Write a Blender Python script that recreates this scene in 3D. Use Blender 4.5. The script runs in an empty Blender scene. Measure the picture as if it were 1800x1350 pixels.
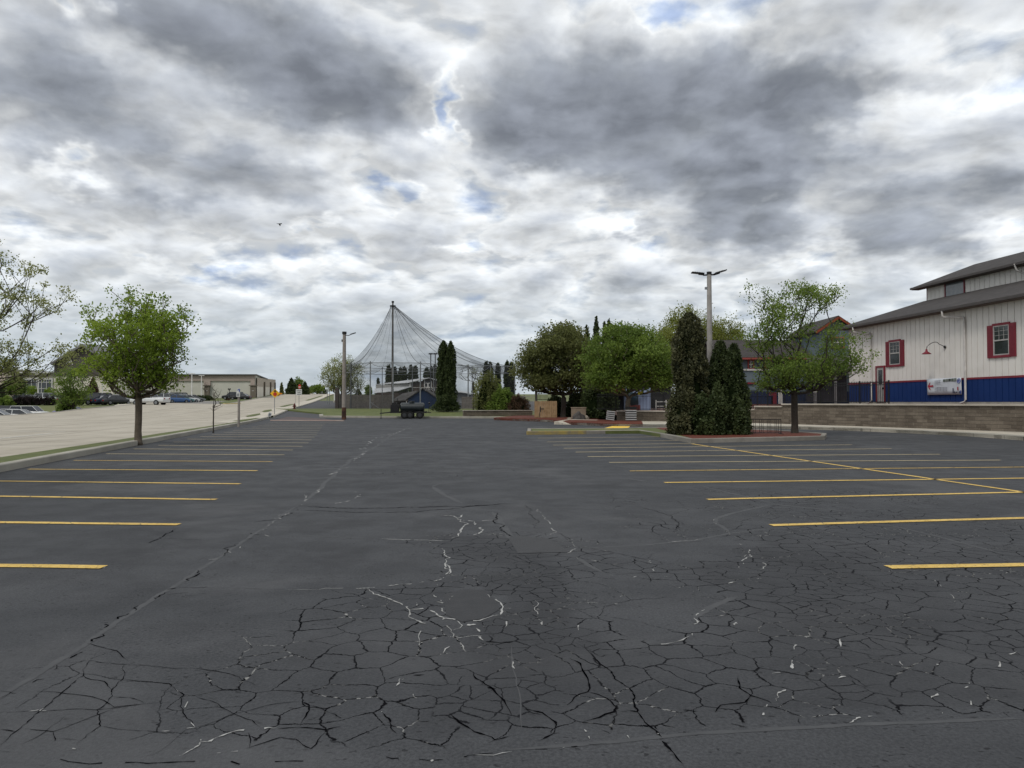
import bpy, bmesh, math, random
import numpy as np
from mathutils import Vector, Matrix, noise
from mathutils.geometry import tessellate_polygon
R = math.radians
scene = bpy.context.scene
COL = scene.collection
random.seed(7)

# ------------------------------------------------------------------ camera
PITCH = R(1.41); CAMZ = 1.7
cam = bpy.data.cameras.new("camera"); camo = bpy.data.objects.new("camera", cam); COL.objects.link(camo)
cam.sensor_width = 36; cam.lens = 26; cam.clip_start = 0.1; cam.clip_end = 6000
camo.location = (0, 0, CAMZ); camo.rotation_euler = (R(90) + PITCH, 0, 0)
scene.camera = camo
scene.view_settings.view_transform = 'Standard'; scene.view_settings.look = 'None'
scene.view_settings.exposure = 0.0; scene.view_settings.gamma = 1.0

def ray(px, py):
    u = (px-900)/1300; v = (675-py)/1300
    return Vector((u, math.cos(PITCH)-v*math.sin(PITCH), math.sin(PITCH)+v*math.cos(PITCH)))

# ------------------------------------------------------------------ world
SUN_EL, SUN_AZ = R(52), R(215)      # azimuth clockwise from +Y
world = bpy.data.worlds.new("World"); scene.world = world; world.use_nodes = True
nt = world.node_tree; nt.nodes.clear()
class NG:
    def __init__(s, nt): s.nt = nt
    def n(s, t, **k):
        nd = s.nt.nodes.new(t)
        for a, b in k.items(): setattr(nd, a, b)
        return nd
    def l(s, a, b): s.nt.links.new(a, b)
    def m(s, op, a, b=None, c=None, clamp=False):
        nd = s.n('ShaderNodeMath', operation=op); nd.use_clamp = clamp
        for i, v in enumerate((a, b, c)):
            if v is None: continue
            if isinstance(v, (int, float)): nd.inputs[i].default_value = v
            else: s.l(v, nd.inputs[i])
        return nd.outputs[0]
    def vm(s, op, a, b=None):
        nd = s.n('ShaderNodeVectorMath', operation=op)
        for i, v in enumerate((a, b)):
            if v is None: continue
            if isinstance(v, (tuple, list, Vector)): nd.inputs[i].default_value = v
            else: s.l(v, nd.inputs[i])
        return nd.outputs['Value'] if op in ('LENGTH', 'DOT_PRODUCT') else nd.outputs[0]
    def noise(s, vec, scale, detail=4, rough=.5, dist=0, col=False):
        nd = s.n('ShaderNodeTexNoise'); nd.inputs['Scale'].default_value = scale
        nd.inputs['Detail'].default_value = detail; nd.inputs['Roughness'].default_value = rough
        nd.inputs['Distortion'].default_value = dist
        if vec is not None: s.l(vec, nd.inputs['Vector'])
        return nd.outputs['Color'] if col else nd.outputs[0]
    def mr(s, v, a, b, c=0, d=1, smooth=True):
        nd = s.n('ShaderNodeMapRange'); nd.interpolation_type = 'SMOOTHSTEP' if smooth else 'LINEAR'
        s.l(v, nd.inputs[0])
        for i, q in enumerate((a, b, c, d)): nd.inputs[i+1].default_value = q
        return nd.outputs[0]
    def ramp(s, v, stops):
        nd = s.n('ShaderNodeValToRGB'); cr = nd.color_ramp
        while len(cr.elements) < len(stops): cr.elements.new(.5)
        for e, (p, c) in zip(cr.elements, stops):
            e.position = p; e.color = (*c, 1) if not isinstance(c, (int, float)) else (c, c, c, 1)
        s.l(v, nd.inputs[0]); return nd.outputs[0]
    def mix(s, f, a, b, mode='MIX'):
        nd = s.n('ShaderNodeMix', data_type='RGBA', blend_type=mode)
        if isinstance(f, (int, float)): nd.inputs[0].default_value = f
        else: s.l(f, nd.inputs[0])
        for i, v in ((6, a), (7, b)):
            if isinstance(v, (tuple, list)): nd.inputs[i].default_value = (*v[:3], 1)
            else: s.l(v, nd.inputs[i])
        return nd.outputs[2]

g = NG(nt)
sky = g.n('ShaderNodeTexSky', sky_type='NISHITA'); sky.sun_disc = False
sky.sun_elevation = SUN_EL; sky.sun_rotation = SUN_AZ
tc = g.n('ShaderNodeTexCoord').outputs['Generated']
sp = g.n('ShaderNodeSeparateXYZ'); g.l(tc, sp.inputs[0])
zz = g.m('ADD', g.m('MAXIMUM', sp.outputs[2], 0.0), 0.24)
cb = g.n('ShaderNodeCombineXYZ'); g.l(g.m('DIVIDE', sp.outputs[0], zz), cb.inputs[0]); g.l(g.m('DIVIDE', sp.outputs[1], zz), cb.inputs[1])
p = cb.outputs[0]
# billowing coordinates
b1 = g.vm('SUBTRACT', g.noise(p, 2.2, 4, .5, col=True), (.5, .5, .5)); p2 = g.vm('ADD', p, g.vm('MULTIPLY', b1, (.16, .16, 0)))
w1 = g.vm('SUBTRACT', g.noise(p, 2.4, 5, .6, col=True), (.5, .5, .5))
w2 = g.vm('SUBTRACT', g.noise(tc, 11, 5, .6, col=True), (.5, .5, .5))
dw = g.vm('ADD', g.vm('ADD', tc, g.vm('MULTIPLY', w1, (.26, 0, .15))), g.vm('MULTIPLY', w2, (.09, 0, .06)))
def cloud_at(px, py, rx, ry, amp, soft=.15):
    d = ray(px, py).normalized()
    v = g.vm('MULTIPLY', g.vm('SUBTRACT', dw, d), (1300/rx, 0, 1300/ry))
    return g.m('MULTIPLY', g.mr(g.vm('LENGTH', v), 1.0, soft), amp)
def billow(vec, sc, rough=.5):
    v = g.n('ShaderNodeTexVoronoi', feature='SMOOTH_F1', voronoi_dimensions='2D'); v.inputs['Scale'].default_value = sc; v.inputs['Smoothness'].default_value = .6
    v.inputs['Detail'].default_value = 3; v.inputs['Roughness'].default_value = rough; g.l(vec, v.inputs['Vector']); return v.outputs['Distance']
def field(vec):
    f = g.m('MULTIPLY', g.m('SUBTRACT', g.noise(vec, 1.9, 9, .55, .2), .5), 1.05)
    f = g.m('ADD', f, g.m('MULTIPLY', g.m('SUBTRACT', g.noise(vec, 6.0, 8, .62, .3), .5), .52))
    return g.m('ADD', f, g.m('MULTIPLY', g.m('SUBTRACT', .42, billow(vec, 4.6)), .40))
T0 = field(p2); T1 = field(g.vm('ADD', p2, (.03, -.075, 0)))
T = g.m('ADD', T0, .54)
for b in ((430, 90, 320, 115, .48), (640, 185, 230, 85, .42), (950, 180, 190, 170, .30), (1180, 230, 400, 150, .62), (1420, 180, 200, 130, .32),
          (1290, 390, 150, 100, .42), (170, 230, 320, 110, .22), (420, 300, 220, 60, .2), (1640, 390, 240, 90, .34), (1130, 400, 60, 32, .35),
          (1760, 190, 150, 70, .2), (1000, 480, 150, 40, .14), (30, 140, 200, 140, .22), (1130, 520, 120, 40, .16), (1740, 400, 120, 50, .15),
          (165, 12, 60, 34, -.36), (1140, 45, 50, 34, -.27), (800, 190, 34, 70, -.42), (110, 313, 60, 24, -.28), (690, 345, 80, 30, -.30), (335, 470, 70, 24, -.2), (800, 440, 60, 22, -.26),
          (530, 412, 60, 20, -.22), (1650, 200, 200, 50, -.28), (250, 120, 90, 60, -.22), (900, 330, 120, 50, -.22), (1600, 60, 260, 60, -.14), (560, 560, 500, 60, .05), (1050, 380, 90, 60, -.15), (1450, 440, 80, 40, -.2), (1250, 20, 200, 60, -.1)):
    T = g.m('ADD', T, cloud_at(*b))
# a second sample of the same field a little higher up tells which side of a billow is lit
rel = g.m('SUBTRACT', T0, T1)
base = g.ramp(T, ((.0, (.42, .52, .73)), (.10, (.52, .61, .78)), (.22, (.72, .77, .83)), (.34, (.84, .86, .87)), (.46, (.68, .705, .73)),
                  (.60, (.50, .525, .56)), (.76, (.335, .36, .40)), (1.0, (.255, .275, .315))))
shade = g.m('ADD', g.m('MULTIPLY', rel, 1.6), 1.0)
cl = g.mix(1.0, base, g.m('MAXIMUM', shade, .72), 'MULTIPLY')
# thinner, bluer veil near the horizon
hz = g.mr(sp.outputs[2], .20, .03)
cl = g.mix(g.m('MULTIPLY', hz, .66), cl, (.46, .535, .60))
skc = g.mix(1.0, cl, (10.0, 10.0, 10.0), 'MULTIPLY')
fin = g.mix(.95, sky.outputs[0], skc)
bg = g.n('ShaderNodeBackground'); bg.inputs[1].default_value = 0.105
g.l(fin, bg.inputs[0]); wo = g.n('ShaderNodeOutputWorld'); g.l(bg.outputs[0], wo.inputs[0])

sun = bpy.data.lights.new("sun", 'SUN'); sun.energy = 1.5; sun.angle = R(14); sun.color = (1, .95, .87)
suno = bpy.data.objects.new("sun", sun); COL.objects.link(suno)
sd = Vector((math.sin(SUN_AZ)*math.cos(SUN_EL), math.cos(SUN_AZ)*math.cos(SUN_EL), math.sin(SUN_EL)))
suno.rotation_euler = sd.to_track_quat('Z', 'Y').to_euler(); suno.location = (0, -10, 40)

# ------------------------------------------------------------------ terrain
def interp(t, x):
    if x <= t[0][0]: return t[0][1]
    for (a, b), (c, d) in zip(t, t[1:]):
        if x <= c: return b+(d-b)*(x-a)/(c-a)
    return t[-1][1]
def sst(x): x = max(0, min(1, x)); return x*x*(3-2*x)
RISE = [(-50, 0), (60, 0), (72, .08), (80, .2), (95, .66), (110, .93), (130, 1.28), (150, 1.65), (200, 2.8), (250, 4.0), (300, 5.0), (340, 5.35), (420, 5.0), (3000, 4.0)]
def xl(Y): return -12.4-.21*(Y-18)          # the lot's left kerb line
def G(x, y):
    z = interp(RISE, y)
    d = xl(y)-x
    z += min(.3, .012*max(0, d-1))
    xe = -48-.2*(y-70)
    w = sst((xe-x)/4)*(1-sst((y-98)/12))*sst((y-40)/20)
    return z*(1-w)-.5*w
def gp(px, py, off=0.0):
    d = ray(px, py); t = 1.0; prev = 0
    while t < 3000:
        if CAMZ+d.z*t < G(d.x*t, d.y*t)+off: break
        prev = t; t += max(.25, t*.01)
    a, b = prev, t
    for _ in range(30):
        m = (a+b)/2
        if CAMZ+d.z*m < G(d.x*m, d.y*m)+off: b = m
        else: a = m
    return Vector((d.x*b, d.y*b, CAMZ+d.z*b))
def at(px, py, Y):
    d = ray(px, py); t = Y/d.y
    return Vector((d.x*t, Y, CAMZ+d.z*t))
def onG(px, Y):
    x = (px-900)/1300*Y
    return Vector((x, Y, G(x, Y)))

# ------------------------------------------------------------------ materials
MATS = {}
def mat(name, col, rough=.8, var=.15, scale=3.0, col2=None, metal=0.0, bump=0.0, bscale=40, spec=.3, emit=None):
    if name in MATS: return MATS[name]
    m = bpy.data.materials.new(name); m.use_nodes = True; n = NG(m.node_tree)
    b = m.node_tree.nodes['Principled BSDF']
    b.inputs['Roughness'].default_value = rough; b.inputs['Metallic'].default_value = metal
    b.inputs['Specular IOR Level'].default_value = spec
    tco = n.n('ShaderNodeTexCoord').outputs['Object']
    c2 = col2 or tuple(min(1, c*(1+var)) for c in col); c1 = col if col2 else tuple(c*(1-var) for c in col)
    f = n.mr(n.noise(tco, scale, 5, .6), .3, .7)
    n.l(n.mix(f, c1, c2), b.inputs['Base Color'])
    if bump:
        bn = n.n('ShaderNodeBump'); bn.inputs['Strength'].default_value = bump; bn.inputs['Distance'].default_value = .02
        n.l(n.noise(tco, bscale, 4, .6), bn.inputs['Height']); n.l(bn.outputs[0], b.inputs['Normal'])
    MATS[name] = m; return m
def leafmat(name, dark, light, trans=.35):
    if name in MATS: return MATS[name]
    m = bpy.data.materials.new(name); m.use_nodes = True; n = NG(m.node_tree)
    b = m.node_tree.nodes['Principled BSDF']; b.inputs['Roughness'].default_value = .55; b.inputs['Specular IOR Level'].default_value = .25
    a = n.n('ShaderNodeAttribute', attribute_name='tone')
    c = n.mix(a.outputs['Fac'], dark, light); n.l(c, b.inputs['Base Color'])
    tr = n.n('ShaderNodeBsdfTranslucent'); n.l(n.mix(.5, c, tuple(min(1, q*1.3) for q in light)), tr.inputs[0])
    mx = n.n('ShaderNodeMixShader'); mx.inputs[0].default_value = trans
    n.l(b.outputs[0], mx.inputs[1]); n.l(tr.outputs[0], mx.inputs[2])
    n.l(mx.outputs[0], m.node_tree.nodes['Material Output'].inputs[0])
    MATS[name] = m; return m

# ------------------------------------------------------------------ mesh builder
class MB:
    def __init__(s): s.v = []; s.f = []; s.mi = []; s.uv = None; s.M = Matrix()
    def add(s, vs, fs, mi=0):
        o = len(s.v); s.v += [tuple(s.M @ Vector(v)) for v in vs]
        s.f += [tuple(i+o for i in f) for f in fs]; s.mi += [mi]*len(fs); return s
    def box(s, x0, y0, z0, x1, y1, z1, mi=0):
        vs = [(x0, y0, z0), (x1, y0, z0), (x1, y1, z0), (x0, y1, z0), (x0, y0, z1), (x1, y0, z1), (x1, y1, z1), (x0, y1, z1)]
        return s.add(vs, [(3, 2, 1, 0), (4, 5, 6, 7), (0, 1, 5, 4), (1, 2, 6, 5), (2, 3, 7, 6), (3, 0, 4, 7)], mi)
    def bar(s, a, b, w, h=None, mi=0):
        a = Vector(a); b = Vector(b); h = h or w; d = (b-a); L = d.length
        if L < 1e-6: return s
        q = d.to_track_quat('Z', 'Y').to_matrix().to_4x4(); M0 = s.M
        s.M = M0 @ Matrix.Translation(a) @ q; s.box(-w/2, -h/2, 0, w/2, h/2, L, mi); s.M = M0; return s
    def tube(s, pts, rad, n=8, mi=0, cap=True):
        pts = [Vector(p) for p in pts]
        if isinstance(rad, (int, float)): rad = [rad]*len(pts)
        vs = []; fs = []
        for i, p in enumerate(pts):
            d = (pts[min(i+1, len(pts)-1)]-pts[max(i-1, 0)]).normalized()
            ref = Vector((0, 0, 1)) if abs(d.z) < .9 else Vector((1, 0, 0))
            x = d.cross(ref).normalized(); y = d.cross(x)
            for k in range(n):
                t = 2*math.pi*k/n; vs.append(p+(x*math.cos(t)+y*math.sin(t))*rad[i])
        for i in range(len(pts)-1):
            for k in range(n):
                a = i*n+k; b = i*n+(k+1) % n; fs.append((a, b, b+n, a+n))
        if cap: fs.append(tuple(range(n))[::-1]); fs.append(tuple((len(pts)-1)*n+k for k in range(n)))
        return s.add(vs, fs, mi)
    def lathe(s, prof, n=16, mi=0, wob=0, c=(0, 0)):
        vs = []; fs = []
        for i, (r, z) in enumerate(prof):
            for k in range(n):
                t = 2*math.pi*k/n; q = r*(1+wob*noise.noise((math.cos(t)*1.7+c[0]*9, math.sin(t)*1.7, z*1.3+c[1])))
                vs.append((c[0]+q*math.cos(t), c[1]+q*math.sin(t), z))
        for i in range(len(prof)-1):
            for k in range(n):
                a = i*n+k; b = i*n+(k+1) % n; fs.append((a, b, b+n, a+n))
        fs.append(tuple(range(n))[::-1]); fs.append(tuple((len(prof)-1)*n+k for k in range(n)))
        return s.add(vs, fs, mi)
    def prism(s, poly, z0, z1, mi=0):
        n = len(poly)
        vs = [(x, y, z0) for x, y in poly]+[(x, y, z1) for x, y in poly]
        return s.add(vs, [tuple(range(n))[::-1], tuple(range(n, 2*n))]+[(i, (i+1) % n, n+(i+1) % n, n+i) for i in range(n)], mi)
    def slab(s, poly, off, mi=0):
        "closed solid between a 3-D polygon and the same polygon shifted by off"
        n = len(poly); o = Vector(off)
        vs = [Vector(p) for p in poly]+[Vector(p)+o for p in poly]
        return s.add(vs, [tuple(range(n))[::-1], tuple(range(n, 2*n))]+[(i, (i+1) % n, n+(i+1) % n, n+i) for i in range(n)], mi)
    def obj(s, name, mats, parent=None, smooth=False, bevel=0, tone=None):
        me = bpy.data.meshes.new(name); me.from_pydata(s.v, [], s.f)
        if not isinstance(mats, (list, tuple)): mats = [mats]
        for m in mats: me.materials.append(m)
        me.polygons.foreach_set('material_index', s.mi)
        if smooth: me.polygons.foreach_set('use_smooth', [True]*len(s.f))
        if tone is not None:
            ca = me.color_attributes.new('tone', 'FLOAT_COLOR', 'POINT')
            a = np.repeat(np.asarray(tone, dtype=np.float32)[:, None], 4, axis=1); a[:, 3] = 1
            ca.data.foreach_set('color', a.ravel())
        me.update()
        if tone is None:
            bm = bmesh.new(); bm.from_mesh(me); bmesh.ops.recalc_face_normals(bm, faces=bm.faces); bm.to_mesh(me); bm.free()
        o = bpy.data.objects.new(name, me); COL.objects.link(o)
        if parent: o.parent = parent
        if bevel:
            b = o.modifiers.new('bevel', 'BEVEL'); b.width = bevel; b.segments = 2; b.limit_method = 'ANGLE'
        return o
def tag(o, label=None, cat=None, group=None, kind=None):
    if label: o['label'] = label
    if cat: o['category'] = cat
    if group: o['group'] = group
    if kind: o['kind'] = kind
    return o
def empty(name, loc=(0, 0, 0), rz=0, label=None, cat=None, group=None):
    o = bpy.data.objects.new(name, None); COL.objects.link(o); o.location = loc; o.rotation_euler = (0, 0, rz)
    o.empty_display_size = .1
    return tag(o, label, cat, group)
def dup(root, loc, rz=None, label=None, group=None, scale=None):
    r = root.copy(); COL.objects.link(r); r.location = loc
    if rz is not None: r.rotation_euler = (0, 0, rz)
    if scale: r.scale = (scale,)*3
    if label: r['label'] = label
    if group: r['group'] = group
    for ch in [c for c in root.children]:
        c = ch.copy(); COL.objects.link(c); c.parent = r
        for q in [k for k in ch.children]:
            d = q.copy(); COL.objects.link(d); d.parent = c
    return r
def textmesh(s, size, depth=.01, align='LEFT'):
    cu = bpy.data.curves.new('t', 'FONT'); cu.body = s; cu.size = size; cu.extrude = depth; cu.align_x = align
    o = bpy.data.objects.new('t', cu); COL.objects.link(o)
    dg = bpy.context.evaluated_depsgraph_get(); me = bpy.data.meshes.new_from_object(o.evaluated_get(dg))
    bpy.data.objects.remove(o); bpy.data.curves.remove(cu); return me

def drape(name, poly, off, m, step=2.0, kind='structure', label=None, cat=None, lat=None, skirt=0.0):
    bm = bmesh.new()
    vv = [bm.verts.new((x, y, 0)) for x, y in poly]
    for t in tessellate_polygon([[Vector((x, y, 0)) for x, y in poly]]):
        try: bm.faces.new([vv[i] for i in t])
        except ValueError: pass
    xs = [p[0] for p in poly]; ys = [p[1] for p in poly]
    for ax, lo, hi in ((0, min(xs), max(xs)), (1, min(ys), max(ys))):
        k = math.ceil(lo/step)*step
        while k < hi:
            co = [0, 0, 0]; co[ax] = k; no = [0, 0, 0]; no[ax] = 1
            bmesh.ops.bisect_plane(bm, geom=bm.verts[:]+bm.edges[:]+bm.faces[:], plane_co=co, plane_no=no); k += step
    for v in bm.verts: v.co.z = G(v.co.x, v.co.y)+off
    bmesh.ops.recalc_face_normals(bm, faces=bm.faces)
    if sum(f.normal.z for f in bm.faces) < 0: bmesh.ops.reverse_faces(bm, faces=bm.faces)
    if skirt:
        be = [e for e in bm.edges if e.is_boundary]; r = bmesh.ops.extrude_edge_only(bm, edges=be)
        for v in r['geom']:
            if isinstance(v, bmesh.types.BMVert): v.co.z -= skirt
    me = bpy.data.meshes.new(name); bm.to_mesh(me); bm.free(); me.materials.append(m)
    o = bpy.data.objects.new(name, me); COL.objects.link(o); tag(o, label, cat, None, kind); return o
def resample(pts, step):
    out = [Vector(pts[0])]
    for a, b in zip(pts, pts[1:]):
        a = Vector(a); b = Vector(b); n = max(1, int((b-a).length/step))
        out += [a+(b-a)*i/n for i in range(1, n+1)]
    return out
def kerb(name, line, w, h, m, step=1.5, closed=False, base=None, chips=0.0):
    "kerbstone swept along a ground line; line is its face towards the lot, body to the left of travel"
    pts = resample([(x, y) for x, y in line], step); n = len(pts); mb = MB(); vs = []; fs = []
    prof = [(0, -.12), (0.0, h-.03), (.015, h-.008), (.04, h), (w-.03, h), (w, h-.02), (w, -.12)]
    for i, p in enumerate(pts):
        a = pts[i-1] if i > 0 else (pts[-2] if closed else p); b = pts[i+1] if i < n-1 else (pts[1] if closed else p)
        d = (b-a).normalized(); nn = Vector((-d.y, d.x))
        for q, z in prof:
            c = p+nn*q; jz = chips*noise.noise((c.x*3, c.y*3, z*5)); vs.append((c.x, c.y, (base if base is not None else G(p.x, p.y))+z+jz))
    k = len(prof)
    for i in range(n-1):
        for j in range(k-1): fs.append((i*k+j, i*k+j+1, (i+1)*k+j+1, (i+1)*k+j))
    if not closed: fs += [tuple(range(k)), tuple((n-1)*k+j for j in range(k))[::-1]]
    mb.add(vs, fs); o = mb.obj(name, m); tag(o, kind='structure'); return o

# ------------------------------------------------------------------ ground materials
def asphalt_mat():
    m = bpy.data.materials.new('asphalt'); m.use_nodes = True; n = NG(m.node_tree); b = m.node_tree.nodes['Principled BSDF']
    co = n.n('ShaderNodeTexCoord').outputs['Object']
    at_ = n.n('ShaderNodeAttribute', attribute_name='wear').outputs['Fac']
    big = n.mr(n.noise(co, .16, 5, .6, .6), .3, .7)
    st = n.vm('MULTIPLY', co, (.22, 1.3, 1)); streak = n.mr(n.noise(st, 1.0, 6, .65, .4), .35, .72)
    mid = n.mr(n.noise(co, 1.3, 6, .65), .35, .7); grain = n.mr(n.noise(co, 48, 3, .75), .38, .62, smooth=False)
    c = n.mix(big, (.052, .055, .060), (.070, .073, .079))
    c = n.mix(n.m('MULTIPLY', streak, .5), c, (.086, .088, .093))
    c = n.mix(n.m('MULTIPLY', mid, .35), c, (.045, .047, .051))
    c = n.mix(n.m('MULTIPLY', grain, .70), c, (.027, .028, .031))
    # scattered scuffs: short dark dashes where the sealer has worn
    sc = n.mr(n.noise(n.vm('MULTIPLY', co, (5, 16, 1)), 1.0, 5, .7, .5), .63, .70)
    sm = n.mr(n.noise(co, .45, 4, .6), .5, .62)
    c = n.mix(n.m('MULTIPLY', n.m('MULTIPLY', sc, sm), .8), c, (.024, .025, .027))
    pv = n.n('ShaderNodeTexVoronoi', voronoi_dimensions='2D'); pv.inputs['Scale'].default_value = 9; n.l(n.vm('MULTIPLY', n.vm('ADD', co, n.vm('MULTIPLY', n.noise(co, 20, 2, .5, col=True), (.06, .06, 0))), (1, 1.7, 1)), pv.inputs['Vector'])
    pits = n.m('MULTIPLY', n.mr(pv.outputs['Distance'], .16, .09), n.m('GREATER_THAN', n.noise(co, 3.1, 4, .7), .53)); c = n.mix(n.m('MULTIPLY', pits, .8), c, (.014, .014, .016))
    # oil drips and faded sealer patches
    c = n.mix(n.m('MULTIPLY', n.mr(n.noise(co, .38, 5, .62, .8), .55, .66), .5), c, (.032, .033, .036)); c = n.mix(n.m('MULTIPLY', n.mr(n.noise(n.vm('ADD', co, (31, 7, 0)), .30, 6, .65, .6), .52, .68), .5), c, (.088, .089, .093))
    # pale grit
    gr = n.n('ShaderNodeTexVoronoi'); gr.inputs['Scale'].default_value = 14; n.l(co, gr.inputs['Vector'])
    gsel = n.m('MULTIPLY', n.mr(gr.outputs['Distance'], .10, .05), n.m('GREATER_THAN', n.noise(co, 9, 2, .5), .66))
    c = n.mix(n.m('MULTIPLY', gsel, .35), c, (.2, .2, .2))
    # alligator cracking
    wv = n.vm('MULTIPLY', n.vm('SUBTRACT', n.noise(co, 1.1, 3, .55, col=True), (.5, .5, .5)), (.34, .34, 0))
    wf = n.vm('MULTIPLY', n.vm('SUBTRACT', n.noise(co, 15, 4, .7, col=True), (.5, .5, .5)), (.060, .060, 0))
    cw = n.vm('ADD', n.vm('ADD', co, wv), wf)
    def net(scale, w0, w1, thr, gate):
        v = n.n('ShaderNodeTexVoronoi', feature='DISTANCE_TO_EDGE', voronoi_dimensions='2D'); v.inputs['Scale'].default_value = scale
        sepv = n.vm('MULTIPLY', cw, (1, 1, 0)); n.l(sepv, v.inputs['Vector'])
        wid = n.m('MULTIPLY', n.mr(n.noise(co, 2.3, 4, .6), .35, .7, w0, w1), scale)
        e = n.m('DIVIDE', v.outputs['Distance'], wid)
        line = n.mr(e, 1.25, .55)
        return n.m('MULTIPLY', line, gate)
    nn = n.noise(co, .55, 4, .6)
    lvl = n.m('ADD', at_, n.m('MULTIPLY', n.m('SUBTRACT', nn, .5), 1.1))
    g1 = n.mr(lvl, .30, .37); g2 = n.mr(n.m('ADD', lvl, n.m('MULTIPLY', n.m('SUBTRACT', n.noise(co, .9, 2, .5), .5), .8)), .80, .84)
    l1 = net(3.8, .0028, .0092, 0, n.m('MULTIPLY', g1, n.m('SUBTRACT', 1.0, g2)))
    l2 = net(6.2, .0028, .0085, 0, g2)
    l3 = net(1.1, .0028, .006, 0, n.m('MULTIPLY', n.mr(lvl, .16, .24), n.m('SUBTRACT', 1.0, g1)))
    ln = n.m('MAXIMUM', n.m('MAXIMUM', l1, l2), n.m('MULTIPLY', l3, .8))
    c = n.mix(n.m('MULTIPLY', ln, .95), c, (.005, .005, .006))
    # salt-white residue lodged in some stretches
    ws = n.m('MULTIPLY', n.m('MULTIPLY', ln, n.mr(n.noise(co, 1.3, 3, .5), .53, .58)), n.mr(n.noise(co, 20, 3, .6), .50, .55))
    c = n.mix(n.m('MULTIPLY', ws, .8), c, (.33, .33, .32))
    # the broken surface around dense cracking is darker
    c = n.mix(n.m('MULTIPLY', n.mr(lvl, .45, .95), .6), c, (.028, .029, .032))
    n.l(c, b.inputs['Base Color'])
    rr = n.mr(mid, 0, 1, .72, .92, smooth=False); n.l(rr, b.inputs['Roughness']); n.l(n.m('MULTIPLY', n.m('SUBTRACT', 1.0, ln), .22), b.inputs['Specular IOR Level'])
    bp = n.n('ShaderNodeBump'); bp.inputs['Strength'].default_value = .55; bp.inputs['Distance'].default_value = .012
    n.l(n.m('SUBTRACT', n.m('ADD', n.m('MULTIPLY', grain, .25), n.m('MULTIPLY', mid, .5)), n.m('MULTIPLY', ln, 1.2)), bp.inputs['Height'])
    n.l(bp.outputs[0], b.inputs['Normal']); return m
ASPH = asphalt_mat()
def concrete_mat(name, a, b_, joint=0, crack=.5):
    m = bpy.data.materials.new(name); m.use_nodes = True; n = NG(m.node_tree); b = m.node_tree.nodes['Principled BSDF']
    co = n.n('ShaderNodeTexCoord').outputs['Object']
    c = n.mix(n.mr(n.noise(co, .35, 6, .65, .3), .3, .7), a, b_)
    stn = n.vm('MULTIPLY', co, (1.6, .12, 1)); c = n.mix(n.m('MULTIPLY', n.mr(n.noise(stn, 1.0, 5, .6), .45, .7), .5), c, tuple(q*.62 for q in a))
    c = n.mix(n.m('MULTIPLY', n.mr(n.noise(co, 40, 3, .7), .4, .7), .22), c, tuple(q*.6 for q in a))
    if joint:
        rot = n.n('ShaderNodeVectorRotate', rotation_type='Z_AXIS'); n.l(co, rot.inputs['Vector']); rot.inputs['Angle'].default_value = -math.atan(.21)
        s2 = n.n('ShaderNodeSeparateXYZ'); n.l(rot.outputs[0], s2.inputs[0])
        for ax, per in ((0, joint), (1, joint*1.3)):
            fr = n.m('FRACT', n.m('DIVIDE', s2.outputs[ax], per)); ed = n.m('MINIMUM', fr, n.m('SUBTRACT', 1.0, fr))
            c = n.mix(n.m('MULTIPLY', n.mr(ed, .014, .006), .75), c, (.12, .11, .095))
    if crack:
        v = n.n('ShaderNodeTexVoronoi', feature='DISTANCE_TO_EDGE', voronoi_dimensions='2D'); v.inputs['Scale'].default_value = .22
        n.l(n.vm('ADD', co, n.vm('MULTIPLY', n.noise(co, .9, 5, .6, col=True), (2.2, 2.2, 0))), v.inputs['Vector'])
        c = n.mix(n.m('MULTIPLY', n.mr(v.outputs['Distance'], .006, .002), crack), c, (.09, .085, .08))
    n.l(c, b.inputs['Base Color']); b.inputs['Roughness'].default_value = .9
    bp = n.n('ShaderNodeBump'); bp.inputs['Strength'].default_value = .2; bp.inputs['Distance'].default_value = .01
    n.l(n.noise(co, 30, 4, .6), bp.inputs['Height']); n.l(bp.outputs[0], b.inputs['Normal'])
    MATS[name] = m; return m
ROADM = concrete_mat('road_concrete', (.36, .325, .26), (.45, .41, .34), joint=4.6)
WALKM = concrete_mat('walk_concrete', (.46, .42, .345), (.54, .50, .42), joint=1.7, crack=.2)
KERBM = concrete_mat('kerb_concrete', (.27, .255, .215), (.38, .36, .31), crack=0)
KERBD = concrete_mat('kerb_dark', (.19, .175, .15), (.30, .28, .245), crack=0)
GRASSG = mat('turf_soil', (.075, .095, .025), col2=(.115, .13, .04), scale=.8, bump=.6, bscale=25)
EARTH = mat('earth', (.09, .11, .035), col2=(.13, .14, .05), scale=.05)
MULCH = mat('red_mulch', (.085, .022, .013), col2=(.15, .042, .026), scale=9, bump=.9, bscale=45)
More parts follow.
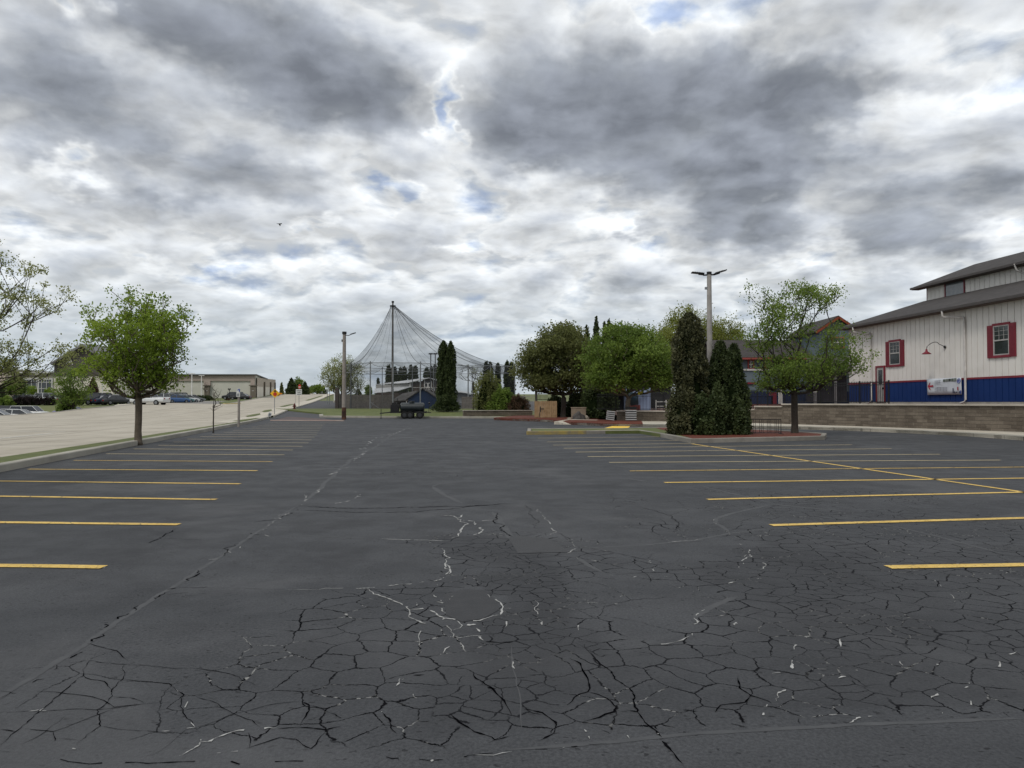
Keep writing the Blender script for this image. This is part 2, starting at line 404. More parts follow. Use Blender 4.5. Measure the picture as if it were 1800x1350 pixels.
def worn_paint(name, a, b_, under, thr):
    m = bpy.data.materials.new(name); m.use_nodes = True; n = NG(m.node_tree); b = m.node_tree.nodes['Principled BSDF']
    co = n.n('ShaderNodeTexCoord').outputs['Object']
    c = n.mix(n.mr(n.noise(co, 3, 6, .7), .3, .7), a, b_)
    c = n.mix(n.mr(n.noise(co, 26, 6, .75), thr, thr+.05), c, under)
    v = n.n('ShaderNodeTexVoronoi', feature='DISTANCE_TO_EDGE', voronoi_dimensions='2D'); v.inputs['Scale'].default_value = 2.3
    wv = n.vm('MULTIPLY', n.vm('SUBTRACT', n.noise(co, 1.1, 3, .55, col=True), (.5, .5, .5)), (.6, .6, 0)); n.l(n.vm('ADD', co, wv), v.inputs['Vector'])
    c = n.mix(n.m('MULTIPLY', n.mr(v.outputs['Distance'], .022, .008), n.mr(n.noise(co, .5, 3, .5), .45, .6)), c, under)
    n.l(c, b.inputs['Base Color']); b.inputs['Roughness'].default_value = .75; MATS[name] = m; return m
YEL = worn_paint('yellow_paint', (.52, .34, .07), (.68, .47, .13), (.09, .075, .05), .57)
YELF = worn_paint('pale_yellow_paint', (.50, .41, .22), (.60, .51, .32), (.15, .13, .10), .62)
WHT = mat('white_paint', (.55, .55, .52), var=.15, scale=5)

# ------------------------------------------------------------------ ground sheet to the horizon
def axis(lo, hi, f0, f1, step):
    a = []; x = f0
    while x <= f1: a.append(x); x += step
    s = step; x = f0
    while x > lo: s *= 1.6; x -= s; a.insert(0, x)
    s = step; x = f1
    while x < hi: s *= 1.6; x += s; a.append(x)
    return a
gx = axis(-3000, 3000, -120, 60, 2.5); gy = axis(-400, 4000, -10, 350, 2.5)
mb = MB(); mb.v = [(x, y, G(x, y)-.06) for y in gy for x in gx]
nx = len(gx); mb.f = [(j*nx+i, j*nx+i+1, (j+1)*nx+i+1, (j+1)*nx+i) for j in range(len(gy)-1) for i in range(nx-1)]; mb.mi = [0]*len(mb.f)
tag(mb.obj('ground', EARTH), kind='structure')

# ------------------------------------------------------------------ the lot (with wear attribute), its seams and cracks
def inpoly(x, y, P):
    c = False
    for (x0, y0), (x1, y1) in zip(P, P[1:]+P[:1]):
        if (y0 > y) != (y1 > y) and x < (x1-x0)*(y-y0)/(y1-y0)+x0: c = not c
    return c
def seg_d(p, a, b):
    ab = b-a; t = max(0, min(1, (p-a).dot(ab)/max(1e-9, ab.length_squared))); return (p-(a+ab*t)).length
def pg(P): return [(gp(x, y).x, gp(x, y).y) for x, y in P]
# regions of broken surface, level 0..1
WEAR = [(pg([(560, 1150), (640, 1060), (760, 1020), (770, 960), (800, 950), (900, 945), (1010, 960), (1180, 1000), (1300, 1015), (1500, 1020), (1800, 1000), (2200, 1050), (2300, 1270), (1500, 1290), (1150, 1310), (900, 1325), (640, 1310), (520, 1290), (500, 1200)]), .62, 1.0),
        (pg([(780, 945), (880, 945), (960, 985), (980, 1060), (960, 1230), (900, 1310), (760, 1290), (800, 1200), (860, 1100), (850, 1060), (880, 1000), (830, 980)]), .88, .5),
        (pg([(960, 1120), (1180, 1120), (1400, 1090), (1800, 1080), (1950, 1200), (1700, 1250), (1300, 1270), (1000, 1290)]), .72, .6),
        (pg([(1240, 1000), (1330, 980), (1700, 1010), (2000, 1090), (1700, 1130), (1350, 1080)]), .74, .5),
        (pg([(1300, 940), (1560, 925), (1800, 930), (2200, 930), (2300, 1010), (1700, 1000), (1330, 1000)]), .45, 1.0),
        (pg([(1080, 870), (1300, 860), (2000, 880), (2000, 930), (1300, 950), (1180, 930)]), .33, 1.5),
        (pg([(0, 1150), (200, 1150), (330, 1180), (480, 1220), (480, 1300), (0, 1300)]), .17, .4),
        (pg([(560, 820), (840, 800), (900, 830), (700, 850)]), .25, 1.5)]
CALM = [(pg([(780, 1045), (830, 1030), (868, 1050), (880, 1075), (840, 1095), (790, 1090)]), .10),
        (pg([(500, 960), (770, 955), (775, 1020), (640, 1035), (300, 1050)]), .1),
        (pg([(1010, 960), (1280, 945), (1300, 975), (1200, 1000), (1120, 985)]), .18),
        (pg([(1060, 1000), (1200, 1035), (1290, 1045), (1200, 1110), (1090, 1140), (1030, 1080)]), .30)]
NEAR = [(gp(*q).x, gp(*q).y) for q in ((-400, 1325), (0, 1322), (300, 1330), (600, 1332), (760, 1326), (860, 1320), (980, 1312), (1200, 1296), (1500, 1274), (1800, 1262), (2400, 1235))]
def wear(x, y):
    if y > 42: return 0.0
    w = 0.0; p = Vector((x, y))
    for P, lv, soft in WEAR:
        if inpoly(x, y, P): d = 0
        else: d = min(seg_d(p, Vector(a), Vector(b)) for a, b in zip(P, P[1:]+P[:1]))
        w = max(w, lv*(1-sst(d/soft)))
    for P, lv in CALM:
        if inpoly(x, y, P): w = min(w, lv)
    s_ = interp(NEAR, x)
    return w*sst((y-s_)/.25)
def yseam(x): return interp([(-4, 2.9), (-1.5, 3.02), (0, 3.15), (2, 3.9), (5, 5)], x)
lx0 = [xl(y) for y in (0,)]
mb = MB(); wr = []
def patch(xs, ys):
    o = len(mb.v); k = len(xs)
    for y in ys:
        for x in xs: mb.v.append((x, y, G(x, y))); wr.append(wear(x, y))
    for j in range(len(ys)-1):
        for i in range(k-1): mb.f.append((o+j*k+i, o+j*k+i+1, o+(j+1)*k+i+1, o+(j+1)*k+i)); mb.mi.append(0)
fr = lambda a, b, s: [a+(b-a)*i/round((b-a)/s) for i in range(round((b-a)/s)+1)]
X0, X1 = -9.0, 15.0
patch(fr(X0, X1, .2), fr(2.0, 14.0, .2)); patch(fr(X0, X1, .5), fr(14.0, 30.0, .5))
patch(fr(-60, X0, 3), fr(2, 30, 2)); patch(fr(X1, 40, 2.5), fr(2, 30, 2)); patch(fr(-60, 40, 5), fr(-30, 2, 2))
# farther part, bounded on the left by the kerb line
far = []
ysf = fr(30, 160, 2)
o = len(mb.v)
for y in ysf:
    a = xl(y)+.02
    for i in range(21):
        x = a+(40-a)*i/20; mb.v.append((x, y, G(x, y))); wr.append(0)
for j in range(len(ysf)-1):
    for i in range(20): mb.f.append((o+j*21+i, o+j*21+i+1, o+(j+1)*21+i+1, o+(j+1)*21+i)); mb.mi.append(0)
# drop the cells left of the kerb line
keep = [(f, m_) for f, m_ in zip(mb.f, mb.mi) if not (mb.v[f[0]][1] < 30 and mb.v[f[1]][0] < xl(mb.v[f[0]][1])-2.8)]
mb.f = [k[0] for k in keep]; mb.mi = [k[1] for k in keep]
# ribbons along traced cracks; slot 1 dark, 2 white residue, 3 pale seam
rnd = random.Random(3)
def fract(pts, amp, it):
    for k_ in range(it):
        o = [pts[0]]; amp *= 1.45
        for a, b in zip(pts, pts[1:]):
            d = b-a; n_ = Vector((-d.y, d.x)); o += [(a+b)/2+n_*rnd.gauss(0, amp), b]
        pts = o
    return pts
def ribbon(pts, w, mi, off, jit=.5, amp=.08, gaps=0.0, taper=True, it=None):
    pts = [Vector((gp(*q).x, gp(*q).y)) for q in pts]
    L = sum((b-a).length for a, b in zip(pts, pts[1:]))
    if it is None: it = max(2, min(6, int(math.log2(max(1, L/len(pts)/.022)))))
    pts = fract(pts, amp, it); n_ = len(pts); vs = []
    for i, p_ in enumerate(pts):
        d = pts[min(i+1, n_-1)]-pts[max(i-1, 0)]
        if d.length < 1e-7: d = Vector((1, 0))
        d.normalize(); q = Vector((-d.y, d.x))
        t = i/(n_-1); ww = w*(1+rnd.uniform(-jit, jit))*(min(1, 6*t+.15, 6*(1-t)+.15) if taper else 1)
        vs.append((p_+q*ww/2, p_-q*ww/2))
    o = len(mb.v)
    for a, b in vs:
        mb.v += [(a.x, a.y, G(a.x, a.y)+off), (b.x, b.y, G(b.x, b.y)+off)]; wr.extend((0, 0))
    skip = 0
    for i in range(n_-1):
        if skip > 0: skip -= 1; continue
        if gaps and rnd.random() < gaps: skip = rnd.randint(1, 4); continue
        mb.f.append((o+2*i, o+2*i+1, o+2*i+3, o+2*i+2)); mb.mi.append(mi)
def Z(ox, oy, s, *pts): return [(ox+x/s, oy+y/s) for x, y in pts]
A4 = lambda *p_: Z(500, 750, 3, *p_); A3 = lambda *p_: Z(900, 700, 3, *p_); A6 = lambda *p_: Z(0, 900, 3, *p_)
A7 = lambda *p_: Z(600, 900, 3, *p_); A8 = lambda *p_: Z(1200, 900, 3, *p_); A5 = lambda *p_: Z(0, 700, 3, *p_)
white = [ # points, width m, gap share
 (A4((0, 862), (350, 857), (430, 853), (520, 848), (590, 835), (700, 828), (800, 815), (850, 795), (870, 760), (850, 720), (865, 690), (845, 660), (825, 640)), .018, .05),
 (A4((430, 853), (470, 885), (540, 905), (600, 930), (640, 945), (660, 970), (655, 1000), (700, 1025), (745, 1040), (720, 1080), (712, 1140)), .018, .05),
 (A4((712, 1140), (700, 1200), (690, 1290), (650, 1320), (600, 1345)), .012, .5),
 (A4((640, 965), (700, 965), (760, 955), (800, 985), (840, 1010), (840, 1030), (880, 1075), (900, 1120)), .020, .1),
 (A4((900, 1120), (960, 1110), (1040, 1105)), .010, .3), (A4((690, 960), (695, 930)), .012, .2),
 (A4((840, 1015), (900, 1015), (960, 1025), (1030, 1025), (1100, 1000), (1140, 995), (1150, 960), (1140, 930), (1090, 910), (1070, 885)), .018, .2),
 (A4((910, 1025), (930, 1060), (890, 1075)), .014, .2), (A4((1150, 960), (1240, 958)), .012, .3), (A4((1140, 995), (1165, 1020), (1165, 1060)), .012, .3),
 (A4((960, 1050), (1010, 1045)), .045, 0), (A4((960, 1035), (900, 1020), (840, 1010)), .02, .1), (A4((1010, 1065), (1040, 1090), (1050, 1130)), .022, .1),
 (A4((800, 925), (850, 935), (830, 960), (850, 985)), .020, .15), (A4((780, 885), (820, 905), (830, 930)), .012, .3), (A4((800, 830), (812, 865)), .014, .2),
 (A4((870, 915), (890, 895)), .012, .1), (A4((850, 720), (870, 745), (865, 780)), .02, .2), (A4((930, 1140), (950, 1185)), .014, .2), (A4((850, 1130), (880, 1150), (835, 1200)), .014, .2),
 (A4((480, 589), (620, 598), (760, 600), (870, 605)), .020, .05), (A4((870, 605), (930, 612)), .015, .4),
 (A4((820, 468), (890, 472), (915, 490), (970, 515), (930, 545), (880, 590)), .03, .05), (A4((915, 490), (1000, 500), (1110, 495)), .028, .05), (A4((915, 490), (940, 465)), .03, 0),
 (A4((1000, 500), (1050, 545), (1000, 575)), .028, .05), (A4((250, 412), (330, 395), (400, 370), (370, 340)), .035, .35), (A4((165, 350), (185, 342)), .06, 0), (A4((230, 255), (280, 240)), .07, .1), (A4((20, 240), (120, 232)), .03, .4),
 (A4((85, 415), (120, 385), (170, 345), (215, 320)), .022, .15), (A4((240, 255), (280, 238), (345, 212)), .03, .4),
 (A3((290, 820), (315, 805), (340, 795)), .016, .05), (A3((820, 762), (900, 752), (960, 750), (1040, 735)), .018, .1), (A3((340, 840), (400, 880), (450, 900), (470, 905)), .013, .5), (A3((510, 935), (600, 940), (650, 950)), .014, .35), (A3((640, 945), (660, 940)), .03, 0),
 (A3((130, 585), (150, 605)), .018, .1), (A3((165, 615), (200, 660), (210, 690), (235, 705), (190, 722)), .018, .15), (A3((310, 745), (325, 780), (300, 815)), .012, .4),
 (A3((1170, 730), (1200, 770), (1250, 800), (1265, 835), (1210, 860), (1205, 900)), .018, .3), (A3((1310, 860), (1340, 880), (1310, 905)), .018, .2), (A3((720, 855), (750, 895), (735, 925)), .016, .3),
 (A3((735, 925), (800, 940), (860, 960), (1040, 970)), .013, .55), (A3((1140, 980), (1180, 970), (1225, 955)), .02, .2), (A3((1290, 955), (1320, 950)), .025, .2),
 (A3((110, 1055), (140, 1085), (135, 1130), (160, 1180), (165, 1215)), .017, .2), (A3((320, 1145), (350, 1200), (355, 1235)), .018, .1), (A3((515, 1050), (550, 1035)), .014, .2), (A3((570, 1050), (608, 1037)), .012, .3),
 (A3((740, 1305), (830, 1295), (940, 1255)), .016, .15), (A3((950, 1255), (945, 1210), (980, 1180), (960, 1160)), .020, .1), (A3((970, 1150), (1000, 1125), (1060, 1095)), .014, .35),
 (A3((1180, 1185), (1215, 1220)), .014, .3), (A3((1080, 665), (1075, 635)), .014, .3),
 (A8((665, 655), (600, 690), (575, 740), (575, 800)), .018, .3), (A8((575, 800), (580, 830), (560, 845), (470, 855)), .022, .25), (A8((640, 662), (680, 658)), .03, 0),
 (A8((545, 940), (500, 960), (495, 1000)), .018, .15), (A8((495, 1000), (440, 1030), (425, 1075), (445, 1140)), .012, .4),
 (A8((1760, 740), (1700, 770), (1670, 820), (1580, 865)), .016, .25), (A8((1510, 900), (1490, 930), (1520, 1000), (1500, 1080)), .010, .5),
 (A8((880, 1115), (920, 1090), (1000, 1080)), .012, .2), (A8((870, 825), (900, 835), (945, 840), (970, 800)), .013, .3), (A8((820, 880), (870, 865), (940, 870), (950, 850)), .016, .25), (A8((1330, 360), (1365, 395)), .014, .2), (A8((1410, 435), (1430, 465), (1455, 490), (1400, 510)), .014, .3),
 (A8((275, 600), (290, 580)), .02, .1), (A8((830, 670), (835, 715)), .016, .3), (A8((1145, 790), (1170, 820)), .014, .3), (A8((1240, 795), (1250, 825)), .014, .3), (A8((1340, 810), (1365, 795)), .016, .2), (A8((1310, 985), (1345, 960)), .016, .2), (A8((1365, 1085), (1370, 1060)), .014, .3),
 (A6((945, 1290), (1000, 1262), (1040, 1240), (1060, 1215)), .010, 0), (A6((1050, 1218), (1110, 1212), (1200, 1172), (1260, 1155), (1370, 1148), (1460, 1143)), .017, 0), (A6((1045, 1235), (1065, 1210)), .022, 0),
 (A6((1060, 1215), (1045, 1170), (1030, 1140)), .009, .1), (A6((1030, 1140), (990, 1090), (975, 980), (930, 940)), .006, .45), (A6((850, 1160), (940, 1152), (1030, 1140)), .007, .3), (A6((1145, 1275), (1220, 1270)), .010, .1), (A6((1150, 1275), (1290, 1262)), .006, .5),
 (A6((150, 1055), (215, 1050), (245, 1053)), .010, .1), (A6((205, 1055), (230, 1038)), .008, .1), (A6((380, 1250), (400, 1255)), .012, .2), (A6((500, 1160), (530, 1128)), .006, .4), (A6((1195, 208), (1235, 228)), .012, .3), (A6((1340, 118), (1400, 78), (1480, 20)), .012, .35), (A6((545, 297), (575, 283)), .014, .1),
 (A7((290, 920), (310, 880)), .013, .2), (A7((905, 790), (915, 830)), .012, .3), (A7((210, 1060), (225, 1045)), .010, .2), (A7((355, 935), (380, 975), (400, 990)), .009, .4),
 (A7((470, 1315), (500, 1318)), .020, .1), (A7((200, 1292), (480, 1310)), .005, .6), (A7((700, 1285), (900, 1268)), .007, .5), (A7((1165, 1248), (1210, 1243)), .008, .3), (A7((1280, 1150), (1310, 1200)), .010, .3), (A7((1485, 1130), (1520, 1200)), .009, .3), (A7((1670, 1170), (1690, 1190)), .010, .2)]
dark = [
 (A6((460, 695), (540, 715), (630, 745), (675, 785)), .010), (A6((640, 800), (650, 880), (590, 940), (590, 975), (510, 1045), (530, 1130), (400, 1230)), .008), (A6((330, 800), (480, 785), (650, 805), (830, 815), (1190, 850), (1260, 870), (1370, 925)), .007),
 (A6((650, 880), (890, 905), (970, 965), (985, 1090), (1030, 1140)), .010), (A6((525, 735), (440, 865), (320, 960), (210, 1050), (110, 1140), (0, 1240)), .009), (A6((440, 865), (550, 895), (590, 950)), .010),
 (A6((0, 945), (90, 960)), .008), (A6((180, 945), (320, 955), (450, 970), (570, 1010), (600, 1030), (750, 1015), (970, 1000)), .008), (A6((0, 1060), (210, 1050), (500, 1045), (740, 1015)), .007), (A6((590, 975), (680, 980), (760, 1010)), .007),
 (A6((1030, 975), (1120, 1000), (1230, 1065), (1330, 1100), (1370, 1135)), .008), (A6((0, 1150), (80, 1160)), .010), (A6((110, 1140), (280, 1160), (490, 1080), (600, 1040)), .007), (A6((530, 1130), (720, 1155), (860, 1160)), .006),
 (A6((1030, 1140), (1230, 1065), (1440, 1015), (1590, 1000)), .006), (A6((370, 1060), (240, 1160), (110, 1230)), .006), (A6((280, 1160), (290, 1210)), .007), (A6((1000, 1140), (890, 1230), (800, 1290)), .004), (A6((280, 1195), (410, 1205)), .004),
 (A6((1465, 1145), (1580, 1138), (1720, 1150), (1800, 1130)), .016), (A6((1580, 1138), (1620, 1060), (1630, 1020), (1590, 1000)), .013), (A6((1300, 1250), (1480, 1190), (1560, 1200), (1640, 1250), (1720, 1160)), .011), (A6((1310, 1165), (1315, 1250)), .008), (A6((1630, 1020), (1770, 1070), (1800, 1090)), .010),
 (A6((780, 165), (850, 140), (945, 85)), .025), (A6((860, 140), (1000, 145), (1130, 148)), .008), (A6((870, 438), (995, 425)), .008), (A6((900, 400), (1100, 400), (1300, 405), (1500, 408)), .008),
 (A7((760, 685), (830, 690), (905, 685)), .028), (A7((380, 862), (440, 860)), .028), (A7((570, 950), (640, 945), (690, 920)), .014), (A7((770, 925), (810, 935)), .035), (A7((700, 850), (710, 880), (780, 920), (830, 970), (900, 1075)), .016),
 (A7((570, 1060), (620, 1110), (700, 1160), (810, 1205), (900, 1180)), .018), (A7((620, 1110), (700, 1095), (880, 1070)), .010), (A7((960, 1040), (1060, 1060), (1130, 1110), (1120, 1170), (1040, 1210)), .018), (A7((930, 910), (1000, 950), (1080, 990), (1190, 960), (1300, 950)), .013),
 (A7((970, 1020), (1080, 990)), .013), (A7((1130, 1020), (1190, 1020), (1270, 1110), (1150, 1165)), .015), (A7((1190, 1020), (1300, 950), (1300, 880), (1260, 800), (1200, 770)), .016), (A7((1300, 950), (1400, 985), (1450, 1030), (1440, 1055), (1270, 1110)), .018),
 (A7((1440, 1050), (1560, 1055), (1540, 990), (1520, 930), (1440, 880), (1420, 840), (1280, 700)), .016), (A7((1560, 1055), (1600, 1110), (1660, 1155), (1690, 1190)), .018), (A7((1690, 1210), (1740, 1260), (1800, 1330)), .022), (A7((1600, 1110), (1680, 1070), (1800, 1060)), .010), (A7((1540, 1000), (1650, 1020), (1800, 1025)), .014),
 (A7((900, 840), (1300, 840), (1450, 835), (1640, 820)), .012), (A7((1340, 770), (1450, 835)), .012), (A7((1640, 1155), (1740, 1170), (1800, 1165)), .009),
 (A7((0, 970), (80, 1015), (130, 1075), (210, 1060), (340, 1000), (390, 985)), .009), (A7((0, 1080), (90, 1105), (140, 1150), (250, 1145)), .014), (A7((210, 1055), (250, 1090), (260, 1140), (290, 1170)), .016), (A7((250, 1090), (430, 1110), (400, 1040), (330, 1000)), .012), (A7((430, 1110), (450, 1090), (560, 1050), (700, 1020), (800, 1010)), .012), (A7((270, 1170), (450, 1150), (620, 1125)), .009),
 (A7((440, 680), (320, 720), (250, 800), (350, 860)), .009), (A7((0, 920), (110, 870), (250, 845)), .006), (A7((100, 845), (130, 960), (140, 1000)), .008), (A7((390, 905), (450, 920), (620, 960)), .012), (A7((850, 605), (880, 640), (950, 640), (980, 680)), .013), (A7((880, 690), (1060, 685), (1250, 690)), .013), (A7((1060, 610), (1110, 640), (1250, 640), (1390, 680)), .011),
 (A7((1190, 710), (1240, 695), (1290, 700), (1330, 745), (1410, 740)), .014),
 (A3((400, 790), (560, 820), (720, 855)), .010), (A3((0, 835), (100, 870), (200, 890), (430, 905)), .010), (A3((0, 740), (90, 738), (170, 740)), .016), (A3((240, 710), (290, 735), (310, 745)), .012), (A3((50, 560), (90, 610), (150, 690)), .012), (A3((650, 570), (740, 590), (840, 620), (880, 660), (890, 700)), .014), (A3((540, 570), (600, 570)), .02),
 (A3((1190, 1010), (1230, 1040), (1340, 1065), (1380, 1140), (1420, 1190)), .012), (A3((1190, 1180), (1150, 1210), (1160, 1250), (1240, 1330)), .012), (A3((740, 1310), (620, 1290), (500, 1240), (360, 1220)), .012), (A3((0, 1240), (80, 1240), (110, 1280)), .012),
 (A8((290, 870), (300, 930), (360, 970), (470, 1010)), .016), (A8((170, 1060), (200, 1020), (330, 1005), (360, 975)), .016), (A8((330, 1005), (310, 1080), (150, 1100), (0, 1075)), .014), (A8((440, 1070), (600, 1080), (700, 1110), (740, 1135)), .014), (A8((445, 1100), (560, 1138)), .010), (A8((0, 1170), (60, 1150), (80, 1100)), .014),
 (A8((750, 920), (800, 980), (900, 1005), (960, 1040), (1000, 1080), (1055, 1120)), .012), (A8((990, 1065), (1120, 1070), (1240, 1080), (1370, 1090)), .013), (A8((1240, 1080), (1200, 1030), (1190, 990), (1320, 970)), .012), (A8((1330, 990), (1410, 1030), (1370, 1075)), .013), (A8((940, 880), (1080, 930), (1210, 980)), .012), (A8((1000, 850), (1130, 880), (1260, 930), (1350, 960), (1470, 945)), .013), (A8((1600, 865), (1640, 910), (1680, 945), (1630, 1000)), .014), (A8((1530, 1000), (1610, 1010), (1650, 1070), (1710, 1090)), .013), (A8((1650, 1010), (1750, 1030), (1800, 1060)), .010),
 (A8((0, 1045), (80, 1055)), .016), (A8((50, 750), (100, 820), (280, 845), (470, 860)), .012), (A8((600, 850), (850, 860), (1060, 850)), .012),
 (A4((80, 440), (300, 450), (700, 450), (1150, 408)), .03), (A4((85, 420), (300, 430), (700, 425), (1240, 405)), .045), (A4((1095, 450), (1150, 550), (1210, 610)), .03), (A4((1200, 580), (1270, 588), (1370, 585)), .02)]
A7d = {tuple(p_) for P, w in dark for p_ in [P[0]] if P[0][1] > 1010 and P[0][0] > 560}
for P, w in dark:
    if tuple(P[0]) in A7d and w < .0155: continue
    ribbon(P, w*.52, 1, .003, amp=.022, jit=.75)
for P, w, gp_ in white: ribbon(P, w*.60, 2, .005, amp=.035, jit=.9, gaps=gp_*.8+.06)
seams = [([(-60, 1262), (0, 1225), (155, 1130), (290, 1040), (400, 970), (490, 910), (530, 885)], .05, 3), ([(530, 885), (560, 862), (590, 830), (650, 790), (700, 760), (718, 750)], .10, 3),
 (A7((860, 1255), (1150, 1235), (1400, 1215), (1800, 1175))+A8((400, 1152), (900, 1122), (1500, 1100), (1800, 1090)), .035, 3), (A7((890, 690), (900, 800), (940, 960), (950, 1150)), .008, 3), (A4((470, 589), (0, 570)), .04, 3), (A4((1095, 450), (1150, 520), (1210, 610)), .10, 3),
 (A3((340, 795), (450, 788), (700, 775), (820, 762), (960, 752), (1150, 712), (1300, 695), (1380, 685)), .05, 3), (A3((1080, 660), (1075, 635), (1150, 610), (1260, 585), (1380, 560)), .07, 3), (A3((1380, 560), (1500, 572), (1800, 600)), .07, 3), (A3((1080, 660), (1145, 705)), .06, 3), (A3((960, 1160), (1040, 1105), (1190, 1045)), .07, 3), (A3((340, 840), (400, 880), (480, 920)), .06, 3), (A3((990, 460), (1150, 500), (1400, 560)), .07, 3), (A3((450, 415), (620, 425), (720, 440)), .10, 3), (A3((0, 825), (290, 820)), .02, 3), (A8((1050, 60), (1350, 130), (1680, 220)), .05, 3), (A4((780, 315), (840, 360), (940, 405)), .1, 3), (A4((780, 315), (820, 300), (950, 290)), .07, 3)]
for P, w, mi in seams: ribbon(P, w, mi, .0015, jit=.25, amp=.005, taper=True)
ribbon([(0, 1228), (155, 1132), (290, 1042), (400, 971), (490, 911), (530, 886)], .012, 1, .003, jit=.9, amp=.03, gaps=.25)
ribbon([(300, 1032), (400, 971), (490, 911), (530, 886)], .011, 2, .004, jit=.9, amp=.05, gaps=.55)
ribbon([(620, 812), (650, 790), (700, 760), (718, 750)], .05, 2, .003, jit=.5, amp=.02, gaps=.4)
ribbon(A6((0, 1262), (420, 1325), (900, 1322), (1400, 1318), (1800, 1310)), .007, 1, .003, jit=.6, amp=.02, gaps=.2)
ribbon(A7((0, 1310), (200, 1290), (480, 1312), (700, 1283), (900, 1268), (1150, 1250), (1400, 1222)), .006, 1, .003, jit=.6, amp=.02, gaps=.2)
me_o = None
CRK = mat('crack_dark', (.004, .004, .005), var=.3, rough=1, spec=0); CWH = mat('crack_residue', (.24, .24, .23), col2=(.42, .42, .41), scale=9); SEAM = mat('seam_tar', (.058, .060, .064), col2=(.074, .076, .08), scale=5, rough=.85)
me = bpy.data.meshes.new('parking_lot'); me.from_pydata(mb.v, [], mb.f)
for m_ in (ASPH, CRK, CWH, SEAM): me.materials.append(m_)
me.polygons.foreach_set('material_index', mb.mi)
at_ = me.attributes.new('wear', 'FLOAT', 'POINT'); at_.data.foreach_set('value', wr); me.update()
flip = [p_.index for p_ in me.polygons if p_.normal.z < 0]
bm = bmesh.new(); bm.from_mesh(me); bm.faces.ensure_lookup_table(); bmesh.ops.reverse_faces(bm, faces=[bm.faces[i] for i in flip]); bm.to_mesh(me); bm.free()
o = bpy.data.objects.new('parking_lot', me); COL.objects.link(o); tag(o, kind='structure')

# ------------------------------------------------------------------ painted stall lines
def stripe(a, b, w, m=None, wob=.022):
    a = gp(*a); b = gp(*b); pts = resample([(a.x, a.y), (b.x, b.y)], .6); mb = MB(); vs = []
    for i, p_ in enumerate(pts):
        d = (Vector((b.x, b.y))-Vector((a.x, a.y))).normalized(); q = Vector((-d.y, d.x))
        c = p_+q*wob*noise.noise((p_.x*.9, p_.y*.9, 3)); ww = w*(1+.10*noise.noise((p_.x*4, p_.y*4, 0)))/2
        for s in (1, -1): vs.append((c.x+q.x*ww*s, c.y+q.y*ww*s, G(c.x, c.y)+.008))
    fs = [(2*i, 2*i+1, 2*i+3, 2*i+2) for i in range(len(pts)-1)]
    mb.add(vs, fs); o = mb.obj('stall_line', m or YEL); tag(o, kind='structure')
    me = o.data
    if me.polygons[0].normal.z < 0: me.flip_normals()
LEFT = [((-260, 992), (183, 997.5)), ((-240, 916), (315, 922.5)), ((-120, 871), (380, 878.5)), ((-45, 845.5), (422, 851)), ((50, 825), (452, 827.8)), ((130, 809.5), (479, 811.8)), ((187, 798), (500, 799.8)), ((235, 789.3), (515, 791.3)),
        ((278, 783), (532, 784.8)), ((305, 777.2), (542, 778.8)), ((330, 772), (548, 773.5)), ((352, 767.5), (553, 768.6)), ((373, 763.7), (557, 764.7)), ((393, 760.0), (558, 760.9)), ((410, 756.7), (562, 757.3)), ((427, 753.6), (564, 754)), ((443, 750.6), (566, 751)), ((455, 748), (568, 748.2)), ((465, 745.6), (572, 745.8)), ((473, 743.3), (598, 743.5))]
for i, (a, b) in enumerate(LEFT): stripe(a, b, .15 if i < 5 else .11, YEL if i < 6 else YELF)
RIGHT = [((1560, 997.5), (2250, 986)), ((1355, 923.8), (2080, 903)), ((1243, 878.3), (1960, 862)), ((1168, 848.7), (1880, 840)), ((1107, 828.2), (1830, 821)), ((1071, 813.2), (1758, 809)), ((1033, 803), (1652, 798.8)), ((1012, 795), (1567, 789)),
         ((991, 788.3), (1498, 782)), ((972, 782.7), (1222, 779.7)), ((961, 777), (1197, 774.5)), ((946, 770.4), (1160, 768))]
for i, (a, b) in enumerate(RIGHT): stripe(a, b, .15 if i < 4 else .11, YEL if i < 5 else YELF)
stripe((1216, 780.5), (1960, 889), .13)

# ------------------------------------------------------------------ left: kerb, verge, walk, road
kl = [(xl(y)-.0, y) for y in (8, 14, 20, 26, 32, 38, 44, 50, 56, 62, 68, 73)]
kerb('kerb', kl, .30, .19, KERBM, chips=.012)
V = lambda y, o: (xl(y)-o*1.022, y)
drape('verge', [V(8, .3), V(73, .3), V(73, 1.0), V(66, .9), V(60, .9), V(45, 1.15), V(30, 1.3), V(20, 1.5), V(8, 2.3)], .13, GRASSG)
def strip(name, o0, o1, y0, y1, off, m, step=2):
    drape(name, [V(y0, o0(y0) if callable(o0) else o0)]+[V(y1, o0(y1) if callable(o0) else o0)]+[V(y1, o1(y1) if callable(o1) else o1)]+[V(y0, o1(y0) if callable(o1) else o1)], off, m, step)
# driveway mouth and the drive that climbs beside the road
drape('side_drive', [V(73, -.2), V(100, .6), V(130, .6), V(165, .6), V(165, -9), V(130, -7.5), V(105, -5.8), V(96, -6.5), V(80, -8.0), V(72, -8.0)], .012, mat('drive_asphalt', (.055, .056, .06), var=.15, scale=.5, bump=.4))
kerb('kerb', [V(y, .0) for y in (78, 90, 100, 115, 130, 150, 170, 200)], .18, .14, KERBM)
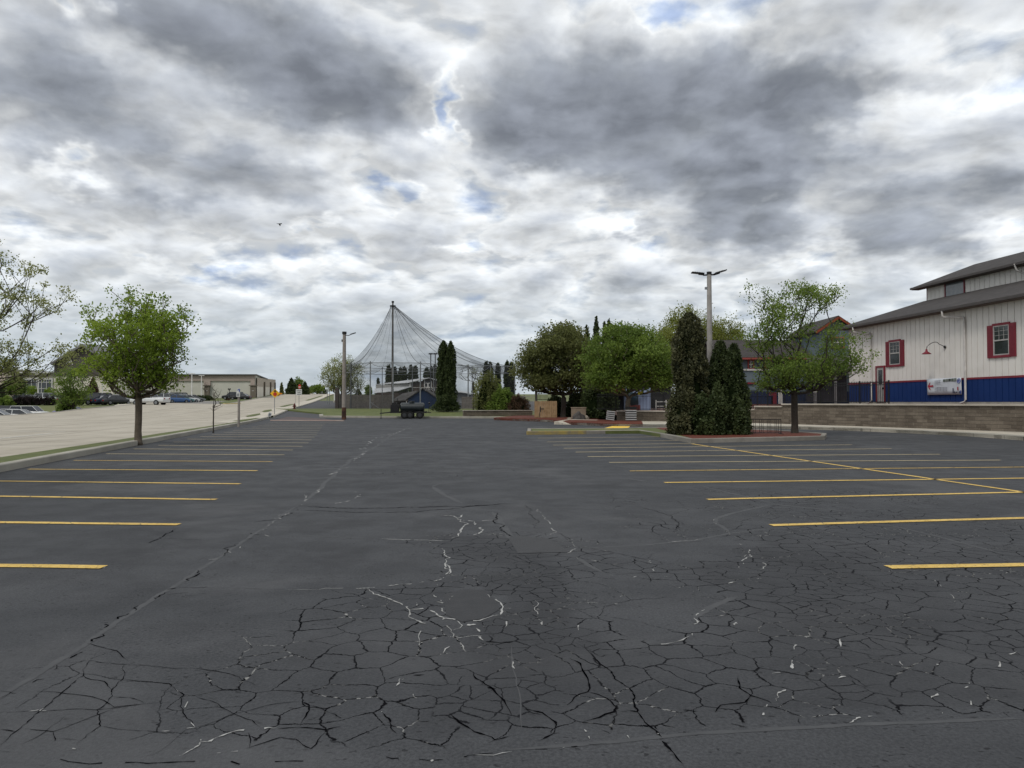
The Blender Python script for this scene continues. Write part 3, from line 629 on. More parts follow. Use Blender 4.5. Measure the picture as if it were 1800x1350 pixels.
# sidewalk beyond the kerb
drape('sidewalk', [V(56, 1.0), V(66, .95), V(73, .32), V(78, .2), V(100, .2), V(150, .2), V(230, .2), V(310, .2), V(310, 2.4), V(230, 2.4), V(150, 2.4), V(100, 2.4), V(78, 2.4), V(56, 2.4)], .135, WALKM)
far_e = [gp(x, y) for x, y in ((0, 733), (100, 726.5), (160, 719.5), (228, 713.0), (285, 709.5))]
FE = [(p_.x, p_.y) for p_ in far_e]
nose = gp(398, 711.5)
dist_off = lambda y: 17.5 if y > 150 else 17.5
road_poly = [V(5, 1.6), V(40, 1.35), V(56, 1.0), V(56, 2.4), V(100, 2.4), V(150, 2.4), V(250, 2.4), V(420, 2.4), V(420, 18), V(300, 17), V(200, 16), (nose.x, nose.y)]+FE[::-1]+[(-48, 62), (-48, 5)]
drape('road', road_poly, .11, ROADM, 2.5)
drape('verge_strip', [V(61, .75), V(70, .5), V(70, .9), V(61, 1.6)], .15, GRASSG)
for y0, y1 in ((73, 83), (86, 94), (106, 126), (160, 232)):
    drape('verge_strip', [V(y0, 2.1), V(y0+2, 1.75), V(y1-3, 1.75), V(y1, 2.15), V(y1-3, 2.6), V(y0+2, 2.6)], .16, GRASSG)
# far kerb of the road, with a pale walk behind it
kerb('kerb', FE, .35, .16, KERBM)
def shift(P, dx, dy): return [(x+dx, y+dy) for x, y in P]
drape('sidewalk', FE+shift(FE, -2.2, 1.2)[::-1], .15, WALKM)
drape('dealer_driveway', [FE[-1], (FE[-1][0]-14, FE[-1][1]+16), (nose.x-9, nose.y+26), (nose.x-1.5, nose.y+5), (nose.x, nose.y)], .125, mat('worn_asphalt', (.20, .19, .175), var=.1, scale=.4))
island = [(nose.x, nose.y), V(200, 16.2), V(300, 17.2), V(300, 20), V(200, 20), (nose.x-5, nose.y+10), (nose.x-1.6, nose.y+2)]
kerb('kerb', [island[0], V(200, 16.2), V(300, 17.2)], .25, .18, KERBM)
drape('verge_strip', [(x-.3, y+.2) for x, y in island], .17, GRASSG)
a = nose; yk = kerb('kerb_nose', [(a.x-.1, a.y-.1), (a.x+.7, a.y+4.5)], .5, .24, mat('yellow_kerb', (.42, .31, .10), col2=(.5, .42, .22), scale=2))
# turn-lane paint on the road
def rstripe(a, b, w):
    a = gp(*a, .12); b = gp(*b, .12); pts = resample([(a.x, a.y), (b.x, b.y)], 1); d = (Vector((b.x-a.x, b.y-a.y))).normalized(); mb = MB()
    vs = []
    for p_ in pts:
        for s in (1, -1): vs.append((p_.x-d.y*w/2*s, p_.y+d.x*w/2*s, G(p_.x, p_.y)+.118))
    mb.add(vs, [(2*i, 2*i+1, 2*i+3, 2*i+2) for i in range(len(pts)-1)]); o = mb.obj('lane_line', WHT); tag(o, kind='structure')
    if o.data.polygons[0].normal.z < 0: o.data.flip_normals()
rstripe((-60, 776), (92, 761.5), .16); rstripe((20, 757.3), (115, 758.8), .10)

# threshold strip at the head of the lot, with stained paving behind it
a = gp(478, 739.5); b = gp(606, 740)
kerb('kerb_strip', [(b.x, b.y), (a.x, a.y)], .35, .07, mat('pink_kerb', (.30, .22, .19), col2=(.36, .29, .25), scale=1)).location.z = .004
drape('stained_paving', [(a.x, a.y+.1), (b.x-1, b.y+.4), gp(570, 736.0).xy[:], gp(505, 733.0).xy[:]], .02, mat('stained', (.10, .06, .055), col2=(.075, .07, .07), scale=.5))
drape('lot_patch', [gp(780, 1046).xy[:], gp(815, 1036).xy[:], gp(850, 1038).xy[:], gp(872, 1056).xy[:], gp(878, 1072).xy[:], gp(850, 1088).xy[:], gp(812, 1094).xy[:], gp(784, 1082).xy[:]], .004, mat('patch_tar', (.035, .036, .039), col2=(.042, .043, .046), scale=8, bump=.4, bscale=60), 3)
drape('lot_patch', [gp(893, 946).xy[:], gp(905, 942).xy[:], gp(960, 946).xy[:], gp(980, 955).xy[:], gp(1000, 971).xy[:], gp(910, 973).xy[:]], .004, mat('patch_tar2', (.044, .045, .048), col2=(.05, .051, .054), scale=8, bump=.4, bscale=60), 3)

# ------------------------------------------------------------------ centre and right kerbs, beds, island
kc = [gp(*q) for q in ((868, 738.5), (905, 739.5), (950, 741), (973, 742), (1003, 746.5), (1060, 749), (1130, 750), (1200, 751), (1300, 753), (1400, 754.5), (1500, 757.5), (1600, 761.8), (1700, 767), (1800, 774.5))]
KC = [(p_.x, p_.y) for p_ in kc]+[(24.0, 26), (24.6, 15), (25, 0)]
kerb('kerb', KC[:4], .5, .2, KERBM, chips=.015); kerb('kerb', KC[4:], .5, .2, KERBM, chips=.015)
WP = [(31.5, 0), (30.4, 14), (29.4, 25), (26.6, 37), (22.0, 47.2), (18.3, 53.6), (15.6, 57.2), (13.9, 58.6), (10.0, 60.2), (8.6, 60.8), (7.4, 63.5)]   # retaining wall face
drape('gravel_margin', KC[6:]+[(x+.1, y) for x, y in WP[:9]], .17, WALKM, skirt=.2)
# mulch bed left of the wall
drape('mulch_bed', [KC[0], KC[1], KC[2], KC[3], KC[4], KC[5], KC[6], (WP[8][0]+.5, WP[8][1]-.2), (WP[9]), WP[10], (8, 70), (4, 77), (.8, 76.5), (-1.4, 70.2)], .21, MULCH, 1.5, skirt=.25)
rp = [gp(974, 741.5, .2), gp(1004, 746.3, .01), gp(1052, 738.6, .2), gp(1000, 737.2, .22)]; rp[0].z = G(0, rp[0].y)+.228; rp[1].z = .02; rp[2].z = G(0, rp[2].y)+.228; rp[3].z = G(0, rp[3].y)+.228
mb = MB(); mb.slab(rp, (0, 0, -.25)); tag(mb.obj('concrete_ramp', WALKM), kind='structure')
drape('grass_bank', [gp(562, 733.4).xy[:], gp(700, 734.6).xy[:], gp(870, 735.0).xy[:], gp(935, 735.5).xy[:], (3, 84), (2, 96), (-27, 97), (-31, 97), gp(566, 729).xy[:]], .17, GRASSG, skirt=.2)
kerb('kerb', [gp(*q).xy[:] for q in ((561, 731), (562, 733.8), (600, 734.3), (700, 735), (780, 735.3), (870, 735.6), (935, 736))], .4, .19, KERBM, chips=.01)
# island
IS = [(gp(*q).x, gp(*q).y) for q in ((927, 764.3), (1030, 763.2), (1122, 761.6), (1150, 766.2), (1183, 773), (1214, 779.3), (1300, 777.2), (1400, 775), (1450, 773.2))]
IB = [(15.3, 36), (14.6, 40.5), (11.5, 44), (9.3, 45), (6.3, 43.6), (3, 43.2), (.9, 43.0)]
ring = IS+IB
cx = sum(p_[0] for p_ in ring)/len(ring)
kerb('island_kerb', ring[2:]+ring[:3], .22, .19, KERBD, closed=False, chips=.02)
tmp = [Vector(p_) for p_ in ring]
drape('island_mulch', [(7.6, 31.2), (14.2, 33.9), (15.0, 36), (14.3, 40.3), (11.3, 43.7), (9.2, 44.7), (8.6, 44.3), (8.0, 36)], .17, MULCH, 1, skirt=.2)
drape('island_turf', [(7.6, 31.2), (8.0, 36), (8.6, 44.3), (6.3, 43.4), (3, 43.0), (1.1, 42.8), (1.1, 39.2), (6.9, 40.1)], .16, GRASSG, 1, skirt=.2)
# yellow painted face on the island's nose
kerb('kerb_paint', [(gp(927, 764.3).x-.006, gp(927, 764.3).y-.01), (IS[1][0], IS[1][1]-.012), (IS[2][0]-1.5, IS[2][1]-.012)], .16, .196, mat('worn_yellow', (.33, .25, .07), col2=(.20, .17, .11), scale=2.5))
q = [gp(*k) for k in ((1049, 756), (1083, 747.6), (1111, 747.2), (1102, 754.2))]
drape('painted_crossing', [(k.x, k.y) for k in q], .012, mat('bright_yellow', (.72, .46, .05), col2=(.78, .54, .09)))

# ================================================================== barn building on the right
BW = mat('barn_white', (.62, .595, .56), col2=(.69, .665, .63), scale=.7, rough=.6)
BGROOVE = mat('barn_groove', (.16, .15, .14)); BBLUE = mat('barn_blue', (.004, .022, .105), col2=(.006, .028, .125), scale=.6, rough=.6, spec=.15)
BBLUEG = mat('barn_blue_groove', (.004, .008, .03)); BRED = mat('barn_red', (.155, .014, .026), col2=(.19, .019, .033), scale=2, rough=.5)
def shingle(name, a, b):
    m = bpy.data.materials.new(name); m.use_nodes = True; n = NG(m.node_tree); bs = m.node_tree.nodes['Principled BSDF']
    co = n.n('ShaderNodeTexCoord').outputs['Object']
    br = n.n('ShaderNodeTexVoronoi'); br.inputs['Scale'].default_value = 1; n.l(n.vm('MULTIPLY', co, (3.2, 3.2, 14)), br.inputs['Vector'])
    sp_ = n.n('ShaderNodeSeparateColor'); n.l(br.outputs['Color'], sp_.inputs[0])
    c = n.mix(sp_.outputs[0], a, b); c = n.mix(n.m('MULTIPLY', n.mr(n.noise(co, .6, 5, .6), .3, .7), .5), c, tuple(q*.75 for q in a))
    n.l(c, bs.inputs['Base Color']); bs.inputs['Roughness'].default_value = .95; MATS[name] = m; return m
ROOFM = shingle('asphalt_shingle', (.026, .022, .021), (.055, .047, .045))
ROOFG = shingle('grey_shingle', (.06, .057, .055), (.10, .095, .09))
FASC = mat('gutter_brown', (.055, .047, .044), rough=.45); SOFF = mat('soffit', (.10, .08, .07))
GLASS = mat('window_glass', (.03, .035, .04), rough=.08, spec=.8, var=.3, scale=.8)
TRIMW = mat('trim_white', (.62, .61, .58), rough=.5); DARK = mat('black_metal', (.012, .012, .013), rough=.5)
GREYD = mat('door_grey', (.30, .29, .28), rough=.5); PIPE = mat('downpipe', (.46, .44, .42), rough=.5)

C0 = Vector((25.27, 55.4)); BU = Vector((.0968, -.9953)); BV = Vector((.9953, .0968)); BZ = 1.6
def wl(px, py, s=0.0):
    d = ray(px, py); dd = Vector((d.x, d.y)); t = (C0.dot(BV)+s)/dd.dot(BV)
    return (dd*t-C0).dot(BU), CAMZ+d.z*t-BZ
barn = empty('barn_building', (C0.x, C0.y, BZ), math.atan2(BU.y, BU.x), 'long white board-and-batten building with blue base, red trim and two dark roofs', 'building')
L = 46.0; S1 = 6.3
EAVE = wl(1548, 566)[1]; blue_top = wl(1548, 671.5)[1]
cz0 = wl(1631, 533, S1)[1]; cz1 = wl(1631, 502, S1)[1]
UROOF_RIDGE = 4.6
def panels(mb, x0, x1, z0, z1, y, pitch, gap, depth, mi=0, mig=1, end=None):
    "raised boards with real grooves between them, facing -y; backing sheet behind"
    mb.add([(x0, y+depth, z0), (x1, y+depth, z0), (x1, y+depth, z1), (x0, y+depth, z1)], [(0, 1, 2, 3)], mig)  # backing darker than the boards: rib shadow put into its colour
    x = x0
    while x < x1-.02:
        mb.box(x, y, z0, min(x+pitch-gap, x1), y+depth-.003, z1, mi); x += pitch
w = MB(); panels(w, 0, L, blue_top+.02, EAVE, 0, .46, .035, .04)
# gable end towards the back street: boards facing -x
end = [(0, EAVE), (S1, cz0), (S1, cz1), (S1+UROOF_RIDGE, cz1+1.7), (S1+2*UROOF_RIDGE, cz1), (S1+2*UROOF_RIDGE, cz0), (2*S1+2*UROOF_RIDGE, EAVE), (2*S1+2*UROOF_RIDGE, 0), (0, 0)]
w.slab([(0.0, y+.06, z) for y, z in end], (.2, 0, 0)); w.slab([(L-.2, y+.06, z) for y, z in end], (.2, 0, 0))
w.obj('wall', [BW, BGROOVE], barn)
w = MB(); panels(w, 0, L, .12, blue_top-.09, -.012, .46, .035, .04); w.obj('blue_base_panel', [BBLUE, BBLUEG], barn)
w = MB(); w.box(-.03, -.04, blue_top-.09, L, .03, blue_top+.02); w.obj('red_belt_trim', BRED, barn)
w = MB(); w.box(-.02, .0, -.4, L, .3, .12); w.obj('foundation', KERBM, barn)
w = MB(); panels(w, 0, L, cz0-.3, cz1, S1, .46, .035, .04); w.box(-.04, S1-.02, cz0-.2, .0, S1+.1, cz1, 2); w.obj('upper_wall', [BW, BGROOVE, BRED], barn)
def roofslab(name, y0, z0, y1, z1, x0, x1, t=.12, mats=(ROOFM, FASC)):
    w = MB(); w.slab([(x0, y0, z0), (x1, y0, z0), (x1, y1, z1), (x0, y1, z1)], (0, 0, t)); o = w.obj(name, list(mats), barn)
    return o
k1 = (cz0-EAVE)/S1
roofslab('roof', -.65, EAVE-.65*k1+.10, S1, cz0+.10, -.45, L)
k2 = 1.7/UROOF_RIDGE
roofslab('upper_roof', S1-.62, cz1-.62*k2+.08, S1+UROOF_RIDGE, cz1+1.7+.08, -.95, L)
roofslab('upper_roof', S1+2*UROOF_RIDGE+.62, cz1-.62*k2+.08, S1+UROOF_RIDGE+.004, cz1+1.7+.08, -.95, L)
roofslab('roof', 2*S1+2*UROOF_RIDGE+.65, EAVE-.65*k1+.10, S1*1+2*UROOF_RIDGE, cz0+.10, -.45, L)
for nm, y, z, x0 in (('gutter', -.78, EAVE-.65*k1+.05, -.45), ('gutter', S1-.75, cz1-.62*k2+.03, -.95)):
    w = MB(); w.box(x0, y, z, L, y+.13, z+.15); w.obj(nm, FASC, barn)
    w = MB(); w.box(x0, y+.135, z-.02, L, y+(.75 if x0 > -.9 else .72), z+.02); w.obj('soffit', SOFF, barn)
# windows with shutters
def barn_window(pxl, pxr, pyt, pyb, sh):
    x0, zt = wl(pxl, pyt); x1, zb = wl(pxr, pyb); x0 = wl(pxl, pyb)[0]
    zt = wl((pxl+pxr)/2, pyt)[1]; zb = wl((pxl+pxr)/2, pyb)[1]
    f = MB(); t = .06
    f.box(x0, -.07, zb, x1, -.02, zb+t); f.box(x0, -.07, zt-t, x1, -.02, zt); f.box(x0, -.07, zb+t, x0+t, -.02, zt-t); f.box(x1-t, -.07, zb+t, x1, -.02, zt-t)
    zm = (zb+zt)/2; f.box(x0+t, -.072, zm-.035, x1-t, -.022, zm+.035)
    for i in (1, 2): xx = x0+t+(x1-x0-2*t)*i/3; f.box(xx-.008, -.045, zm+.04, xx+.008, -.025, zt-t)
    for i in (1, 2): zz_ = zm+.035+(zt-t-zm-.035)*i/3; f.box(x0+t, -.047, zz_-.008, x1-t, -.027, zz_+.008)
    fo = f.obj('window', mat('window_grey', (.36, .35, .34)), barn)
    g_ = MB(); g_.box(x0+t, -.03, zb+t, x1-t, -.015, zt-t); g_.obj('pane', GLASS, fo)
    r_ = MB(); r_.box(x0-.05, -.085, zt, x1+.05, -.01, zt+.13); r_.obj('lintel', BRED, fo); r_ = MB(); r_.box(x0-.05, -.085, zb-.14, x1+.05, -.01, zb); r_.obj('sill', BRED, fo)
    for a, b in ((x0-sh, x0-.002), (x1+.002, x1+sh)):
        s_ = MB(); s_.box(a, -.075, zb-.13, b, -.015, zt+.06)
        k = 22
        for i in range(k):
            za = zb-.06+(zt-zb)*i/k; s_.box(a+.05, -.088, za, b-.05, -.076, za+(zt-zb)/k*.55)
        s_.obj('shutter', BRED, barn)
barn_window(1565, 1583.5, 600.5, 641, .42); barn_window(1748, 1776, 571.5, 624, .45)
# clerestory window
def rectwin(name, pxl, pxr, pyt, pyb, s, tcol, par, glass=GLASS, t=.10):
    xm = (pxl+pxr)/2; zt = wl(xm, pyt, s)[1]; zb = wl(xm, pyb, s)[1]; x0 = wl(pxl, pyb, s)[0]; x1 = wl(pxr, pyb, s)[0]
    f = MB(); f.box(x0-t, s-.06, zb-t, x1+t, s-.01, zb); f.box(x0-t, s-.06, zt, x1+t, s-.01, zt+t); f.box(x0-t, s-.06, zb, x0, s-.01, zt); f.box(x1, s-.06, zb, x1+t, s-.01, zt)
    fo = f.obj(name, tcol, par); g_ = MB(); g_.box(x0, s-.03, zb, x1, s-.012, zt); g_.obj('pane', glass, fo)
SKYGL = mat('sky_lit_glass', (.12, .13, .14), rough=.12, spec=.8)
rectwin('upper_window', 1663, 1695, 493.5, 519.5, S1, BRED, barn, SKYGL)
rectwin('upper_window', 1900, 1960, 440, 475, S1, BRED, barn, SKYGL)
# door
x0 = wl(1543, 700)[0]; x1 = wl(1555.5, 700)[0]; zt = wl(1549, 646)[1]
d_ = MB(); d_.box(x0, -.06, .10, x1, -.015, zt); do = d_.obj('door', GREYD, barn)
f = MB(); f.box(x0-.12, -.09, .1, x0, -.01, zt+.12); f.box(x1, -.09, .1, x1+.12, -.01, zt+.12); f.box(x0, -.09, zt, x1, -.01, zt+.12); f.obj('door_frame', BRED, barn)
f = MB(); f.box(x0+.2, -.068, zt-1.15, x1-.18, -.061, zt-.18); f.obj('door_glass', GLASS, do)
f = MB(); f.box(x1-.12, -.12, 1.0, x1-.06, -.061, 1.12); f.obj('handle', DARK, do)
# downpipes with their elbows
def pipe(px, ptop, pbot, pelb):
    x, zb = wl(px, pbot); zt = wl(px, ptop)[1]; xe = wl(pelb, ptop)[0]; zg = EAVE-.65*k1+.06
    f = MB(); f.tube([(xe, -.72, zg), (xe, -.70, zg-.28), (xe+.03, -.62, zg-.38), (x, -.14, zt+.1), (x, -.10, zt-.1), (x, -.10, .25), (x-.05, -.16, .1), (x-.2, -.3, .03)], .062, 8); f.obj('downpipe', PIPE, barn, smooth=True)
pipe(1534, 588, 700, 1516); pipe(1700, 560, 700, 1676)
f = MB(); x = wl(1802, 455, S1)[0]; f.tube([(x, S1-.72, cz1-.1), (x, S1-.6, cz1-.5), (x+.2, S1-.12, cz1-.8), (x+.2, S1-.12, cz0+.3)], .06, 8); f.obj('downpipe', PIPE, barn, smooth=True)
# gooseneck lamp
x = wl(1662, 610)[0]; z = wl(1662, 610)[1]
lam = MB(); gl_x = wl(1643.5, 618)[0]
lam.tube([(x, -.03, z), (x, -.07, z)], .09, 12)
pts = [(x+(gl_x-x)*t_*.55, -.07-.75*t_, z+.02+.30*math.sin(t_*math.pi*.95)*(1 if t_ > .35 else .7)) for t_ in [i/10 for i in range(11)]]
lam.tube(pts+[(pts[-1][0], pts[-1][1]-.04, z-.12)], .022, 6); lo = lam.obj('wall_lamp', DARK, barn, smooth=True)
sh_ = MB(); sh_.lathe([(.05, z-.10), (.07, z-.24), (.24, z-.36), (.28, z-.40), (.26, z-.40), (.04, z-.26)], 16, c=(0, 0)); sh_.v = [(a+pts[-1][0], b+pts[-1][1]-.04, c_) for a, b, c_ in sh_.v]; sh_.obj('lamp_shade', BRED, lo, smooth=True)
# bracketed sign block on the corner
f = MB(); f.box(-.25, -.10, wl(1493, 648)[1], .45, .10, wl(1493, 640)[1]); f.box(-.1, -.08, wl(1493, 657)[1], .35, .08, wl(1493, 650)[1]); f.obj('corner_bracket', mat('bracket_grey', (.22, .21, .20)), barn)

# banner
bx0 = wl(1633, 690)[0]; bx1 = wl(1694, 690)[0]; bz0 = wl(1664, 693.7)[1]; bz1 = wl(1664, 664.8)[1]
ban = empty('arrow_banner', (C0.x, C0.y, BZ), barn.rotation_euler[2], 'white banner with red left arrow on the blue base of the white building', 'banner')
W_, H_ = bx1-bx0, bz1-bz0
mbn = MB(); nxs = 16
vs = [(bx0+W_*i/nxs, -.10-.014*math.sin(i*1.3)-.008*j, bz0+H_*j/4) for j in range(5) for i in range(nxs+1)]
mbn.add(vs, [(j*(nxs+1)+i, j*(nxs+1)+i+1, (j+1)*(nxs+1)+i+1, (j+1)*(nxs+1)+i) for j in range(4) for i in range(nxs)])
bo = mbn.obj('banner_sheet', mat('banner_vinyl', (.52, .55, .59), rough=.45, var=.06), ban, smooth=True)
so = bo.modifiers.new('t', 'SOLIDIFY'); so.thickness = .006
def bpt(u, v, y=-.152): return (bx0+W_*u, y, bz0+H_*v)
def bpoly(P, m, name='banner_print'):
    q = MB(); q.slab([bpt(u, v) for u, v in P], (0, .004, 0)); return q.obj(name, m, ban)
bpoly([(.035, .54), (.10, .78), (.115, .74), (.085, .59), (.20, .60), (.20, .49), (.085, .49), (.115, .34), (.10, .29)], mat('banner_red', (.33, .012, .03), rough=.5), 'arrow')
INK = mat('banner_ink', (.05, .055, .09)); INKL = mat('banner_outline', (.27, .27, .31)); INKB = mat('banner_blue', (.05, .08, .30))
rr_ = random.Random(5)
def glyphs(u0, u1, v0, v1, n_):
    q = MB(); du = (u1-u0)/n_; t_ = .008
    for i in range(n_):
        a = u0+du*i+du*.08; b = u0+du*(i+1)-du*.08; vm = (v0+v1)/2
        for (p0, p1) in (((a, v0), (a, v1)), ((a, v1), (b, v1)), ((a, vm), (b, vm)), ((b, v0), (b, v1)) if i % 2 else ((a, v0), (b, v0))):
            P0 = Vector(bpt(*p0, -.150)); P1 = Vector(bpt(*p1, -.150)); q.bar(P0, P1, .018, .004)
    return q.obj('banner_lettering', INKL, ban)
glyphs(.25, .43, .63, .88, 5); glyphs(.25, .62, .20, .46, 9)
for i in range(5):
    u = .49+.078*i; m_ = (mat('photo_a', (.10, .12, .10)), mat('photo_b', (.17, .19, .17)), mat('photo_c', (.05, .06, .05)))[i % 3]
    bpoly([(u, .78), (u+.07, .79), (u+.07, .98-.02*(4-i)/2), (u, .97-.02*(4-i)/2)], m_, 'banner_photo')
ring_ = MB(); c_ = bpt(.94, .80, -.153); ring_.tube([(c_[0]+.13*math.cos(a), c_[1], c_[2]+.13*math.sin(a)) for a in [i*math.pi/8 for i in range(17)]], .022, 5); ring_.tube([(c_[0], c_[1], c_[2]), (c_[0], c_[1]-.004, c_[2])], .06, 10); ring_.obj('emblem', INKB, ban)
for u, v, h_, m_ in ((.76, .08, .30, INK), (.80, .08, .10, INK), (.85, .09, .07, INK), (.89, .25, .2, MATS['banner_red']), (.935, .05, .14, INK), (.97, .04, .20, INKB)): bpoly([(u, v), (u+.028, v), (u+.028, v+h_), (u, v+h_)], m_)

# ================================================================== retaining wall, fence
def stone_mat(name, a, b, mort):
    m = bpy.data.materials.new(name); m.use_nodes = True; n = NG(m.node_tree); bs = m.node_tree.nodes['Principled BSDF']
    uv = n.n('ShaderNodeAttribute', attribute_name='run').outputs['Vector']
    br = n.n('ShaderNodeTexBrick'); br.inputs['Scale'].default_value = 1; br.inputs['Brick Width'].default_value = .62; br.inputs['Row Height'].default_value = .185; br.inputs['Mortar Size'].default_value = .010; br.offset = .37
    br.inputs['Color1'].default_value = (*a, 1); br.inputs['Color2'].default_value = (*b, 1); br.inputs['Mortar'].default_value = (*mort, 1); br.inputs['Bias'].default_value = -.1
    n.l(uv, br.inputs['Vector'])
    co = n.n('ShaderNodeTexCoord').outputs['Object']
    c = n.mix(n.m('MULTIPLY', n.mr(n.noise(co, 1.3, 6, .7), .3, .7), .6), br.outputs['Color'], tuple(q*.7 for q in a))
    c = n.mix(n.m('MULTIPLY', n.mr(n.noise(co, 14, 4, .7), .45, .7), .25), c, tuple(q*1.5 for q in b))
    n.l(c, bs.inputs['Base Color']); bs.inputs['Roughness'].default_value = .95
    bp = n.n('ShaderNodeBump'); bp.inputs['Strength'].default_value = .6; bp.inputs['Distance'].default_value = .03
    n.l(n.m('SUBTRACT', n.noise(co, 9, 5, .7), br.outputs['Fac']), bp.inputs['Height']); n.l(bp.outputs[0], bs.inputs['Normal']); MATS[name] = m; return m
STONE = stone_mat('wall_stone', (.090, .072, .055), (.185, .155, .122), (.26, .225, .18)); CAPM = mat('cap_stone', (.33, .30, .255), col2=(.42, .385, .34), scale=1.2, rough=.9)
def stone_wall(name, line, ztops, label, th=.35, z0=.1, cap=.10, capo=.04, mats=None):
    root = empty(name, (line[0][0], line[0][1], 0)); tag(root, label, 'wall')
    ox, oy = line[0]
    w = MB(); run = 0; uv = []; c = MB()
    for (a, b), zt in zip(zip(line, line[1:]), ztops):
        a = Vector(a); b = Vector(b); d = (b-a).normalized(); n_ = Vector((d.y, -d.x)); Ls = (b-a).length; nseg = max(1, int(Ls/1.2)); z0_ = z0
        rows = max(2, int(round((zt-cap-z0_)/.185)))
        for i in range(nseg):
            p0 = a+(b-a)*i/nseg; p1 = a+(b-a)*(i+1)/nseg
            for r_ in range(rows):
                za = z0_+(zt-cap-z0_)*r_/rows; zb = z0_+(zt-cap-z0_)*(r_+1)/rows; jut = .012*noise.noise((p0.x*2, r_*3.1, 1))-.012*r_
                q = [p0+n_*(-0)+(-n_)*0]; f0 = p0-n_*jut; f1 = p1-n_*jut
                vs = [(f0.x-ox, f0.y-oy, za+.006), (f1.x-ox, f1.y-oy, za+.006), (f1.x-ox, f1.y-oy, zb-.006), (f0.x-ox, f0.y-oy, zb-.006), (p0.x+n_.x*th-ox, p0.y+n_.y*th-oy, zb-.006), (p1.x+n_.x*th-ox, p1.y+n_.y*th-oy, zb-.006), (p0.x+n_.x*th-ox, p0.y+n_.y*th-oy, za+.006), (p1.x+n_.x*th-ox, p1.y+n_.y*th-oy, za+.006)]
                w.add(vs, [(0, 1, 2, 3), (3, 2, 5, 4), (0, 6, 7, 1), (0, 3, 4, 6), (1, 7, 5, 2)])
                u0 = run+(p0-a).length; u1 = run+(p1-a).length; v0 = r_*.185+.005; v1 = v0+.175
                uv += [(u0, v0, 0), (u1, v0, 0), (u1, v1, 0), (u0, v1, 0), (u0, v1, 0), (u1, v1, 0), (u0, v0, 0), (u1, v0, 0)]
        run += Ls
        e = d*.02
        P = [a-e-n_*capo, b+e-n_*capo, b+e+n_*(th+capo), a-e+n_*(th+capo)]
        c.slab([(p_.x-ox, p_.y-oy, zt-cap+.002) for p_ in P], (0, 0, cap-.002+.001*len(c.v)/8))
    o = w.obj('stone_courses', mats or STONE, root); at2 = o.data.attributes.new('run', 'FLOAT_VECTOR', 'POINT'); at2.data.foreach_set('vector', [x for q in uv for x in q])
    c.obj('cap', CAPM, root, bevel=.01); return root
# line runs so that its outward normal (d.y,-d.x) points to the back of the wall
def cut(line, fr_): pass
W1 = [WP[0], WP[1], WP[2], WP[3], WP[4]]
ptx = lambda px, a, b: next(((a[0]+(b[0]-a[0])*t, a[1]+(b[1]-a[1])*t) for t in [i/400 for i in range(401)] if 900+1300*(a[0]+(b[0]-a[0])*t)/(a[1]+(b[1]-a[1])*t) <= px), b)
pA = ptx(1374, WP[4], WP[5]); pB = ptx(1326, WP[5], WP[6])
lineR = [W1[0], W1[1], W1[2], W1[3], W1[4], pA]
def rev(Ln): return Ln[::-1]
stone_wall('retaining_wall', lineR, [1.6]*5, 'long grey-brown block retaining wall with pale cap below the white building', z0=.12)
stone_wall('retaining_wall', [pA, WP[5], pB], [1.44]*2, 'short middle step of the block retaining wall, right of the dark evergreens', z0=.12)
stone_wall('retaining_wall', [pB, WP[6], WP[7]], [1.2]*2, 'lower step of the block retaining wall just right of the dark evergreens', z0=.12)
stone_wall('retaining_wall', [WP[7], WP[8], WP[9]], [1.02]*2, 'lowest block retaining wall under the fence, left of the dark evergreens', z0=.12)
lw = [gp(936, 730.5, .2).xy[:], gp(875, 731, .2).xy[:], gp(815, 731.5, .2).xy[:]]
lw = [(lw[0][0], lw[0][1]), (lw[1][0], lw[1][1]+.3), (lw[2][0], lw[2][1])]
stone_wall('planter_wall', [(p_[0], p_[1]) for p_ in lw], [G(0, 78)+.72]*2, 'low stone planter wall with pale cap below the olive shrubs', z0=G(0, 78)+.05, cap=.07)
# terrace behind the walls
def terrace(P, z, m, name='terrace'):
    o_ = MB(); o_.slab([(x, y, z-.3) for x, y in P], (0, 0, .3)); tag(o_.obj(name, m), kind='structure')
bk = lambda i, d: (WP[i][0]+d, WP[i][1]+.15)
terrace([(WP[0][0]+.2, WP[0][1]), (WP[1][0]+.2, WP[1][1]), (WP[2][0]+.2, WP[2][1]), (WP[3][0]+.2, WP[3][1]), (WP[4][0]+.2, WP[4][1]+.1), (pA[0]+.15, pA[1]+.15), (pA[0]+1.5, 80), (24, 110), (60, 110), (60, 0)], 1.51, MULCH, 'red_terrace')
terrace([(pA[0]+.1, pA[1]+.2), (WP[5][0]+.1, WP[5][1]+.2), (pB[0]+.1, pB[1]+.2), (pB[0], 80), (pA[0]+1.5, 80)], 1.33, mat('terrace_paving', (.26, .17, .15), col2=(.33, .25, .22), scale=.7), 'terrace')
terrace([(pB[0]+.1, pB[1]+.2), (WP[6][0]+.1, WP[6][1]+.2), (WP[7][0]+.1, WP[7][1]+.2), (WP[7][0], 80), (pB[0], 80)], 1.10, MATS['terrace_paving'], 'terrace')
terrace([(WP[7][0]+.1, WP[7][1]+.2), (WP[8][0]+.1, WP[8][1]+.2), (WP[9][0]+.1, WP[9][1]+.2), (8.2, 66), (7, 80), (WP[7][0], 80)], .93, MATS['terrace_paving'], 'terrace')

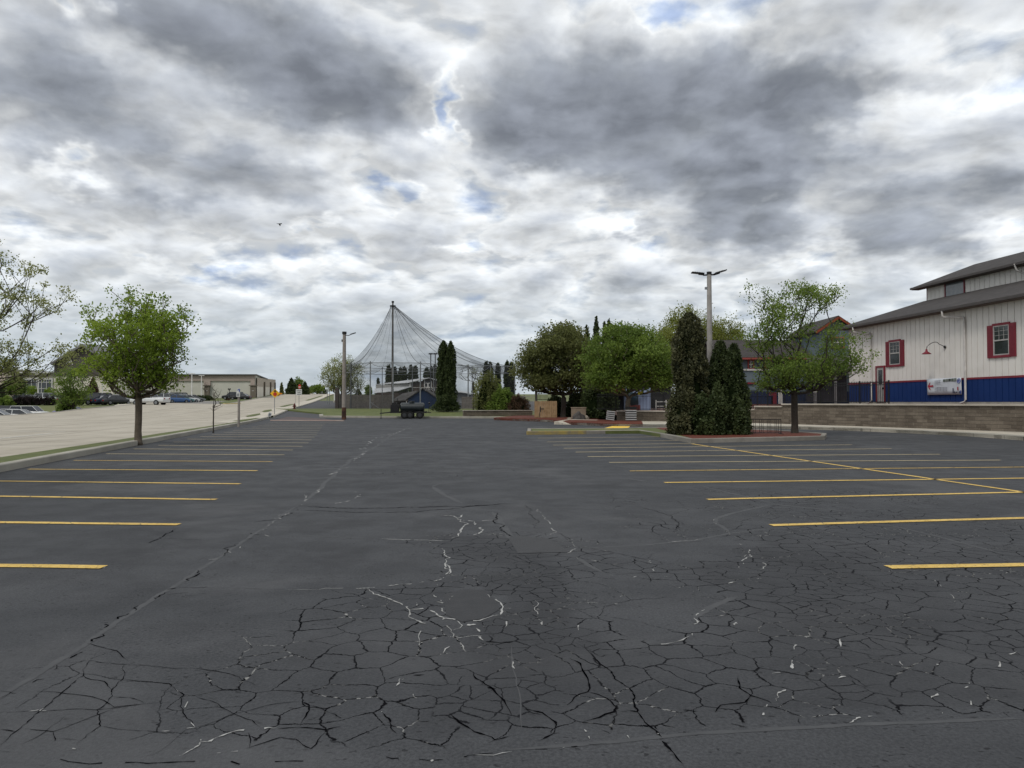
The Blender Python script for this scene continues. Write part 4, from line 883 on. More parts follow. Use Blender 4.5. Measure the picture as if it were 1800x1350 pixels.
# black picket fence: panels between posts
def picket_fence(line, zs, label, hgt=1.38, pitch=.115, postevery=2.4):
    root = empty('iron_fence', (line[0][0], line[0][1], zs[0])); tag(root, label, 'fence'); o0 = Vector((line[0][0], line[0][1]))
    for (a, b), z in zip(zip(line, line[1:]), zs):
        a = Vector(a)-o0; b = Vector(b)-o0; Ls = (b-a).length; n_ = max(1, round(Ls/postevery)); dz = z-zs[0]
        for i in range(n_):
            p0 = a+(b-a)*i/n_; p1 = a+(b-a)*(i+1)/n_; d = (p1-p0).normalized(); q = MB()
            q.box(p0.x-.035, p0.y-.035, dz-.05, p0.x+.035, p0.y+.035, dz+hgt+.08); q.lathe([(.045, dz+hgt+.08), (.03, dz+hgt+.13), (.002, dz+hgt+.16)], 8, c=(0, 0)) if False else None
            q.obj('post', DARK, root)
            m = MB()
            for h in (.12, hgt-.20, hgt-.04): m.bar((p0.x+d.x*.036, p0.y+d.y*.036, dz+h), (p1.x-d.x*.036, p1.y-d.y*.036, dz+h), .045, .045)
            k = int((p1-p0).length/pitch)
            for j in range(1, k):
                c = p0+(p1-p0)*j/k; m.box(c.x-.014, c.y-.014, dz+.05, c.x+.014, c.y+.014, dz+hgt+.05)
            m.obj('picket_panel', DARK, root)
    return root
fo = .30
def off(p_, dx, dy): return (p_[0]+dx, p_[1]+dy)
f0 = at(1557, 700, 1); # fence end at the building corner side
tend = wl(1557, 705)[0]; pe = C0+BU*tend-BV*.6
ptf = lambda q: (q[0]+.28, q[1]+.18)
wallpt = ptx(1557, WP[3], WP[4])
picket_fence([ptf(wallpt), ptf(WP[4]), ptf(pA)], [1.6, 1.6], 'long black picket fence on the wall between the island tree and the white building')
picket_fence([ptf(pA), ptf(WP[5]), ptf(pB)], [1.44, 1.44], 'short run of black picket fence on the middle wall step')
picket_fence([ptf(pB), ptf(WP[6]), ptf(WP[7])], [1.2, 1.2], 'black picket fence on the lower step beside the dark evergreens')
fe_ = picket_fence([ptf(WP[7]), ptf(WP[8]), (8.6, 61.3), (7.2, 63.0)], [1.02, 1.02, 1.02], 'black picket fence behind the green maple, carrying a yellow notice')
q = MB(); c = at(1125.5, 691, 60.3); q.slab([(c.x-.20+.05*abs(math.cos(a)) if False else c.x+.21*math.copysign(abs(math.cos(a))**.5, math.cos(a)), c.y, c.z+.15*math.copysign(abs(math.sin(a))**.5, math.sin(a))) for a in [i*math.pi/8 for i in range(16)]], (0, .01, 0))
tag(q.obj('fence_notice', mat('notice_yellow', (.42, .36, .03), rough=.5)), 'small yellow notice fixed to the black picket fence behind the green maple', 'sign')
q = MB(); c = at(1433, 687, 53.6); q.box(c.x-.12, c.y, c.z-.11, c.x+.12, c.y+.01, c.z+.11); tag(q.obj('fence_notice', TRIMW), 'small white notice on the black fence left of the white building', 'sign')

# ================================================================== trees
BARK = mat('bark_grey', (.085, .068, .05), col2=(.13, .105, .08), scale=6, bump=.8, bscale=30)
BARKD = mat('bark_dark', (.035, .028, .022), col2=(.06, .048, .038), scale=6, bump=.8, bscale=30)
BARKL = mat('bark_pale', (.12, .105, .09), col2=(.17, .15, .13), scale=6, bump=.6, bscale=30)
LF_BRIGHT = leafmat('leaf_bright', (.085, .140, .012), (.25, .34, .045), .5)
LF_OLIVE = leafmat('leaf_olive', (.058, .074, .022), (.19, .205, .070), .45)
LF_MID = leafmat('leaf_mid', (.058, .105, .018), (.21, .29, .055), .45)
LF_YEL = leafmat('leaf_yellow', (.10, .13, .022), (.25, .27, .06), .45)
LF_PALE = leafmat('leaf_pale', (.15, .175, .055), (.32, .34, .13), .5)
LF_EVER = leafmat('leaf_evergreen', (.014, .027, .008), (.066, .088, .030), .2)
LF_EVERB = leafmat('leaf_evergreen_brown', (.020, .027, .010), (.100, .100, .045), .2)
LF_RED = leafmat('leaf_reddish', (.035, .020, .012), (.11, .065, .038), .3)
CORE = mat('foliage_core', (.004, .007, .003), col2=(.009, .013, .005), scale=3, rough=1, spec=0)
def leaves(pts, sizes, tones, rng, up=0.0, blade=1.6, fold=.25):
    n = len(pts); P = np.asarray(pts); s = np.asarray(sizes)[:, None]
    d = rng.normal(size=(n, 3)); d[:, 2] += up; d /= np.linalg.norm(d, axis=1)[:, None]
    e = rng.normal(size=(n, 3)); e -= (e*d).sum(1)[:, None]*d; e /= np.linalg.norm(e, axis=1)[:, None]; nn_ = np.cross(d, e)
    v = np.empty((n, 4, 3)); v[:, 0] = P; v[:, 1] = P+d*s*.55*blade/1.6+e*s*.42+nn_*s*fold*.5; v[:, 2] = P+d*s*blade*.65; v[:, 3] = P+d*s*.55*blade/1.6-e*s*.42+nn_*s*fold*.5
    return v.reshape(-1, 3), np.repeat(tones, 4)
def leaf_obj(name, V_, T_, m, parent, extra=None):
    n = len(V_)//4; me = bpy.data.meshes.new(name); ev = extra.v if extra else []; ef = extra.f if extra else []
    N = len(V_)+len(ev); me.vertices.add(N)
    co = np.vstack([V_, np.array(ev)]) if ev else V_
    me.vertices.foreach_set('co', np.asarray(co, dtype=np.float32).ravel())
    lf = np.arange(len(V_)); st = list(range(0, len(V_), 4)); tot = [4]*n; idx = list(lf)
    for f in ef: st.append(len(idx)); tot.append(len(f)); idx += [i+len(V_) for i in f]
    me.loops.add(len(idx)); me.loops.foreach_set('vertex_index', idx); me.polygons.add(len(st)); me.polygons.foreach_set('loop_start', st); me.polygons.foreach_set('loop_total', tot)
    me.materials.append(m)
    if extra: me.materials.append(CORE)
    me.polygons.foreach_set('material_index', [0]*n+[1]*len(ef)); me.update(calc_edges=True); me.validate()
    ca = me.color_attributes.new('tone', 'FLOAT_COLOR', 'POINT'); a = np.zeros((N, 4), dtype=np.float32); a[:len(T_), :3] = T_[:, None]; a[:, 3] = 1; ca.data.foreach_set('color', a.ravel())
    o = bpy.data.objects.new(name, me); COL.objects.link(o); o.parent = parent; return o
def broad_tree(name, base, H, blobs, trunk_r, first, n_att, per, csize, lsize, lm, bark, label, cat='tree', group=None, seed=1, twig=.010, lean=(0, 0), up=.3, spread=.5, tips=0.0, trunks=1, scaff=.0, droop=0):
    "blobs: ellipsoids (cx,cy,cz,rx,ry,rz) in metres above the base; foliage tufts sit on the ends of the branches"
    rng = np.random.default_rng(seed); rn = random.Random(seed)
    root = empty(name, base, 0, label, cat, group)
    vol = [b[3]*b[4]*b[5] for b in blobs]; att = []
    while len(att) < n_att:
        b = rn.choices(blobs, vol)[0]; d = Vector((rn.gauss(0, 1), rn.gauss(0, 1), rn.gauss(0, 1))).normalized(); r_ = rn.random()**(1/2.6)
        p_ = Vector((b[0]+d.x*b[3]*r_, b[1]+d.y*b[4]*r_, b[2]+d.z*b[5]*r_))
        if noise.noise(p_*.55+Vector((seed, 0, 0))) < -.16 and rn.random() < .75: continue
        if any((p_-a).length < csize*.45 for a in att[-40:]): continue
        att.append(p_)
    nodes = []; par = []
    zt = max(b[2]+b[5] for b in blobs); steps = 9
    for k in range(trunks):
        top = Vector((lean[0]+(k-(trunks-1)/2)*.9, lean[1], zt*.62)); prev = -1
        for i in range(steps+1):
            t = i/steps; p_ = Vector((top.x*t**1.3, top.y*t, top.z*t))+Vector((rn.gauss(0, .012), rn.gauss(0, .012), 0))*(1 if i else 0)*H/5
            nodes.append(p_); par.append(prev if i else -1); prev = len(nodes)-1
    att.sort(key=lambda a: Vector((a.x*1.0, a.y*1.0, (a.z-first)*.8)).length)
    A = np.zeros((len(nodes)+len(att)*12+10, 3)); 
    for i, p_ in enumerate(nodes): A[i] = p_
    cnt = len(nodes); tipn = []
    for a in att:
        av = np.array(a); D = A[:cnt]-av; dist = np.sqrt((D**2).sum(1)); pen = np.where(A[:cnt, 2] > a.z-.05*H, 3.0, 0)+np.where(A[:cnt, 2] < first, 50, 0)+scaff*np.sqrt((A[:cnt, :2]**2).sum(1)*0)
        j = int(np.argmin(dist+pen)); s = Vector(A[j]); L_ = (a-s).length; k = max(1, min(9, int(L_/.45))); prev = j
        side = Vector((rn.gauss(0, 1), rn.gauss(0, 1), rn.gauss(0, 1)))*L_*.05
        for i in range(1, k+1):
            t = i/k; q = s.lerp(a, t)+side*math.sin(math.pi*t)+Vector((0, 0, -.10*L_*math.sin(math.pi*t)*(1-droop)))
            A[cnt] = q; nodes.append(q); par.append(prev); prev = cnt; cnt += 1
        tipn.append(prev)
    w = [0.0]*cnt
    for t in tipn: w[t] += 1
    for i in range(cnt-1, -1, -1):
        if par[i] >= 0: w[par[i]] += w[i]
    tot = max(w); ex = math.log(max(1.5, trunk_r/twig))/math.log(max(2, tot)); rad = [twig*max(1, x)**ex for x in w]
    mbk = MB(); kids = [[] for _ in range(cnt)]
    for i in range(cnt):
        if par[i] >= 0: kids[par[i]].append(i)
    starts = [(i, None) for i in range(cnt) if par[i] < 0]
    while starts:
        i, p0 = starts.pop(); pts = []; rr = []
        if p0 is not None: pts.append(nodes[p0]); rr.append(min(rad[p0], rad[i]*1.3))
        else: pts.append(nodes[i]-Vector((0, 0, .12))); rr.append(trunk_r*1.5)
        while True:
            pts.append(nodes[i]); rr.append(rad[i] if p0 is not None or len(pts) > 2 else trunk_r*1.18)
            if not kids[i]: break
            ks = sorted(kids[i], key=lambda c: -w[c]); starts += [(c, i) for c in ks[1:]]; i = ks[0]
        q = [(a, b) for k, (a, b) in enumerate(zip(pts, rr)) if k == 0 or (a-pts[k-1]).length > 1e-3]
        if len(q) > 1: mbk.tube([a for a, _ in q], [b for _, b in q], 9 if max(rr) > .08 else (6 if max(rr) > .03 else 4))
    mbk.obj('trunk', bark, root, smooth=True)
    # foliage tufts
    P = []; S = []; T_ = []
    for a in att:
        q = noise.noise(a*.8+Vector((0, seed, 0)))
        k = int(per*(1+q*.9)*rn.uniform(.5, 1.4)); cs = csize*rn.uniform(.7, 1.25); tn = min(1, max(0, .45+q*.7+rn.gauss(0, .12)))
        g3 = rng.normal(size=(max(1, k), 3))*np.array([cs*spread, cs*spread, cs*spread*.72]); P.append(np.array(a)+g3); S.append(lsize*rng.uniform(.6, 1.25, max(1, k))); T_.append(np.clip(tn+rng.normal(0, .18, max(1, k)), 0, 1))
    if tips:
        for i in range((steps+1)*trunks, cnt):
            if rn.random() < tips and rad[i] < twig*3:
                k = max(1, int(per*.35)); P.append(np.array(nodes[i])+rng.normal(size=(k, 3))*csize*.4); S.append(lsize*rng.uniform(.5, 1.1, k)); T_.append(rng.uniform(.1, .9, k))
    V_, TT = leaves(np.vstack(P), np.concatenate(S), np.concatenate(T_), rng, up=up)
    leaf_obj('crown', V_, TT, lm, root); return root
def column_tree(name, base, H, prof, n, lsize, lm, label, cat='evergreen', group=None, seed=1, spires=None, core=.80, thin=.0, up=1.3):
    "prof: list of (height fraction, radius); spires: extra (dx,dy,scale_h,scale_r) columns joined to the same plant"
    rng = np.random.default_rng(seed); root = empty(name, base, 0, label, cat, group)
    P = []; T_ = []; S = []; ex = MB()
    sps = spires or [(0, 0, 1, 1)]; area = [b*c for _, _, b, c in sps]
    for (dx, dy, sh, sr), ar in zip(sps, area):
        k = int(n*ar/sum(area)); t = rng.uniform(0, 1, k*2); hs = np.array([a for a, _ in prof]); rs = np.array([b for _, b in prof]); r_ = np.interp(t, hs, rs)
        kp = rng.uniform(0, 1, k*2) < (r_/rs.max()*.85+.15); t = t[kp][:k]; r_ = r_[kp][:k]; th = rng.uniform(0, 2*math.pi, len(t))
        lump = np.array([noise.noise((math.cos(a)*1.9+seed, math.sin(a)*1.9+dx*3, b*H*.75)) for a, b in zip(th, t)])
        l2_ = np.array([noise.noise((math.cos(a)*5+seed, math.sin(a)*5, b*H*2.6+dy)) for a, b in zip(th, t)])
        rr = r_*sr*(.86+.52*lump+.26*l2_)*(1-np.abs(rng.normal(0, .07, len(t))))
        if thin:
            kk = (l2_+lump*.6 > -thin) | (rng.uniform(0, 1, len(t)) < .35); t, r_, th, lump, l2_, rr = (q[kk] for q in (t, r_, th, lump, l2_, rr))
        P.append(np.stack([dx+rr*np.cos(th), dy+rr*np.sin(th), t*H*sh], 1)); T_.append(np.clip(.42+l2_*.9+lump*.25+rng.normal(0, .16, len(t)), 0, 1)); S.append(lsize*rng.uniform(.6, 1.3, len(t)))
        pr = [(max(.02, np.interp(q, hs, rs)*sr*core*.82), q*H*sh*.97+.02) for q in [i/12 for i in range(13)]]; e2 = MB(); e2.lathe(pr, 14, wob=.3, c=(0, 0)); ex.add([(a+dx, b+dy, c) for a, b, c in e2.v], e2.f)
    V_, TT = leaves(np.vstack(P), np.concatenate(S), np.concatenate(T_), rng, up=up, blade=1.9)
    t_ = MB(); t_.tube([(0, 0, -.1), (0, 0, H*.3)], [.10, .06], 7); t_.obj('trunk', BARKD, root, smooth=True)
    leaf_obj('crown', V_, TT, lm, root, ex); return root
def shrub(name, base, rx, ry, h, n, lsize, lm, label, cat='shrub', group=None, seed=1, flat=.0, bark=True):
    rng = np.random.default_rng(seed); root = empty(name, base, 0, label, cat, group); k = n
    d = rng.normal(size=(k, 3)); d[:, 2] = np.abs(d[:, 2]); d /= np.linalg.norm(d, axis=1)[:, None]
    if flat: d = np.sign(d)*np.abs(d)**(1-flat); 
    lump = np.array([noise.noise((a*2.2+seed, b*2.2, c*2.2)) for a, b, c in d]); r_ = (.86+.50*lump*(1-flat))*rng.uniform(.72, 1.05, k)**.6
    P = d*r_[:, None]*np.array([rx, ry, h]); P[:, 2] = np.maximum(P[:, 2], .03)
    V_, TT = leaves(P, lsize*rng.uniform(.6, 1.3, k), np.clip(.45+lump*.8+rng.normal(0, .18, k), 0, 1), rng, up=.8)
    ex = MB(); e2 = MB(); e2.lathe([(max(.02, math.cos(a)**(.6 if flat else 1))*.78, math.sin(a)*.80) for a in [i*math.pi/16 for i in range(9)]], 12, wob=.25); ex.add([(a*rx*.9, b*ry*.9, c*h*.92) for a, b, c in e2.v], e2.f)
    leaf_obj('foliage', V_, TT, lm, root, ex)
    s_ = MB()
    for a in range(4): s_.tube([(0, 0, -.05), (rx*.3*math.cos(a*1.6), ry*.3*math.sin(a*1.6), h*.4)], [.03, .015], 5)
    s_.obj('stem', BARKD, root, smooth=True); return root

# --- left maple on the verge
b = gp(243, 778, .1); b.z = G(b.x, b.y)+.12
S_ = b.y/1300
broad_tree('maple_tree', b, 6, [(0, 0, 3.9, 2.2, 2.1, 1.35), (-.35, 0, 5.2, 1.7, 1.6, 1.05), (.6, .1, 4.7, 1.5, 1.4, 1.1), (-.5, 0, 2.9, 1.9, 1.7, .75), (.7, 0, 3.0, 1.5, 1.4, .9), (.1, 0, 2.2, 1.3, 1.2, .45)], .13, 1.55, 560, 38, .26, .095, LF_BRIGHT, BARK, 'bright green young maple on the grass verge between lot and road', seed=11, spread=.55, tips=.12)
# --- sparse tree leaning in from the left edge
b = Vector((-12.0, 14.6, G(-12, 14.6)+.12))
broad_tree('honey_locust', b, 6, [(1.0, .2, 3.9, 2.0, 1.8, .9), (2.2, .1, 2.55, 1.25, 1.2, .55), (2.5, 0, 3.15, .95, 1, .25), (.3, 0, 5.1, 1.6, 1.5, .6), (-1.5, 0, 4.0, 2.2, 2, 1.5), (1.2, .3, 2.2, 1.3, 1.0, .3)], .11, 1.5, 700, 46, .14, .043, LF_PALE, BARKD, 'thinly leafed pale tree reaching in over the left edge of the photo', seed=5, twig=.0045, tips=.7, spread=.55)
# --- bare sapling
b = gp(375, 758, .1); b.z = G(b.x, b.y)+.12
broad_tree('bare_sapling', b, 2.7, [(.1, 0, 2.1, .42, .4, .55), (-.25, 0, 1.4, .35, .3, .3), (.3, 0, 1.4, .35, .3, .35)], .035, .85, 46, 3, .10, .03, LF_RED, BARKD, 'small bare sapling on the verge left of the wooden signpost', seed=8, twig=.006)
# --- tree on the island
b = Vector((at(1397, 760, 36.8).x, 36.8, .19))
k = 36.8/1300
broad_tree('serviceberry_tree', b, 7.8, [(-.3, 0, 3.0, 2.2, 1.9, .85), (1.7, 0, 3.6, 2.2, 1.6, .75), (1.0, 0, 4.7, 1.8, 1.5, .7), (-1.6, 0, 4.9, 1.2, 1.3, .9), (-.2, 0, 6.2, 1.9, 1.6, 1.3), (1.3, 0, 6.9, 1.1, 1, .5), (2.9, 0, 5.4, 1.0, .9, .35), (-.3, 0, 2.4, 2.0, 1.6, .45), (3.0, 0, 3.9, .9, .9, .6), (-1.9, 0, 7.0, .5, .5, .5), (.8, 0, 3.3, 2.7, 1.8, .7), (2.2, 0, 4.5, 1.8, 1.2, .5), (3.2, 0, 4.6, .9, .9, .4)], .16, 1.8, 600, 34, .22, .095, LF_MID, BARKD, 'open-branched leafy tree on the right end of the mulched island', seed=21, spread=.85, twig=.008, tips=.08)
# --- the two rounded trees in the middle
b = Vector((at(990, 735, 70).x, 70, G(4, 70)+.2))
broad_tree('norway_maple', b, 9, [(-.3, 0, 6.1, 3.3, 3.4, 2.6), (-2.2, 0, 4.6, 2.5, 2.4, 1.9), (2.0, 0, 5.0, 2.4, 2.4, 2.3), (-.3, 0, 7.7, 2.1, 2.2, 1.15), (0, 0, 3.7, 3.1, 2.6, 1.2), (-2.6, 0, 3.4, 1.6, 1.6, .9)], .24, 1.6, 760, 58, .60, .19, LF_OLIVE, BARKD, 'dark bronze-green rounded tree behind the tan board fence', seed=31, spread=.55)
b = Vector((at(1097, 735, 62.2).x, 62.2-2.0, .3))
broad_tree('norway_maple', b, 8, [(0, 0, 5.4, 3.5, 3.0, 2.3), (-2.0, 0, 4.4, 2.0, 2.0, 1.6), (2.2, 0, 4.6, 1.9, 2.0, 1.8), (.2, 0, 6.8, 2.3, 2.0, 1.2), (1.2, 0, 3.2, 2.4, 1.6, .9), (-1.2, 0, 3.2, 2.6, 1.8, .9), (2.6, 0, 3.6, 1.6, 1.6, 1.2)], .20, 1.5, 720, 58, .52, .17, LF_MID, BARK, 'fresh green rounded tree in front of the black picket fence', seed=33, spread=.55)
# --- tall yellow-green trees behind
for px, Y, H_, rx, sd, lb in ((1160, 96, 11.0, 3.6, 41, 'yellow-green tall tree behind, left of the lamp post'), (1212, 100, 14.0, 4.6, 42, 'tallest yellow-green tree rising behind the evergreens and lamp post'), (1272, 98, 12.6, 3.8, 43, 'yellow-green tall tree behind, just right of the lamp post'), (1112, 104, 11.3, 2.0, 44, 'thin pale tree top poking up between the green trees')):
    b = onG(px, Y)
    broad_tree('willow_tree', b, H_, [(0, 0, H_*.55, rx, rx, H_*.36), (0, 0, H_*.8, rx*.7, rx*.7, H_*.2), (rx*.5, 0, H_*.5, rx*.7, rx*.7, H_*.25)], .28, H_*.2, 420, 52, .8, .20, LF_YEL, BARKL, lb, seed=sd, group='yellow-green trees beyond the terrace', spread=.6)
# --- evergreens
arb = [(0, .8), (.1, .98), (.3, .98), (.6, .88), (.8, .78), (.93, .52), (1, .10)]
def P_(px, Y, dz=0): v_ = at(px, 700, Y); return Vector((v_.x, Y, G(v_.x, Y)+dz))
column_tree('arborvitae', P_(1212, 36.2, .17), 5.9, [(a, r_*.92) for a, r_ in arb], 22000, .09, LF_EVERB, 'tallest dark evergreen column on the island, left of the lamp post', seed=51, thin=.25, group='dark evergreens on the island')
column_tree('arborvitae', P_(1266, 36.9, .17), 4.55, [(0, .85), (.25, .85), (.6, .66), (.85, .45), (1, .12)], 14000, .09, LF_EVER, 'middle dark evergreen on the island, just right of the lamp post', seed=52, thin=.25, group='dark evergreens on the island')
column_tree('arborvitae', P_(1291, 36.0, .17), 4.35, [(0, .75), (.25, .78), (.6, .55), (.85, .40), (1, .10)], 13000, .09, LF_EVER, 'right-hand pointed dark evergreen on the island beside the bike rack', seed=53, thin=.25, group='dark evergreens on the island')
shrub('evergreen_shrub', P_(1196, 35.4, .17), .75, .8, 2.5, 6500, .10, LF_EVERB, 'bushy dark evergreen skirt at the left foot of the tall column', seed=54)
shrub('evergreen_shrub', P_(1250, 35.0, .17), 1.2, .8, 2.1, 9000, .10, LF_EVER, 'broad dark evergreen shrub in front of the lamp post base', seed=55)
shrub('evergreen_shrub', P_(1302, 35.0, .17), .45, .5, 1.5, 3000, .10, LF_EVER, 'low dark evergreen shrub touching the bike rack', seed=56)
cedp = [(0, .78), (.15, .92), (.45, .98), (.75, .82), (.92, .5), (1, .08)]
column_tree('cedar_column', P_(780, 88, .35), 8.2, [(a, b_*.9) for a, b_ in cedp], 16000, .13, LF_EVER, 'taller left one of the pair of dark columnar cedars right of the blue shed', seed=61, group='pair of columnar cedars')
column_tree('cedar_column', P_(792, 87.4, .35), 8.1, [(a, b_*.72) for a, b_ in cedp], 13000, .13, LF_EVER, 'slimmer right one of the pair of dark columnar cedars', seed=62, group='pair of columnar cedars')
shrub('evergreen_shrub', P_(785, 86.4, .3), 1.7, 1.0, 2.0, 5000, .15, LF_EVER, 'dark spreading evergreen base at the foot of the cedar pair', seed=63)
cone = [(0, .9), (.3, 1), (.7, .6), (.9, .3), (1, .04)]
for i, (px, top, wd, lb) in enumerate(((1032, 573, 9, 'leftmost'), (1048.5, 559, 12, 'tallest'), (1063, 567, 8, 'third from the left'), (1071, 563, 8, 'rightmost'))):
    Y = 84; z_ = at(px, top, Y).z; bb = P_(px, Y)
    column_tree('spire_cedar', bb, z_-bb.z, [(a, b_*wd*Y/1300*.9) for a, b_ in cone], 5000, .2, LF_EVER, lb+' dark pointed cedar top showing between the two rounded trees', seed=70+i, group='cedar spires behind the rounded trees')
for i, (px, top, wd, lb) in enumerate(((683.3, 643, 11, 'first from the left in the row of dark cedars behind the dining hall'), (694, 646.5, 10, 'second cedar, half behind the net mast, in the row behind the dining hall'), (704, 648, 9, 'third cedar in the row behind the dining hall, left of a broad pair'), (711, 646, 9, 'fourth cedar in the row behind the dining hall, right of a broad pair'), (722.5, 643, 9, 'fifth cedar in the row, slim and pointed, above the hall roof'), (730, 645, 9, 'sixth cedar in the row above the hall roof'), (750, 647.5, 11, 'seventh cedar, pointed, above the gable of the hall'), (758.5, 646, 7, 'eighth cedar, slim, right above the hall gable'), (765, 644, 8, 'last cedar of the row, beside the tall columnar pair'),
                                         (855, 637, 12, 'broad dark cedar at the far right end of the netting'), (862, 638, 9, 'dark cedar right of the broad one beyond the netting'), (875, 640, 8, 'slim dark cedar beyond the netting, left of the bronze tree'), (891, 636, 10, 'dark cedar touching the left side of the bronze tree'), (899, 637, 9, 'dark cedar half hidden by the bronze tree'))):
    Y = 185 if px < 800 else 120; z_ = at(px, top, Y).z; bb = P_(px, Y)
    column_tree('cedar_tree', bb, z_-bb.z, [(0, .8*wd*Y/2600), (.3, 1.0*wd*Y/2600), (.6, .95*wd*Y/2600), (.85, .6*wd*Y/2600), (1, .05)], 2200, .45 if px < 800 else .3, LF_EVER, lb, seed=80+i, group='row of dark cedars far behind')
# dark yew mass under the rounded trees
shrub('yew_shrub', P_(1052, 66, .2), 1.75, 1.2, 3.6, 8000, .17, LF_EVER, 'big dark yew between the boulder and the black fence', seed=91)
shrub('yew_shrub', P_(1014, 71.5, .2), 1.3, 1.0, 2.6, 4000, .17, LF_EVER, 'dark yew behind the boulder', seed=92)
shrub('yew_shrub', P_(978, 73, .2), 1.1, 1.0, 2.2, 4000, .17, LF_EVER, 'dark shrub under the bronze tree beside the tan fence', seed=93)
# shrubs in the planter and by the net
shrub('olive_shrub', P_(858, 84, .5), 1.6, 1.3, 4.6, 5200, .16, LF_OLIVE, 'tall olive-brown shrub at the right end of the netting', seed=94)
shrub('olive_shrub', P_(884, 83, .5), 1.9, 1.2, 2.8, 5200, .15, LF_MID, 'rounded green-brown shrub in the planter', seed=95)
shrub('red_shrub', P_(912, 82, .5), 1.4, 1.0, 1.9, 4200, .13, LF_RED, 'reddish-brown shrub in the planter beside the lattice', seed=96)
b = P_(832, 86, .5)
broad_tree('bare_shrub_tree', b, 5, [(0, 0, 4.3, 2.3, 1.6, .9), (1.0, 0, 3.2, 1.2, 1, .8)], .07, 1.0, 130, 5, .3, .08, LF_OLIVE, BARKD, 'grey twiggy small tree right of the cedar pair', seed=97, twig=.011)
# round grey-green tree behind the left net post
b = P_(601, 112, 0)
broad_tree('crab_apple', b, 8.5, [(0, 0, 5.0, 3.2, 3, 2.9), (-1.2, 0, 4.2, 2.3, 2, 1.8), (1.6, 0, 4.0, 2.0, 2, 1.8)], .2, 1.3, 380, 40, .55, .14, LF_PALE, BARKL, 'pale grey-green round tree behind the left corner of the netting', seed=98, tips=.2)
# far left trees and shrubs
b = P_(128, 93, 0); b.z = -.3
broad_tree('ash_tree', b, 7, [(0, 0, 4.6, 2.6, 2.2, 2.0), (0, 0, 2.9, 2.4, 2, 1.2), (.3, 0, 6.1, 1.2, 1.2, .8)], .14, 1.2, 260, 26, .5, .17, LF_MID, BARKD, 'green tree across the road beside the parked cars, left of the maple', seed=101, tips=.1)
shrub('roadside_shrub', Vector((at(117, 700, 94).x, 94, -.3)), 1.6, 1.3, 2.4, 4200, .15, LF_MID, 'bushy green shrub at the foot of the tree across the road', seed=102)
b = Vector((at(26, 700, 122).x, 122, 1.2))
broad_tree('lollipop_tree', b, 4.3, [(0, 0, 3.1, 1.9, 1.8, 1.5)], .12, 1.0, 160, 42, .5, .2, LF_MID, BARKD, 'dense round green tree left of the store window', seed=103)
for px, h_, sd, lb in ((55, 3.3, 104, 'small light green tree at the left end of the store window'), (88, 3.0, 105, 'small light green tree before the middle of the store window')):
    b = Vector((at(px, 700, 138).x, 138, 1.5)); broad_tree('young_tree', b, h_, [(0, 0, h_*.65, h_*.30, h_*.3, h_*.33)], .07, .8, 70, 30, .35, .16, LF_BRIGHT, BARKD, lb, seed=sd, group='young trees before the store window')
shrub('roadside_shrub', Vector((at(8, 700, 112).x, 112, 1.1)), 1.6, 1.2, 1.5, 2500, .16, LF_MID, 'green shrub on the bank at the left edge of the photo', seed=106)
column_tree('cedar_tree', Vector((at(1, 700, 118).x, 118, 1.1)), 3.0, [(0, 1.0), (.4, .9), (1, .1)], 1800, .2, LF_EVER, 'dark evergreen cut by the left edge of the photo', seed=107)
column_tree('red_cedar', Vector((at(163, 700, 134).x, 134, 1.5)), 4.6, [(0, 1.2), (.3, 1.1), (.7, .6), (1, .08)], 2600, .22, LF_RED, 'dark reddish conifer beyond the parked cars, left of the maple', seed=108)
DSH = leafmat('leaf_maroon', (.008, .006, .006), (.028, .018, .018), .1)
for i, (px, rx, lb) in enumerate(((41.5, 1.05, 'first on the left'), (61.5, 1.05, 'second from the left'), (86.5, 1.05, 'third from the left'), (25, .7, 'smallest, leftmost beside the round tree'))):
    shrub('clipped_shrub', Vector((at(px, 700, 113).x, 113, 1.2)), rx, .9, 1.45 if rx > 1 else .9, 2600, .13, DSH, 'dark clipped maroon shrub on the bank by the road, '+lb, seed=110+i, flat=.45, group='dark clipped shrubs on the bank')
for px, wdt, lb in ((359, 1.9, 'wide clipped green hedge right of the parked cars across the road'), (200, 1.2, 'green hedge piece behind the maple, in front of the far store')):
    shrub('hedge', Vector((at(px, 700, 150).x, 150, 2.0)), wdt, .8, 1.15, 2800, .17, LF_EVER, lb, seed=int(px), flat=.5)
b = Vector((at(362, 700, 158).x, 158, 2.1)); broad_tree('bare_tree', b, 4.3, [(0, 0, 3.0, .95, .9, 1.2)], .06, .9, 60, 2, .2, .05, LF_RED, BARKD, 'small bare tree before the beige store, left of its first brown pier', seed=121, twig=.012)
